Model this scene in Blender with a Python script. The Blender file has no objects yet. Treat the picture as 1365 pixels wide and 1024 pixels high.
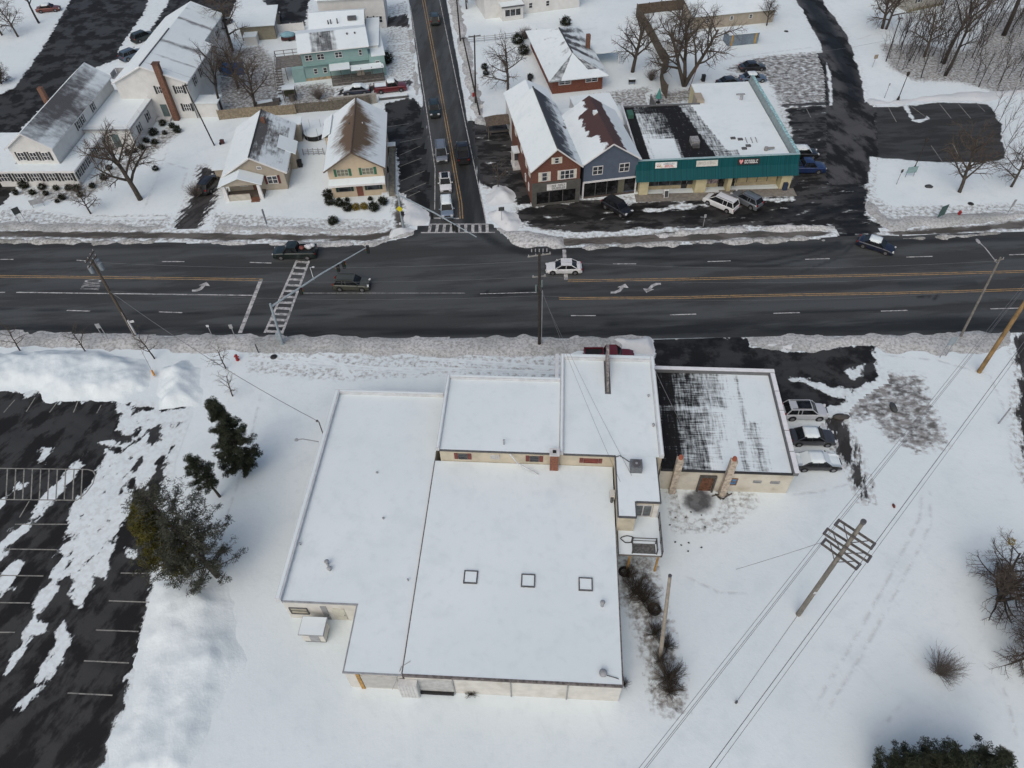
import bpy, math, random
import numpy as np
from mathutils import Vector, Matrix
R_ = math.radians
scene = bpy.context.scene
COL = scene.collection
# ------------------------------------------------------------------ camera
F, NAD, CH = 960.0, (705.0, 1365.0), 61.0
_n = np.array([NAD[0]-682.5, -(NAD[1]-512), -F]); _n /= np.linalg.norm(_n)
_Z = -_n; _f = np.array([0, 0, -1.0]); _Y = _f-_f.dot(_Z)*_Z; _Y /= np.linalg.norm(_Y); _X = np.cross(_Y, _Z)
CR = np.array([_X, _Y, _Z])
def at(x, y, z=0.0):
    "the point of height z that the photograph shows at pixel (x, y)"
    d = CR @ np.array([x-682.5, -(y-512), -F]); t = (z-CH)/d[2]
    return Vector((d[0]*t, d[1]*t, z))
cam = bpy.data.cameras.new('camera'); camo = bpy.data.objects.new('camera', cam); COL.objects.link(camo)
m4 = Matrix([list(CR[0])+[0], list(CR[1])+[0], list(CR[2])+[CH], [0, 0, 0, 1]])
camo.matrix_world = m4
cam.sensor_width = 36.0; cam.lens = F/1365*36.0; cam.clip_end = 2000; cam.clip_start = 0.5
scene.camera = camo
# ------------------------------------------------------------------ light
EL, AZ = R_(48), R_(205)            # sun height; azimuth measured clockwise from +Y
w = bpy.data.worlds.new('World'); scene.world = w; w.use_nodes = True
nt = w.node_tree; bg = nt.nodes['Background']
sky = nt.nodes.new('ShaderNodeTexSky'); sky.sky_type = 'NISHITA'; sky.sun_disc = False
sky.sun_elevation = EL; sky.sun_rotation = AZ; sky.air_density = 1.0; sky.dust_density = 4.0; sky.ozone_density = 1.0
nt.links.new(sky.outputs[0], bg.inputs[0]); bg.inputs[1].default_value = 0.12
sl = bpy.data.lights.new('sun', 'SUN'); sl.energy = 0.9; sl.angle = R_(85); sl.color = (1.0, 0.96, 0.875)
so = bpy.data.objects.new('sun', sl); COL.objects.link(so)
dirv = Vector((math.sin(AZ)*math.cos(EL), math.cos(AZ)*math.cos(EL), math.sin(EL)))
so.rotation_euler = dirv.to_track_quat('Z', 'Y').to_euler(); so.location = (0, 0, 120)
scene.view_settings.view_transform = 'Standard'; scene.view_settings.look = 'None'
scene.view_settings.exposure = 0.0; scene.view_settings.gamma = 1.0
# ------------------------------------------------------------------ materials
MATS = {}
class NB:
    def __init__(s, name):
        s.m = bpy.data.materials.new(name); s.m.use_nodes = True; s.t = s.m.node_tree
        s.b = s.t.nodes['Principled BSDF']; s.tc = None
    def n(s, kind, **kw):
        nd = s.t.nodes.new('ShaderNode'+kind)
        for k, v in kw.items(): setattr(nd, k, v)
        return nd
    def l(s, a, b): s.t.links.new(a, b)
    def obj(s, src='Object'):
        if s.tc is None: s.tc = s.n('TexCoord')
        return s.tc.outputs[src]
    def noise(s, scale, detail=3, stretch=None, src='Object', rough=.55):
        co = s.obj(src)
        if stretch:
            if len(stretch) > 3:
                m0 = s.n('Mapping'); m0.inputs['Rotation'].default_value = (0, 0, -stretch[3]); s.l(co, m0.inputs[0]); co = m0.outputs[0]
            mp = s.n('Mapping'); mp.inputs['Scale'].default_value = stretch[:3]
            s.l(co, mp.inputs[0]); co = mp.outputs[0]
        nz = s.n('TexNoise'); nz.inputs['Scale'].default_value = scale; nz.inputs['Detail'].default_value = detail
        nz.inputs['Roughness'].default_value = rough
        s.l(co, nz.inputs['Vector']); return nz.outputs[0]
    def math(s, op, a, b=None, clamp=False):
        nd = s.n('Math', operation=op, use_clamp=clamp)
        for i, v in enumerate((a, b)):
            if v is None: continue
            if isinstance(v, (int, float)): nd.inputs[i].default_value = v
            else: s.l(v, nd.inputs[i])
        return nd.outputs[0]
    def ramp(s, v, lo, hi, a=0.0, b=1.0):
        nd = s.n('MapRange', interpolation_type='SMOOTHSTEP'); s.l(v, nd.inputs[0])
        for i, x in enumerate((lo, hi, a, b)): nd.inputs[i+1].default_value = x
        return nd.outputs[0]
    def mix(s, f, a, b):
        nd = s.n('Mix', data_type='RGBA')
        if isinstance(f, (int, float)): nd.inputs[0].default_value = f
        else: s.l(f, nd.inputs[0])
        for i, v in ((6, a), (7, b)):
            if isinstance(v, tuple): nd.inputs[i].default_value = (*v[:3], 1)
            else: s.l(v, nd.inputs[i])
        return nd.outputs[2]
    def attr(s, name):
        nd = s.n('Attribute'); nd.attribute_name = name; return nd.outputs['Fac']
    def bump(s, h, dist=.05, strength=.6):
        bp = s.n('Bump'); bp.inputs['Distance'].default_value = dist; bp.inputs['Strength'].default_value = strength
        s.l(h, bp.inputs['Height']); s.l(bp.outputs[0], s.b.inputs['Normal'])
    def col(s, c):
        if isinstance(c, tuple): s.b.inputs['Base Color'].default_value = (*c, 1)
        else: s.l(c, s.b.inputs['Base Color'])
    def rough(s, r):
        if isinstance(r, (int, float)): s.b.inputs['Roughness'].default_value = r
        else: s.l(r, s.b.inputs['Roughness'])
def mul(c, k): return tuple(min(1, x*k) for x in c)
def M(name, c=None, rough=.7, var=.12, scale=2.0, metal=0.0, bump=0.0, stretch=None, spec=.4, dirt=None):
    if name in MATS: return MATS[name]
    b = NB(name); nz = b.noise(scale, 4, stretch)
    col = b.mix(b.ramp(nz, .3, .7), mul(c, 1-var), mul(c, 1+var))
    if dirt: col = b.mix(b.ramp(b.noise(.6, 5), .5, .8, 0, dirt[1]), col, dirt[0])
    b.col(col); b.rough(rough); b.b.inputs['Metallic'].default_value = metal
    b.b.inputs['Specular IOR Level'].default_value = spec
    if bump: b.bump(nz, bump)
    MATS[name] = b.m; return b.m
SNOWC = (.80, .825, .85)
def snow_colour(b, k=1.0):
    big = b.noise(.06, 3); fine = b.noise(1.3, 4)
    c = b.mix(b.ramp(big, .3, .7), (.665, .735, .750), (.72, .785, .795))
    mid = b.noise(.33, 6, rough=.65); c = b.mix(b.ramp(mid, .48, .72, 0, .55), c, (.60, .67, .695))
    return b.mix(b.ramp(fine, .50, .80, 0, .5), c, (.60, .665, .685))
def snow_mat(name='snow', bumpd=.06, roof=False):
    if name in MATS: return MATS[name]
    b = NB(name); c = snow_colour(b)
    if not roof:
        tr = b.noise(.9, 6, (1, .12, 1, R_(28))); c = b.mix(b.ramp(tr, .62, .72, 0, .22), c, (.60, .63, .66))
        sp = b.noise(2.6, 5); c = b.mix(b.ramp(sp, .74, .80, 0, .5), c, (.30, .30, .29))
        h = b.math('ADD', b.noise(.5, 6, rough=.65), b.math('MULTIPLY', b.noise(3.5, 5), .5))
    else:
        h = b.noise(.35, 6, (1, .6, 1), rough=.62)
    b.col(c); b.rough(.75); b.bump(h, bumpd, .5)
    b.b.inputs['Specular IOR Level'].default_value = .15
    MATS[name] = b.m; return b.m
def ground_mat(name, base, streak=(1, 1, 1), amp=1.0, soft=.12, patch=.35, patchscale=.25, nscale=.55, dirty=0.0, snowy=None, seethru=.0, patchcol=None, bias=0.0):
    "a hard surface whose ragged border is snow: attribute d is the distance inside the border, wet marks wet or tyre-darkened strips"
    if name in MATS: return MATS[name]
    b = NB(name)
    n1 = b.noise(nscale, 6, streak, rough=.62); n2 = b.noise(patchscale, 7, streak, rough=.62); n3 = b.noise(9, 3)
    pf = b.ramp(n2, .43, .57, 0, 1)
    hi = patchcol or mul(base, 1+patch*1.6)
    col = b.mix(pf, mul(base, 1-patch*.6), hi)
    col = b.mix(b.ramp(n3, .3, .7), mul(base, .75), col) if False else b.mix(b.ramp(n3, .35, .75, 0, .25), col, mul(base, 1.6))
    st = b.noise(.9, 5, (streak[0]*.12, streak[1], 1)+((streak[3],) if len(streak) > 3 else ()))
    col = b.mix(b.ramp(st, .45, .75, 0, .45), col, mul(base, .55))
    wet = b.attr('wet')
    wn = b.math('MULTIPLY', wet, b.ramp(n1, .25, .55), True)
    col = b.mix(wn, col, mul(base, .32))
    d = b.math('ADD', b.attr('d'), b.math('MULTIPLY', b.math('SUBTRACT', n1, .5-bias), amp*2.6))
    mask = b.ramp(d, -soft, soft)
    sn = snow_colour(b)
    dn = b.noise(1.8, 5)
    edge = b.ramp(d, -1.6, .1, 0, 1)
    sn = b.mix(b.math('MULTIPLY', b.ramp(dn, .42, .62), b.math('MULTIPLY', edge, .25+dirty)), sn, (.27, .255, .235))
    b.col(b.mix(mask, sn, col))
    rg = b.ramp(b.math('ADD', pf, wn), 0, 1, .75, .5)
    b.l(b.math('MAXIMUM', rg, b.ramp(mask, 0, 1, .8, .3)), b.b.inputs['Roughness'])
    b.b.inputs['Specular IOR Level'].default_value = .25
    b.bump(b.math('SUBTRACT', b.math('MULTIPLY', n3, .15), mask), .06, .6)
    MATS[name] = b.m; return b.m
def dirty_snow(name, base=(.52, .51, .49), dark=(.17, .155, .14), lo=.44, hi=.66, scale=1.6):
    if name in MATS: return MATS[name]
    b = NB(name); n = b.noise(scale, 6, rough=.68); n2 = b.noise(.16, 5); n3 = b.noise(7, 3)
    c = b.mix(b.ramp(n2, .36, .62), mul(base, .92), tuple(.45*x+.36 for x in base))
    c = b.mix(b.ramp(n, lo, hi, 0, .75), c, dark)
    c = b.mix(b.ramp(n3, .55, .75, 0, .5), c, mul(dark, 1.5))
    b.col(c); b.rough(.85); b.bump(b.math('ADD', n, b.math('MULTIPLY', n3, .3)), .05, .5)
    b.b.inputs['Specular IOR Level'].default_value = .1
    MATS[name] = b.m; return b.m
def snowroof(name, shingle, lo=-.12, hi=.12, amp=.8, streak=(2.2, .35, 1), scale=1.0, rough=.8, hatch=False):
    "roof covering with snow: attribute bare > 0 shows the covering below"
    if name in MATS: return MATS[name]
    b = NB(name)
    n1 = b.noise(scale, 6, streak, 'UV', .65); n2 = b.noise(.5*scale, 4, None, 'UV') if not hatch else b.noise(scale, 6, (.35, 3.0, 1), 'UV', .65); n3 = b.noise(6, 2, (1, 3, 1), 'UV')
    d = b.math('ADD', b.attr('bare'), b.math('MULTIPLY', b.math('SUBTRACT', b.math('MULTIPLY', b.math('ADD', n1, n2), .5), .5), amp*2.4))
    mask = b.ramp(d, lo, hi)
    sh = b.mix(b.ramp(n3, .35, .65), mul(shingle, .75), mul(shingle, 1.25))
    b.col(b.mix(mask, snow_colour(b), sh)); b.rough(rough); b.bump(b.math('ADD', b.math('MULTIPLY', mask, -.6), b.math('MULTIPLY', n3, .2)), .05, .7)
    b.b.inputs['Specular IOR Level'].default_value = .2
    MATS[name] = b.m; return b.m
def glass(name='window_glass', c=(.035, .04, .045), rough=.08):
    if name in MATS: return MATS[name]
    b = NB(name); b.col(b.mix(b.ramp(b.noise(1.3, 2), .4, .6), mul(c, .6), mul(c, 1.5))); b.rough(rough); b.b.inputs['Specular IOR Level'].default_value = .5
    MATS[name] = b.m; return b.m
def paint(name, c, rough=.3, metal=.2, coat=.6):
    if name in MATS: return MATS[name]
    b = NB(name); n = b.noise(1.4, 4); b.col(b.mix(b.ramp(n, .45, .75, 0, .35), c, mul(tuple(x*.6+.04 for x in c), 1)))
    b.rough(rough); b.b.inputs['Metallic'].default_value = metal; b.b.inputs['Coat Weight'].default_value = coat; b.b.inputs['Coat Roughness'].default_value = .15
    MATS[name] = b.m; return b.m
# ------------------------------------------------------------------ mesh builder
class MB:
    def __init__(s): s.v = []; s.f = []; s.mi = []; s.cur = 0; s.at = {}; s.uv = None
    def add(s, vs, fs):
        o = len(s.v); s.v += [tuple(x) for x in vs]; s.f += [tuple(i+o for i in f) for f in fs]; s.mi += [s.cur]*len(fs); return s
    def box(s, c, d, rz=0.0, ry=0.0, taper=1.0):
        hx, hy, hz = d[0]/2, d[1]/2, d[2]/2; cz, sz = math.cos(rz), math.sin(rz); cy, sy = math.cos(ry), math.sin(ry); vs = []
        for z in (-hz, hz):
            k = taper if z > 0 else 1
            for x, y in ((-hx, -hy), (hx, -hy), (hx, hy), (-hx, hy)):
                X, Y, Z = x*k*cy+z*sy, y*k, -x*k*sy+z*cy
                vs.append((c[0]+X*cz-Y*sz, c[1]+X*sz+Y*cz, c[2]+Z))
        return s.add(vs, [(3, 2, 1, 0), (4, 5, 6, 7), (0, 1, 5, 4), (1, 2, 6, 5), (2, 3, 7, 6), (3, 0, 4, 7)])
    def rect(s, x0, y0, x1, y1, z0, z1): return s.box(((x0+x1)/2, (y0+y1)/2, (z0+z1)/2), (abs(x1-x0), abs(y1-y0), z1-z0))
    def prism(s, pts, z0, z1):
        n = len(pts); a = sum(pts[i][0]*pts[(i+1) % n][1]-pts[(i+1) % n][0]*pts[i][1] for i in range(n))
        if a < 0: pts = pts[::-1]
        vs = [(p[0], p[1], z0) for p in pts]+[(p[0], p[1], z1) for p in pts]
        return s.add(vs, [tuple(range(n-1, -1, -1)), tuple(range(n, 2*n))]+[(i, (i+1) % n, n+(i+1) % n, n+i) for i in range(n)])
    def extr(s, prof, axis, a, b):
        "profile of (u, z) points pushed along local x or y from a to b"
        n = len(prof); P_ = lambda u, z, t: (t, u, z) if axis == 'x' else (u, t, z)
        vs = [P_(u, z, a) for u, z in prof]+[P_(u, z, b) for u, z in prof]
        return s.add(vs, [tuple(range(n)), tuple(range(2*n-1, n-1, -1))]+[(n+i, n+(i+1) % n, (i+1) % n, i) for i in range(n)])
    def tube(s, pts, rs, n=6, cap=True):
        pts = [Vector(p) for p in pts]; k = len(pts)
        if isinstance(rs, (int, float)): rs = [rs]*k
        o = len(s.v); ref = None
        for i, p in enumerate(pts):
            d = (pts[min(i+1, k-1)]-pts[max(i-1, 0)])
            if d.length < 1e-9: d = Vector((0, 0, 1))
            d.normalize()
            if ref is None: ref = d.orthogonal().normalized()
            u = ref-ref.dot(d)*d
            if u.length < 1e-6: u = d.orthogonal()
            u.normalize(); ref = u; q = d.cross(u)
            for j in range(n):
                a = 2*math.pi*j/n; s.v.append(tuple(p+(u*math.cos(a)+q*math.sin(a))*rs[i]))
        for i in range(k-1):
            for j in range(n):
                s.f.append((o+i*n+j, o+i*n+(j+1) % n, o+(i+1)*n+(j+1) % n, o+(i+1)*n+j)); s.mi.append(s.cur)
        if cap:
            s.f.append(tuple(o+j for j in range(n-1, -1, -1))); s.f.append(tuple(o+(k-1)*n+j for j in range(n))); s.mi += [s.cur]*2
        return s
    def cyl(s, c, r, h, n=12, r2=None): return s.tube([c, (c[0], c[1], c[2]+h)], [r, r if r2 is None else r2], n)
    def ell(s, c, r, nu=10, nv=7, jit=0.0, rnd=None):
        vs = []; fs = []
        for i in range(nv+1):
            th = math.pi*i/nv
            for j in range(nu):
                ph = 2*math.pi*j/nu; k = 1+(rnd.uniform(-jit, jit) if rnd else 0)
                vs.append((c[0]+r[0]*k*math.sin(th)*math.cos(ph), c[1]+r[1]*k*math.sin(th)*math.sin(ph), c[2]+r[2]*k*math.cos(th)))
        for i in range(nv):
            for j in range(nu): fs.append((i*nu+j, (i+1)*nu+j, (i+1)*nu+(j+1) % nu, i*nu+(j+1) % nu))
        return s.add(vs, fs)
    def mesh(s, name, mats, smooth=False):
        me = bpy.data.meshes.new(name); me.from_pydata(s.v, [], s.f)
        for m in (mats if isinstance(mats, (list, tuple)) else [mats]): me.materials.append(m)
        if any(s.mi): me.polygons.foreach_set('material_index', s.mi)
        if smooth: me.polygons.foreach_set('use_smooth', [True]*len(s.f))
        for k, vals in s.at.items():
            a = me.attributes.new(k, 'FLOAT', 'POINT'); a.data.foreach_set('value', vals)
        if s.uv:
            u = me.uv_layers.new(name='UVMap'); li = [0]*len(me.loops); me.loops.foreach_get('vertex_index', li)
            u.data.foreach_set('uv', [c for i in li for c in s.uv[i]])
        me.update(); return me
def tag(o, label=None, cat=None, group=None, kind=None):
    for k, v in (('label', label), ('category', cat), ('group', group), ('kind', kind)):
        if v: o[k] = v
    return o
def T(name, label, cat, loc, rz=0.0, group=None):
    o = bpy.data.objects.new(name, None); COL.objects.link(o); o.location = loc; o.rotation_euler = (0, 0, rz); o.empty_display_size = .3
    return tag(o, label, cat, group)
def P(name, mb, mat, parent, label=None, smooth=False):
    me = mb.mesh(name, mat, smooth) if isinstance(mb, MB) else mb
    o = bpy.data.objects.new(name, me); COL.objects.link(o); o.parent = parent
    if label: o['label'] = label
    return o
def O(name, mb, mat, label, cat, loc=(0, 0, 0), rz=0.0, group=None, smooth=False):
    me = mb.mesh(name, mat, smooth) if isinstance(mb, MB) else mb
    o = bpy.data.objects.new(name, me); COL.objects.link(o); o.location = loc; o.rotation_euler = (0, 0, rz)
    return tag(o, label, cat, group)
def S(name, mb, mat, smooth=False):
    me = mb.mesh(name, mat, smooth) if isinstance(mb, MB) else mb
    o = bpy.data.objects.new(name, me); COL.objects.link(o); o['kind'] = 'structure'; return o
def copy_tree(o, parent=None):
    c = o.copy(); COL.objects.link(c)
    if parent: c.parent = parent
    for ch in list(o.children): copy_tree(ch, c)
    return c
def place(o, label, loc, rz=0.0, sc=1.0, group=None):
    o.location = loc; o.rotation_euler = (0, 0, rz); o.scale = (sc, sc, sc) if isinstance(sc, (int, float)) else sc
    o['label'] = label
    if group: o['group'] = group
    return o
def W(pts, z=0.0): return [tuple(at(*p, z))[:2] for p in pts]
def sdf(P_, poly):
    "signed distance to a polygon, positive inside"
    X, Y = P_[:, 0], P_[:, 1]; n = len(poly); best = np.full(len(X), 1e9); ins = np.zeros(len(X), bool)
    for i in range(n):
        (ax, ay), (bx, by) = poly[i], poly[(i+1) % n]; ex, ey = bx-ax, by-ay
        t = np.clip(((X-ax)*ex+(Y-ay)*ey)/(ex*ex+ey*ey+1e-12), 0, 1)
        best = np.minimum(best, np.hypot(X-ax-t*ex, Y-ay-t*ey))
        c = ((ay > Y) != (by > Y)) & (X < (bx-ax)*(Y-ay)/((by-ay) if abs(by-ay) > 1e-12 else 1e-12)+ax); ins ^= c
    return np.where(ins, best, -best)
def ldist(P_, line):
    X, Y = P_[:, 0], P_[:, 1]; best = np.full(len(X), 1e9)
    for (ax, ay), (bx, by) in zip(line, line[1:]):
        ex, ey = bx-ax, by-ay; t = np.clip(((X-ax)*ex+(Y-ay)*ey)/(ex*ex+ey*ey+1e-12), 0, 1)
        best = np.minimum(best, np.hypot(X-ax-t*ex, Y-ay-t*ey))
    return best
def grid(poly, res, margin):
    a = np.array(poly); x0, y0 = a.min(0)-margin-res; x1, y1 = a.max(0)+margin+res
    nx, ny = int((x1-x0)/res)+2, int((y1-y0)/res)+2
    xs, ys = np.meshgrid(x0+res*np.arange(nx), y0+res*np.arange(ny)); Pt = np.stack([xs.ravel(), ys.ravel()], 1)
    d = sdf(Pt, poly); D = d.reshape(ny, nx) > -margin
    keep = D[:-1, :-1] | D[1:, :-1] | D[:-1, 1:] | D[1:, 1:]
    j, i = np.nonzero(keep); q = np.stack([j*nx+i, j*nx+i+1, (j+1)*nx+i+1, (j+1)*nx+i], 1)
    used, inv = np.unique(q, return_inverse=True); q = inv.reshape(q.shape)
    return Pt[used], q, d[used]
def sheet(name, poly_px, mat, z, res=.4, margin=1.2, snow=(), wet=(), crisp=None, maxd=3.0, also=(), holes=-3.0):
    poly = W(poly_px); Pt, q, d = grid(poly, res, margin)
    if crisp: d = d+.6
    for q_ in also: d = np.maximum(d, sdf(Pt, W(q_)))
    d = np.minimum(d, maxd)
    for pp in snow: d = np.minimum(d, np.maximum(-sdf(Pt, W(pp)), holes))
    wv = np.zeros(len(d))
    for line, wd, k in wet: wv = np.maximum(wv, k*np.clip(1.5-ldist(Pt, W(line))/wd, 0, 1))
    mb = MB(); mb.v = [(x, y, z) for x, y in Pt]; mb.f = [tuple(int(i) for i in f) for f in q]; mb.mi = [0]*len(mb.f)
    mb.at = {'d': d.tolist(), 'wet': wv.tolist()}
    return S(name, mb, mat)
def vnoise(P_, s, seed):
    "smooth value noise in numpy"
    r = np.random.RandomState(seed); tab = r.rand(64, 64); X, Y = P_[:, 0]/s, P_[:, 1]/s
    xi, yi = np.floor(X).astype(int), np.floor(Y).astype(int); fx, fy = X-xi, Y-yi; fx, fy = fx*fx*(3-2*fx), fy*fy*(3-2*fy)
    g = lambda a, b: tab[a % 64, b % 64]
    return (g(xi, yi)*(1-fx)+g(xi+1, yi)*fx)*(1-fy)+(g(xi, yi+1)*(1-fx)+g(xi+1, yi+1)*fx)*fy
def mound(name, poly_px, h, mat, res=.35, edge=2.0, seed=1, rough=.28, kind='structure', flat=False):
    poly = W(poly_px); Pt, q, d = grid(poly, res, .9)
    d2 = d+(vnoise(Pt, 1.6, seed)-.5)*1.0+(vnoise(Pt, .6, seed+5)-.5)*.3
    t = np.clip(d2/edge, 0, 1); t = t*t*(3-2*t)
    z = h*t*(1-rough+rough*2*vnoise(Pt, 2.4, seed+9))+t*h*rough*.25*(vnoise(Pt, .8, seed+3)-.5)-.05*(1-np.clip(d2/.3+.5, 0, 1))
    if flat: z = z+t*h*.22*(vnoise(Pt, .9, seed+20)-.5)+t*h*.12*(vnoise(Pt, .42, seed+21)-.5)
    mb = MB(); mb.v = [(x, y, zz) for (x, y), zz in zip(Pt, z)]; mb.f = [tuple(int(i) for i in f) for f in q]; mb.mi = [0]*len(mb.f)
    o = S(name, mb, mat, smooth=True); o['kind'] = kind; return o
# ================================================================== ground
gpts = [(-420, -120), (420, -120), (420, 520), (-420, 520)]
Pg, qg, dg = grid([(-150, -12), (150, -12), (150, 200), (-150, 200)], 1.0, 0)
mb = MB(); zg = (vnoise(Pg, 9, 2)-.5)*.0
mb.v = [(x, y, -.012) for x, y in Pg]; mb.f = [tuple(int(i) for i in f) for f in qg]; mb.mi = [0]*len(mb.f)
x0, y0 = Pg.min(0); x1, y1 = Pg.max(0)
k = len(mb.v); mb.add([(-700, -300, -.012), (700, -300, -.012), (700, y0, -.012), (-700, y0, -.012)], [(0, 1, 2, 3)])
mb.add([(-700, y1, -.012), (700, y1, -.012), (700, 700, -.012), (-700, 700, -.012)], [(0, 1, 2, 3)])
mb.add([(-700, y0, -.012), (x0, y0, -.012), (x0, y1, -.012), (-700, y1, -.012)], [(0, 1, 2, 3)])
mb.add([(x1, y0, -.012), (700, y0, -.012), (700, y1, -.012), (x1, y1, -.012)], [(0, 1, 2, 3)])
S('snow_ground', mb, snow_mat())
RD = R_(2.5)
ASPH = (.034, .034, .035)
road_m = ground_mat('main_road_asphalt', (.050, .053, .053), (.16, 1, 1, RD), amp=.25, soft=.1, patch=.26, patchscale=.3)
side_m = ground_mat('side_street_asphalt', (.052, .054, .053), (1, .16, 1, R_(-6.5)), amp=.3, soft=.1, patch=.15, patchscale=.35)
lot_m = ground_mat('parking_lot_asphalt', (.0125, .0125, .013), (1, 1, 1), amp=1.0, soft=.12, patch=.42, patchscale=.3, nscale=.8, patchcol=(.044, .044, .042))
slush_m = ground_mat('slushy_lot_asphalt', (.017, .017, .017), (.45, 1, 1, RD), amp=1.5, soft=.22, patch=.4, patchscale=.55, nscale=.8, dirty=.8, patchcol=(.064, .062, .059))
worn_m = ground_mat('worn_lot_asphalt', (.036, .037, .036), (.25, 1, 1, RD), amp=.7, soft=.14, patch=.25, patchscale=.4, nscale=.6)
wet_m = ground_mat('wet_lane_asphalt', (.013, .014, .014), (1, .45, 1, R_(12)), amp=.6, soft=.14, patch=.5, patchscale=.3, nscale=.6, patchcol=(.080, .077, .075))
brush_m = ground_mat('trampled_snow', (.15, .146, .14), (.7, 1, 1, RD), amp=2.0, soft=.7, patch=.5, patchscale=1.0, nscale=1.6, dirty=.35)
walk_m = ground_mat('wet_pavement', (.085, .078, .070), (.4, 1, 1, RD), amp=.8, soft=.25, patch=.35, patchscale=.5, nscale=.8, dirty=.6)
drive_m = ground_mat('driveway_slush', (.036, .034, .033), (1.6, .5, 1, R_(-25)), amp=1.7, soft=.25, patch=.4, patchscale=.5, nscale=1.0, dirty=.5)
STRIP = [(690, 280), (770, 268), (850, 266), (1050, 263), (1062, 215), (1048, 143), (1105, 141), (1158, 136), (1160, 215), (1152, 285), (1180, 305), (1150, 325), (1112, 320), (1105, 303), (1000, 302), (900, 304), (760, 309), (715, 303), (690, 297)]
LANE = [(1035, -60), (1062, 0), (1092, 55), (1108, 100), (1112, 170), (1112, 240), (1152, 240), (1160, 200), (1152, 130), (1145, 95), (1128, 45), (1098, 5), (1075, -60)]
SIDE = [(1150, 139), (1168, 142), (1195, 143), (1250, 137), (1300, 137), (1318, 139), (1334, 165), (1340, 212), (1310, 217), (1250, 217), (1180, 211), (1150, 208)]
TRAMP = [(972, 92), (1010, 78), (1100, 70), (1106, 141), (1045, 143), (1030, 110), (1000, 100)]
COTT = [(512, 138), (552, 130), (566, 150), (582, 255), (576, 292), (548, 268), (533, 262), (528, 200), (512, 185)]
SIDEST = [(507, -280), (545, 0), (566, 152), (581, 255), (571, 308), (654, 308), (648, 300), (595, 0), (545, -280)]
FORE = [(622, 160), (640, 162), (690, 152), (705, 200), (714, 285), (692, 272), (655, 250), (640, 245)]
MAINR = [(-500, 325), (0, 324), (420, 329), (562, 306), (652, 303), (700, 331), (900, 329), (1110, 318), (1190, 317), (1365, 311), (1900, 292), (1900, 424), (1365, 441), (480, 447), (-500, 430)]
CLU = [STRIP, LANE, SIDE, TRAMP, MAINR]
WLOT = ground_mat('streaked_lot_asphalt', (.0125, .0125, .013), (1.0, .5, 1, R_(-24)), amp=1.35, soft=.12, patch=.42, patchscale=.5, nscale=.95, patchcol=(.046, .046, .044))
sheet('main_road', [(-500, 325), (0, 324), (255, 327), (420, 329), (500, 329), (550, 318), (562, 303), (652, 302), (672, 320), (700, 331), (760, 333), (900, 329), (1110, 320), (1150, 316), (1200, 318), (1365, 311), (1900, 292), (1900, 424), (1365, 441), (900, 447), (480, 447), (0, 441), (-500, 430)],
      road_m, .016, .45, .3, crisp=True, wet=[
      ([(-500, 437-9), (0, 438), (480, 443), (900, 443), (1365, 434), (1900, 417)], .75, .9),
      ([(820, 437), (1000, 438), (1365, 431), (1600, 424)], 1.3, .85),
      ([(-300, 405), (0, 412), (300, 419), (480, 421), (720, 421), (1015, 417), (1365, 411)], .13, .75),
      ([(0, 349), (210, 347), (255, 333)], .22, .5), ([(0, 361), (140, 358), (235, 339), (262, 330)], .2, .5),
      ([(780, 342), (1015, 349), (1075, 338), (1120, 322)], .25, .8), ([(900, 354), (1030, 355), (1090, 341), (1135, 325)], .22, .7), ([(1070, 362), (1120, 343), (1138, 325)], .16, .6),
      ([(640, 391), (665, 392), (705, 387), (722, 388)], .22, .9), ([(650, 389), (668, 394), (700, 390)], .12, .9),
      ([(815, 341), (850, 342), (890, 338)], .25, .55), ([(760, 342), (815, 339)], .4, .5),
      ([(1220, 398), (1226, 394), (1232, 398), (1240, 394), (1252, 393), (1246, 399), (1240, 396)], .12, .9),
      ([(560, 385), (760, 386), (900, 382)], .5, .3), ([(560, 392), (760, 395), (1000, 384), (1300, 379)], .6, .3), ([(1200, 379), (1300, 377)], .35, .6),
      ([(0, 385), (300, 388), (480, 390)], .6, .3), ([(-300, 330), (0, 328), (480, 333)], .5, .5), ([(700, 336), (1120, 328)], .7, .7), ([(640, 310), (668, 328), (700, 336)], .7, .8), ([(1180, 322), (1365, 318), (1700, 306)], .5, .7),
      ([(500, 325), (552, 314), (566, 300)], .5, .6)])
sheet('side_street', [(507, -280), (545, 0), (566, 152), (581, 255), (571, 308), (654, 308), (648, 300), (595, 0), (545, -280)], side_m, .011, .45, .4, also=[MAINR, COTT, FORE], wet=[
      ([(545, -280), (594, 0), (643, 290)], .8, .75), ([(560, 150), (579, 270)], .5, .4), ([(612, 200), (626, 300)], 1.0, .85), ([(575, 0), (612, 200)], .5, .35), ([(562, 30), (600, 300)], .35, .25)])
sheet('church_car_park', [(105, -20), (60, 60), (20, 117), (-60, 150), (-200, 260), (-200, 330), (0, 276), (24, 246), (30, 170), (100, 100), (160, 78), (230, 20), (280, 60), (300, 40), (310, 10), (330, -25)], lot_m, -.004, .6, .9,
      snow=[[(222, -20), (205, 12), (188, 40), (160, 72), (168, 74), (196, 46), (214, 20), (240, -20)], [(205, -20), (190, 20), (172, 45), (157, 68), (165, 75), (190, 45), (212, 12), (222, -20)]])
sheet('cottage_car_park', [(512, 138), (552, 130), (566, 150), (582, 255), (576, 292), (548, 268), (533, 262), (528, 200), (512, 185)], lot_m, 0, .4, .8, also=[SIDEST])
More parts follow.
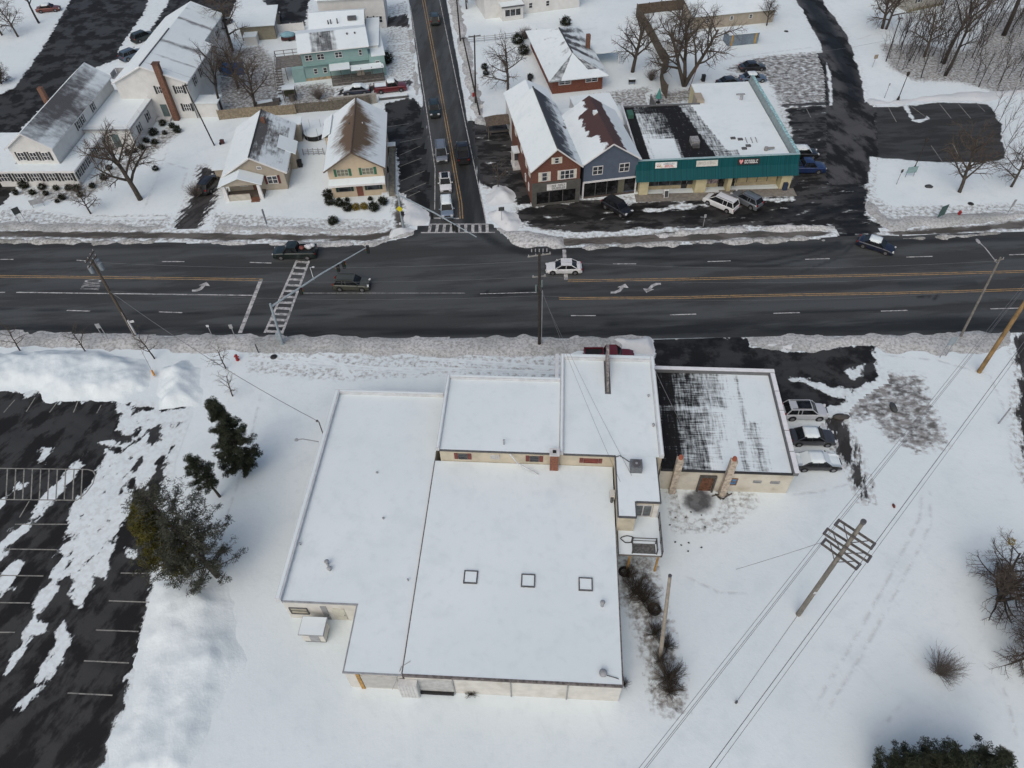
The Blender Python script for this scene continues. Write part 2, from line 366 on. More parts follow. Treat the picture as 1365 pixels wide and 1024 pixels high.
sheet('strip_car_park', [(690, 280), (770, 268), (850, 266), (1050, 263), (1062, 215), (1048, 143), (1105, 141), (1158, 136), (1160, 215), (1152, 285), (1180, 305), (1150, 325), (1112, 320), (1105, 303), (1000, 302), (900, 304), (760, 309), (715, 303), (690, 297)], slush_m, .006, .3, 1.0, also=[LANE, SIDE, TRAMP, MAINR], maxd=.62,
      snow=[[(826, 262), (900, 264), (945, 262), (945, 266), (860, 270), (830, 272)], [(860, 279), (905, 274), (945, 272), (945, 275), (900, 280), (862, 283)], [(1060, 262), (1058, 268), (1020, 268), (1000, 266)]],
      wet=[([(720, 285), (800, 280), (1000, 285), (1130, 280), (1140, 325)], 1.6, .7), ([(1145, 225), (1140, 320)], 2.0, .75)])
sheet('brick_store_forecourt', FORE, slush_m, .004, .3, 1.0, also=[SIDEST, STRIP], maxd=.62)
sheet('access_lane', [(1035, -60), (1062, 0), (1092, 55), (1108, 100), (1112, 170), (1112, 240), (1152, 240), (1160, 200), (1152, 130), (1145, 95), (1128, 45), (1098, 5), (1075, -60)], wet_m, .009, .3, 1.0, also=[STRIP, SIDE, TRAMP],
      wet=[([(1062, -20), (1100, 35), (1128, 90), (1140, 130)], 1.5, .9)])
sheet('side_car_park', [(1150, 139), (1168, 142), (1195, 143), (1250, 137), (1300, 137), (1318, 139), (1334, 165), (1340, 212), (1310, 217), (1250, 217), (1180, 211), (1150, 208)], worn_m, .002, .3, 1.0, also=[STRIP, LANE],
      snow=[[(1203, 140), (1210, 152), (1215, 161), (1222, 163), (1214, 150), (1209, 140)], [(1212, 160), (1236, 158), (1233, 150), (1238, 158), (1226, 164)]])
sheet('trampled_lot', [(972, 92), (1010, 78), (1100, 70), (1106, 141), (1045, 143), (1030, 110), (1000, 100)], brush_m, -.002, .3, 1.0, also=[STRIP, LANE], maxd=.2)
sheet('front_car_park', [(871, 449), (992, 449), (1000, 462), (1060, 469), (1163, 458), (1170, 503), (1140, 520), (1120, 540), (1060, 555), (1030, 560), (1030, 498), (870, 494)], lot_m, .003, .35, .9,
      snow=[[(1038, 500), (1075, 505), (1105, 515), (1140, 520), (1135, 530), (1112, 530), (1070, 510), (1040, 504)], [(1127, 495), (1150, 487), (1150, 500), (1135, 508)]], wet=[([(875, 455), (990, 455)], 1, .5)])
sheet('churned_snow', [(1100, 545), (1135, 505), (1170, 502), (1222, 505), (1232, 530), (1255, 588), (1222, 596), (1190, 582), (1165, 552), (1130, 556)], brush_m, .001, .3, 1.0, maxd=.22)
sheet('churned_track', [(1104, 556), (1122, 556), (1136, 590), (1152, 640), (1156, 665), (1150, 664), (1136, 625), (1112, 600)], drive_m, .002, .3, .8)
sheet('side_lane', [(1352, 449), (1400, 440), (1500, 440), (1500, 700), (1372, 645), (1357, 560), (1360, 490)], drive_m, .002, .4, .8)
sheet('bungalow_driveway', [(268, 222), (292, 230), (288, 262), (276, 285), (262, 308), (228, 308), (250, 275), (262, 245)], drive_m, .003, .3, .8, maxd=.8)
sheet('teal_house_driveway', [(452, 119), (548, 107), (548, 113), (500, 120), (492, 128), (450, 127)], drive_m, .003, .35, .6)
sheet('rear_driveway', [(500, 25), (545, 19), (548, 36), (502, 36)], drive_m, .004, .35, .6)
sheet('garage_yard', [(352, 0), (415, -10), (405, 40), (372, 36), (362, 20)], lot_m, .003, .4, .6)
sheet('bare_soil_patch', [(912, 659), (935, 651), (952, 664), (944, 684), (926, 683), (914, 672)], M('wet_soil', (.10, .10, .10)) if False else ground_mat('wet_soil', (.10, .105, .11), amp=.7, soft=.5, patch=.3, patchscale=1), .002, .25, .6)
LOTSNOW = [[(156, 538), (154, 563), (161, 581), (179, 579), (190, 566), (180, 556), (171, 540)],
 [(131, 590), (164, 598), (186, 585), (198, 578), (205, 570), (225, 560), (243, 552), (243, 545), (205, 548), (175, 543), (172, 556), (188, 570), (175, 590), (145, 588)],
 [(117, 606), (113, 612), (88, 656), (60, 676), (30, 710), (0, 745), (-30, 780), (-30, 765), (0, 725), (46, 682), (55, 660), (84, 632)],
 [(196, 575), (180, 592), (160, 604), (141, 600), (140, 616), (118, 650), (97, 668), (90, 692), (95, 700), (82, 735), (70, 760), (50, 800), (41, 824), (20, 870), (0, 905), (8, 900), (30, 872), (44, 848), (62, 840), (50, 820), (74, 788), (80, 765), (95, 766), (103, 772), (94, 795), (93, 805), (108, 812), (115, 790), (128, 771), (140, 768), (150, 735), (158, 710), (170, 690), (178, 665), (172, 648), (176, 630), (185, 610), (200, 600)],
 [(84, 829), (95, 845), (85, 875), (67, 900), (48, 928), (33, 945), (26, 940), (46, 906), (69, 870)],
 [(195, 600), (215, 585), (222, 600), (205, 625), (195, 650), (180, 655), (176, 645), (188, 622)],
 [(0, 760), (20, 750), (30, 752), (22, 772), (0, 795), (-10, 790)], [(51, 608), (60, 597), (70, 598), (58, 615), (52, 617)], [(168, 732), (178, 734), (180, 742), (168, 742)], [(24, 645), (30, 647), (28, 652), (23, 650)], [(-5, 665), (8, 660), (5, 675), (-5, 680)],
 [(215, 560), (240, 545), (260, 540), (250, 580), (228, 640), (210, 690), (205, 680), (220, 620), (212, 600)]]
sheet('west_car_park', [(-260, 518), (0, 522), (24, 523), (30, 529), (55, 526), (66, 536), (92, 536), (118, 535), (158, 531), (165, 540), (205, 545), (245, 543), (243, 560), (222, 620), (205, 690), (200, 745), (201, 775), (185, 860), (160, 945), (120, 1060), (90, 1180), (-260, 1180)], WLOT, .004, .25, .8, snow=LOTSNOW, holes=-.42)
# ------------------------------------------------------------------ pavements, verges, snow banks
sheet('pavement_north', [(-500, 303), (0, 307), (240, 310), (480, 314), (520, 308), (536, 292), (541, 296), (540, 306), (500, 321), (240, 319), (0, 316), (-500, 312)], walk_m, .008, .35, .7)
sheet('pavement_by_cottage', [(527, 262), (534, 262), (540, 304), (527, 304)], walk_m, .012, .35, .5)
sheet('pavement_east', [(1180, 309), (1290, 302), (1365, 294), (1700, 272), (1700, 283), (1365, 303), (1290, 310), (1200, 316)], walk_m, .008, .35, .7)
sheet('pavement_strip', [(700, 322), (760, 318), (900, 310), (1090, 307), (1110, 311), (1090, 316), (900, 322), (760, 328)], walk_m, .014, .35, .7)
sheet('shop_pavement', [(848, 262), (1052, 252), (1060, 260), (848, 270)], M('concrete_walk', (.20, .185, .16), var=.2), .06, .5, 0)
DS = dirty_snow('dirty_snow', (.41, .43, .425), (.215, .215, .20), .40, .64, 3.2); DS2 = dirty_snow('sooty_snow', (.33, .335, .315), (.14, .138, .122), .40, .62, 3.0); PS = snow_mat('piled_snow', .14); CS = dirty_snow('clean_pile', (.62, .66, .67), (.40, .41, .40), .58, .8, .9)
mound('snow_verge', [(-500, 431), (0, 441.5), (480, 447.5), (872, 447.5), (868, 470), (830, 466), (760, 474), (600, 477), (450, 472), (300, 470), (0, 464), (-500, 452)], .22, DS, .3, 1.2, 3)
mound('snow_verge', [(990, 447), (1130, 445), (1345, 441), (1352, 462), (1310, 474), (1180, 470), (1162, 459), (1060, 471), (1000, 464)], .22, DS, .3, 1.2, 4)
mound('snow_verge', [(820, 453), (868, 450), (872, 472), (835, 468)], .7, CS, .3, 1.2, 5)
mound('snow_verge', [(992, 453), (1065, 456), (1060, 470), (1005, 465)], .6, CS, .3, 1.2, 6)
mound('roadside_snow', [(-500, 315), (0, 318), (205, 320), (212, 327), (0, 325), (-500, 323)], .28, DS2, .3, .7, 7)
mound('roadside_snow', [(262, 322), (420, 324), (490, 322), (540, 309), (556, 306), (553, 314), (500, 328), (420, 329), (268, 325)], .35, dirty_snow('grey_bank', (.45, .465, .46), (.19, .188, .175), .42, .64, 2.8), .3, .9, 8)
mound('roadside_snow', [(520, 306), (545, 304), (557, 306), (540, 316), (515, 320)], .7, CS, .3, .9, 9)
mound('snow_verge', [(-500, 290), (0, 296), (210, 300), (228, 304), (200, 309), (0, 307), (-500, 302)], .18, DS, .4, .8, 10)
mound('snow_verge', [(290, 298), (400, 304), (520, 303), (520, 307), (480, 312), (290, 308)], .18, DS, .4, .8, 11)
mound('snow_heap', [(646, 262), (655, 248), (676, 246), (690, 262), (688, 274), (648, 275)], 1.0, CS, .3, 2.2, 12)
mound('snow_heap', [(648, 284), (672, 277), (688, 285), (696, 300), (690, 312), (668, 310)], .9, CS, .3, 2.0, 13)
mound('roadside_snow', [(664, 305), (700, 307), (752, 316), (754, 330), (700, 332), (680, 326)], .5, dirty_snow('grey_bank'), .3, 1.0, 14)
mound('roadside_snow', [(870, 312), (940, 303), (1115, 300), (1118, 308), (1000, 309), (880, 318)], .5, dirty_snow('grey_bank'), .3, .9, 15)
mound('roadside_snow', [(760, 329), (900, 321), (1090, 315), (1100, 321), (900, 328), (762, 333)], .25, DS2, .3, .7, 16)
mound('roadside_snow', [(1195, 317), (1290, 312), (1365, 304), (1700, 284), (1700, 293), (1365, 311), (1290, 317), (1205, 320)], .3, DS2, .3, .7, 17)
mound('snow_verge', [(1150, 262), (1165, 268), (1185, 290), (1290, 285), (1365, 282), (1700, 262), (1700, 270), (1365, 293), (1290, 301), (1190, 308), (1165, 298)], .3, DS, .4, 1.0, 18)
mound('snow_verge', [(598, 0), (612, 0), (650, 168), (634, 165), (618, 95)], .4, dirty_snow('grey_bank'), .4, 1.2, 19)
mound('snow_verge', [(598, 0), (592, -60), (606, -60), (612, 0)], .4, dirty_snow('grey_bank'), .4, 1.2, 20)
mound('snow_verge', [(545, 40), (550, 40), (560, 128), (553, 128)], .3, DS, .4, 1.2, 21)
mound('snow_heap', [(-200, 468), (0, 470), (60, 466), (140, 468), (190, 478), (206, 494), (198, 520), (165, 536), (112, 536), (66, 540), (50, 524), (20, 521), (-200, 516)], 1.0, PS, .22, 2.2, 22, .3, flat=True)
mound('snow_heap', [(206, 520), (216, 490), (240, 480), (268, 490), (268, 540), (210, 548)], 1.0, PS, .22, 2.4, 23, .25, flat=True)
mound('snow_heap', [(203, 776), (235, 762), (285, 768), (315, 800), (325, 880), (300, 930), (250, 1040), (130, 1075), (150, 975), (175, 905), (190, 840)], .7, PS, .25, 2.6, 24, .4, flat=True)
mound('snow_heap', [(536, 264), (560, 272), (574, 290), (572, 300), (538, 300)], .4, CS, .3, 1.2, 25)
mound('snow_heap', [(1156, 137), (1175, 141), (1250, 134), (1320, 136), (1365, 125), (1500, 120), (1365, 118), (1250, 126), (1180, 134), (1160, 130)], .22, CS, .4, 1.2, 26)
# ------------------------------------------------------------------ road paint
def worn_paint(name, c, wear=.5):
    b = NB(name); n = b.noise(1.5, 6, (1, 1, 1), rough=.7); n2 = b.noise(12, 2)
    b.col(b.mix(b.ramp(b.math('ADD', n, b.math('MULTIPLY', n2, .25)), wear, wear+.3, 0, .8), c, (.07, .07, .07))); b.rough(.7); return b.m
WP = worn_paint('white_road_paint', (.50, .50, .49)); YP = worn_paint('yellow_road_paint', (.36, .23, .10), .55); LP = worn_paint('faded_stall_paint', (.27, .265, .24), .52)
ZM = .026
def stroke(mb, line, wd, z=ZM):
    for a, b in zip(line, line[1:]):
        A, B = at(*a), at(*b); d = (B-A); d.z = 0; d.normalize(); p = Vector((-d.y, d.x, 0))*wd/2
        mb.add([(A-p)[:2]+(z,), (B-p)[:2]+(z,), (B+p)[:2]+(z,), (A+p)[:2]+(z,)], [(0, 1, 2, 3)])
mb = MB()
for a, b in (((102, 347), (114, 348)), ((216, 349), (246, 349)), ((333, 350), (362, 351)), ((0, 346), (18, 346)), ((0, 390), (7, 390)), ((89, 414), (120, 415)), ((212, 416), (243, 417)), ((817, 352), (848, 352)), ((943, 349), (974, 348)), ((1073, 346), (1106, 345)), ((1208, 343), (1243, 342)), ((1345, 340), (1375, 339)), ((761, 421), (794, 421)), ((893, 420), (928, 419)), ((1031, 418), (1066, 417)), ((1174, 415), (1210, 414)), ((1320, 412), (1358, 411)), ((-60, 346), (-30, 346)), ((-40, 412), (-10, 412))): stroke(mb, [a, b], .16)
stroke(mb, [(22, 390), (180, 392), (337, 394)], .18); stroke(mb, [(640, 392), (715, 390)], .12); stroke(mb, [(400, 391), (620, 391)], .08)
S('lane_line', mb, WP)
mb = MB()
for pts in ([(-300, 366), (0, 367.5), (180, 369.5), (350, 372)], [(757, 373.5), (900, 371.5), (1015, 369), (1190, 365.5), (1365, 361), (1700, 350)], [(745, 397), (900, 396), (1015, 393), (1190, 390), (1300, 387), (1365, 385), (1700, 374)]):
    for o_ in (0, 2.2): stroke(mb, [(x, y+o_) for x, y in pts], .13)
S('yellow_centre_line', mb, YP)
mb = MB(); stroke(mb, [(563, 0), (582, 100), (600, 200), (612, 270), (613.5, 292)], .13); stroke(mb, [(566, 0), (585, 100), (603, 200), (615.5, 270), (617, 292)], .13); stroke(mb, [(535, -160), (563, 0)], .13); stroke(mb, [(538, -160), (566, 0)], .13)
S('yellow_centre_line', mb, YP)
mb = MB(); stroke(mb, [(547, 8), (569, 150), (580, 225), (579.5, 280)], .13); stroke(mb, [(586, 0), (613, 130), (634, 230), (648, 296)], .13); stroke(mb, [(576, 291), (612, 291.5)], .3)
S('edge_line', mb, WP)
mb = MB(); stroke(mb, [(348, 373), (320, 444)], .5); S('stop_line', mb, WP)
mb = MB(); stroke(mb, [(752, 333), (754.5, 373)], .5); S('stop_line', mb, WP)
mb = MB(); A, B, C, D = (397, 347), (411, 349), (377, 444), (354, 444)
stroke(mb, [(396, 347), (353, 444)], .3); stroke(mb, [(412, 348), (376, 445)], .3)
for i in range(13):
    t = (i+.3)/12.6; t2 = t; l = (396+(353-396)*t, 347+97*t); r = (412+(376-412)*t, 348+97*t); stroke(mb, [l, r], .42, ZM+.003)
S('crosswalk', mb, WP)
mb = MB(); stroke(mb, [(572, 299), (651, 299)], .22); stroke(mb, [(561, 310.5), (660, 310)], .22)
for i in range(9): stroke(mb, [(574+i*9.4, 299), (572+i*9.7, 310)], .42, ZM+.003)
S('crosswalk', mb, WP)
def flat(mb, pts, z=ZM):
    vs = [tuple(at(*p))[:2]+(z,) for p in pts]; n = len(vs); area = sum(vs[i][0]*vs[(i+1) % n][1]-vs[(i+1) % n][0]*vs[i][1] for i in range(n))
    mb.add(vs, [tuple(range(n)) if area > 0 else tuple(range(n-1, -1, -1))])
mb = MB()
def arrow(mb, ox, oy, flip=1, sx=1.0):
    f = lambda u, v: (ox+u*flip*sx, oy+v*flip)
    stem = [(0, 12), (7, 12), (13, 9.5), (18, 4)]; low = [(0, 9.5), (5, 9.2), (10, 7), (13.5, 3.5)]
    for i in range(3): flat(mb, [f(*stem[i]), f(*stem[i+1]), f(*low[i+1]), f(*low[i])])
    flat(mb, [f(9, 3.7), f(24, 4.6), f(19.5, -1)])
arrow(mb, 256, 377); S('turn_arrow', mb, WP)
mb = MB(); arrow(mb, 814, 379.5); S('turn_arrow', mb, WP)
mb = MB(); arrow(mb, 881, 389.5, -1); S('turn_arrow', mb, WP)
def textmesh(s, size=1.0):
    cu = bpy.data.curves.new('lettering', 'FONT'); cu.body = s; cu.size = size; cu.align_x = 'LEFT'
    o = bpy.data.objects.new('lettering', cu); COL.objects.link(o)
    bpy.context.view_layer.update(); dg_ = bpy.context.evaluated_depsgraph_get()
    me = bpy.data.meshes.new_from_object(o.evaluated_get(dg_)); bpy.data.objects.remove(o); bpy.data.curves.remove(cu); return me
def text_on(mb, s, f):
    "lay lettering through f(u, v) with u, v in 0..1 over its own box"
    me = textmesh(s); xs = [v.co.x for v in me.vertices]; ys = [v.co.y for v in me.vertices]; a, b, c, d = min(xs), max(xs), min(ys), max(ys)
    mb.add([f((v.co.x-a)/(b-a), (v.co.y-c)/(d-c)) for v in me.vertices], [tuple(p.vertices) for p in me.polygons]); bpy.data.meshes.remove(me)
mb = MB()
def onl(u, v):
    y = 373+14*u; x0_ = 114-8*u; x1_ = 136-4*u; p = at(x0_+(x1_-x0_)*v, y); return (p.x, p.y, ZM)
text_on(mb, 'ONLY', onl); S('road_lettering', mb, WP)
mb = MB()
for a, b in (((20, 699), (90, 699)), ((8, 732), (76, 733)), ((-10, 767), (58, 768)), ((-30, 803), (40, 804)), ((-60, 843), (20, 843)), ((161, 764), (200, 764.5)), ((145, 801), (200, 803)), ((128, 840), (185, 842)), ((112, 881), (172, 884)), ((90, 924), (150, 927)), ((20, 533), (5, 550)), ((47, 530), (35, 549)), ((75, 538), (66, 550)), ((104, 535), (98, 550)), ((135, 540), (129, 551)), ((39, 668), (26, 690))): stroke(mb, [a, b], .11, .012)
stroke(mb, [(-60, 624), (0, 624.5), (117, 626), (124, 628), (127, 633), (124, 645), (114, 658), (103, 667), (0, 666), (-60, 666)], .12, .012)
for i in range(-4, 10): stroke(mb, [(10+i*11.1, 625), (8+i*11.1, 666)], .12, .015)
S('stall_line', mb, LP)
mb = MB()
for a, b in (((1184, 143), (1195, 163)), ((1212, 140), (1238, 159)), ((1252, 138), (1268, 158)), ((1277, 138), (1294, 158)), ((1301, 137), (1313, 149)), ((1241, 194), (1257, 217)), ((1270, 192), (1278, 208)), ((1075, 145), (1081, 157)), ((533, 190), (562, 184)), ((533, 207), (560, 195)), ((533, 222), (562, 211)), ((533, 242), (566, 228)), ((535, 258), (568, 244)), ((536, 266), (560, 255)), ((512, 170), (545, 165))): stroke(mb, [a, b], .11, .0125)
S('stall_line', mb, LP)

LIT = ground_mat('woodland_litter', (.15, .132, .115), (1, 1, 1), amp=1.5, soft=.9, patch=.3, patchscale=.9, nscale=2.2, dirty=.3)
YRD = ground_mat('yard_slush', (.17, .16, .148), (1, 1, 1), amp=1.8, soft=.8, patch=.3, patchscale=.9, nscale=1.9, dirty=.25)
sheet('woodland_floor', [(1178, 60), (1190, 90), (1220, 106), (1280, 108), (1330, 122), (1460, 118), (1460, -10), (1330, 20), (1290, 70), (1220, 60)], LIT, .001, .4, 1.2, maxd=.12)
sheet('yard', [(296, 70), (345, 62), (372, 90), (385, 140), (300, 152), (292, 110)], YRD, .001, .4, 1.2, maxd=.25)
sheet('yard', [(380, 118), (430, 112), (460, 128), (440, 138), (385, 148)], YRD, .002, .4, 1.2, maxd=.25)
sheet('yard', [(790, 128), (862, 118), (868, 138), (845, 145)], YRD, .001, .4, 1.0, maxd=.1)
sheet('yard', [(868, 128), (905, 122), (960, 112), (975, 100), (990, 108), (930, 130), (872, 142)], YRD, .002, .4, 1.0, maxd=.3)
sheet('brush_floor', [(830, 750), (862, 745), (872, 790), (886, 840), (900, 900), (905, 945), (880, 940), (868, 880), (850, 820), (832, 790)], YRD, .002, .3, .9, maxd=.1)
sheet('lawn_edge', [(20, 252), (105, 254), (142, 235), (210, 185), (225, 172), (235, 178), (200, 205), (150, 240), (112, 262), (60, 266)], YRD, -0.0111, .35, .9, maxd=.05)

sheet('lawn_edge', [(0, 280), (110, 292), (220, 290), (225, 304), (110, 304), (0, 300)], YRD, -0.0110, .35, .9, maxd=-.38)
sheet('lawn_edge', [(290, 288), (400, 296), (520, 298), (522, 308), (400, 306), (290, 304)], YRD, -0.0109, .35, .9, maxd=-.34)
sheet('lawn_edge', [(340, 474), (440, 478), (640, 480), (740, 478), (742, 500), (600, 492), (450, 500), (340, 490)], YRD, -0.0108, .35, .9, maxd=-.58)
sheet('lawn_edge', [(550, 0), (546, 20), (556, 60), (560, 110), (520, 110), (520, 10)], YRD, -0.0107, .35, .9, maxd=-.4)
sheet('lawn_edge', [(900, 660), (985, 650), (1000, 668), (960, 700), (905, 700)], YRD, -0.0106, .3, .9, maxd=-.52)
sheet('lawn_edge', [(1160, 262), (1185, 280), (1290, 278), (1365, 275), (1365, 284), (1290, 288), (1190, 296)], YRD, -0.0105, .35, .9, maxd=-.4)
# ================================================================== building kit
WHITE = lambda: M('white_siding', (.62, .62, .60), .6, .06, 1.2, dirt=((.30, .29, .26), .35))
TRIM = lambda: M('white_trim', (.66, .66, .65), .5, .05)
RS = snow_mat('roof_snow', .05, True)
DARKTRIM = lambda: M('dark_metal_trim', (.09, .09, .092), .5, .2)
GL = glass()
def plane(name, parent, mat, p00, p10, p11, p01, bare=None, res=.4, th=.14, label=None):
    p00, p10, p11, p01 = map(Vector, (p00, p10, p11, p01)); LU = max((p10-p00).length, (p11-p01).length); LV = max((p01-p00).length, (p11-p10).length)
    nu, nv = (max(1, int(LU/res)), max(1, int(LV/res))) if bare else (1, 1); mb = MB(); mb.uv = []; bv = []
    for dz in (0, -th):
        for j in range(nv+1):
            for i in range(nu+1):
                u, v = i/nu, j/nv; p = (p00*(1-u)+p10*u)*(1-v)+(p01*(1-u)+p11*u)*v
                mb.v.append((p.x, p.y, p.z+dz)); mb.uv.append((u*LU, v*LV)); bv.append(bare(u, v) if bare else -5)
    n = (nu+1)*(nv+1); ix = lambda i, j, b=0: b*n+j*(nu+1)+i
    for j in range(nv):
        for i in range(nu):
            mb.f.append((ix(i, j), ix(i+1, j), ix(i+1, j+1), ix(i, j+1))); mb.f.append((ix(i, j, 1), ix(i, j+1, 1), ix(i+1, j+1, 1), ix(i+1, j, 1)))
    for i in range(nu): mb.f += [(ix(i, 0, 1), ix(i+1, 0, 1), ix(i+1, 0), ix(i, 0)), (ix(i+1, nv, 1), ix(i, nv, 1), ix(i, nv), ix(i+1, nv))]
    for j in range(nv): mb.f += [(ix(0, j+1, 1), ix(0, j, 1), ix(0, j), ix(0, j+1)), (ix(nu, j, 1), ix(nu, j+1, 1), ix(nu, j+1), ix(nu, j))]
    mb.mi = [0]*len(mb.f); mb.at = {'bare': bv}
    return P(name, mb, mat, parent, label)
def gable(parent, x0, x1, y0, y1, eave, ridge, wallm, roofm, bl=None, br=None, oh=.35, rx=None, wall='wall', fr=.3, trim=True, ridgecap=None):
    "gable-fronted block: ridge runs along y, gable end at y0"
    rx = (x0+x1)/2 if rx is None else rx
    mb = MB(); mb.extr([(x0, 0), (x1, 0), (x1, eave), (rx, ridge), (x0, eave)], 'y', y0, y1); w_ = P(wall, mb, wallm, parent)
    sl, sr = (ridge-eave)/(rx-x0), (ridge-eave)/(x1-rx); a, b = y0-fr, y1+fr; t = .16
    plane('roof', parent, roofm, (x0-oh, a, eave-oh*sl+t), (x0-oh, b, eave-oh*sl+t), (rx, b, ridge+t), (rx, a, ridge+t), bl, th=.15) if False else None
    r1 = plane('roof', parent, roofm, (x0-oh, b, eave-oh*sl+t), (x0-oh, a, eave-oh*sl+t), (rx, a, ridge+t), (rx, b, ridge+t), bl, th=.15)
    r2 = plane('roof', parent, roofm, (x1+oh, a, eave-oh*sr+t), (x1+oh, b, eave-oh*sr+t), (rx, b, ridge+t), (rx, a, ridge+t), br, th=.15)
    if trim:
        mb = MB()
        for (ex, s_) in ((x0-oh, sl), (x1+oh, sr)):
            mb.tube([(ex, a-.03, eave-oh*s_+.02), (rx, a-.03, ridge+.02)], .11, 4)
            mb.tube([(ex, a, eave-oh*s_+.04), (ex, b, eave-oh*s_+.04)], .07, 4)
        P('fascia', mb, trim if not isinstance(trim, bool) else TRIM(), parent)
    if ridgecap:
        P('ridge_cap', MB().tube([(rx, a, ridge+t+.02), (rx, b, ridge+t+.02)], .12, 5), ridgecap, parent)
    return w_
def win(parent, p0, p1, s, z, w_, h, fm=None, sh=None, n=1, gm=None, shw=.35, bars=True):
    "window centred s along wall p0->p1 (outward on its right), sill at z"
    p0, p1 = Vector(p0), Vector(p1); d = (p1-p0).normalized(); nrm = Vector((d.y, -d.x)); a = math.atan2(d.y, d.x); c = p0+d*s
    mb = MB(); f = .07
    def bx(du, dz, sx, sz, th, off): q = c+d*du+nrm*off; mb.box((q.x, q.y, z+dz), (sx, th, sz), a)
    bx(0, f/2, w_, f, .10, .05); bx(0, h-f/2, w_, f, .10, .05); bx(-w_/2+f/2, h/2, f, h-2*f, .10, .05); bx(w_/2-f/2, h/2, f, h-2*f, .10, .05)
    for i in range(1, n): bx(-w_/2+w_*i/n, h/2, .09, h-2*f, .09, .045)
    if bars: bx(0, h*.5, w_-2*f, .05, .07, .035)
    fr = P('window', mb, fm or TRIM(), parent)
    q = c+nrm*.015; P('pane', MB().box((q.x, q.y, z+h/2), (w_-.1, .03, h-.1), a), gm or GL, fr)
    if sh:
        for sgn in (-1, 1):
            q = c+d*sgn*(w_/2+shw/2+.03)+nrm*.03; P('shutter', MB().box((q.x, q.y, z+h/2), (shw, .06, h+.06), a), sh, parent)
    return fr
def door(parent, p0, p1, s, w_, h, m, z=0.0, label=None):
    p0, p1 = Vector(p0), Vector(p1); d = (p1-p0).normalized(); nrm = Vector((d.y, -d.x)); a = math.atan2(d.y, d.x); c = p0+d*s+nrm*.03
    o = P('door', MB().box((c.x, c.y, z+h/2), (w_, .06, h), a), m, parent, label)
    q = c+d*(w_/2-.1)+nrm*.06; P('handle', MB().box((q.x, q.y, z+1), (.05, .08, .14), a), DARKTRIM(), o); return o
def frame2(loc, rz):
    c, s = math.cos(rz), math.sin(rz)
    def f(px, py, z=0.0):
        d = at(px, py, z)-Vector((loc[0], loc[1], 0)); return (c*d.x+s*d.y, -s*d.x+c*d.y, z)
    return f
BLK = lambda: M('black_shutter', (.03, .032, .035), .5)
def streaks(cols, base=-1.5):
    def f(u, v):
        return max([base]+[k-abs(u-c)/w_ for c, w_, k in cols])
    return f
# ================================================================== foreground commercial complex
G = R_(-4.3); OL = (7.74, 19.46, 0)
cx = T('commercial_building', 'large snow-roofed flat commercial building of joined white and cream blocks with three skylights', 'building', OL, G)
CREAM = M('cream_wall', (.50, .45, .35), .7, .08, 1.0, dirt=((.26, .22, .16), .5))
OWHITE = M('weathered_white_wall', (.58, .57, .53), .7, .08, 1.1, dirt=((.30, .27, .21), .45))
COP = M('pale_metal_coping', (.55, .57, .58), .45, .10, 1.5)
GREYM = M('grey_metal', (.28, .29, .30), .5, .15)
RUST = M('stained_fascia', (.13, .115, .11), .7, .5, 3)
def slab(name, x0, y0, x1, y1, z, m=RS, th=.12): return P(name, MB().rect(x0, y0, x1, y1, z, z+th), m, cx)
# hall
HW = P('hall_wall', MB().rect(-16.95, 0, .2, 20.58, 0, 3.5), OWHITE, cx)
slab('hall_roof', -17.0, .05, .18, 20.55, 3.52, RS, .14)
mb = MB(); mb.rect(-17.05, -.12, .22, .045, 3.38, 3.68); mb.rect(.185, .05, .30, 13.9, 3.40, 3.67); mb.rect(-17.10, .05, -17.005, 20.4, 3.45, 3.66)
P('roof_edge', mb, RUST, cx)
for (x, y) in ((-12.4, 8.45), (-7.45, 8.35), (-2.55, 8.25)):
    mb = MB()
    for a, b, c, d in ((-.6, -.6, .6, -.5), (-.6, .5, .6, .6), (-.6, -.5, -.5, .5), (.5, -.5, .6, .5)): mb.rect(x+a, y+b, x+c, y+d, 3.66, 3.80)
    sk = P('skylight', mb, DARKTRIM(), cx); P('snow_cover', MB().rect(x-.495, y-.495, x+.495, y+.495, 3.66, 3.77), RS, sk)
# wing (L plan)
P('wing_wall', MB().prism([(-28.3, 5.7), (-21.75, 5.7), (-21.75, 0.05), (-17.12, 0.05), (-17.12, 28.9), (-28.3, 28.9)], 0, 3.3), OWHITE, cx)
P('wing_roof', MB().prism([(-28.25, 5.72), (-21.72, 5.72), (-21.72, 0.08), (-17.13, 0.08), (-17.13, 28.85), (-28.25, 28.85)], 3.32, 3.44), RS, cx)
mb = MB(); mb.rect(-28.75, 5.6, -28.26, 29.2, 3.3, 3.86); mb.rect(-28.25, 28.86, -17.2, 29.2, 3.3, 3.86); P('parapet', mb, COP, cx)
mb = MB(); mb.rect(-28.70, 5.7, -28.40, 29.1, 3.862, 3.90); mb.rect(-28.2, 28.93, -17.2, 29.12, 3.862, 3.89); P('parapet_snow', mb, RS, cx)
mb = MB(); mb.rect(-28.25, 5.6, -21.7, 5.715, 3.3, 3.47); mb.rect(-21.85, -.05, -17.15, .075, 3.3, 3.46); mb.rect(-21.84, .08, -21.725, 5.55, 3.32, 3.455); P('roof_edge', mb, GREYM, cx)
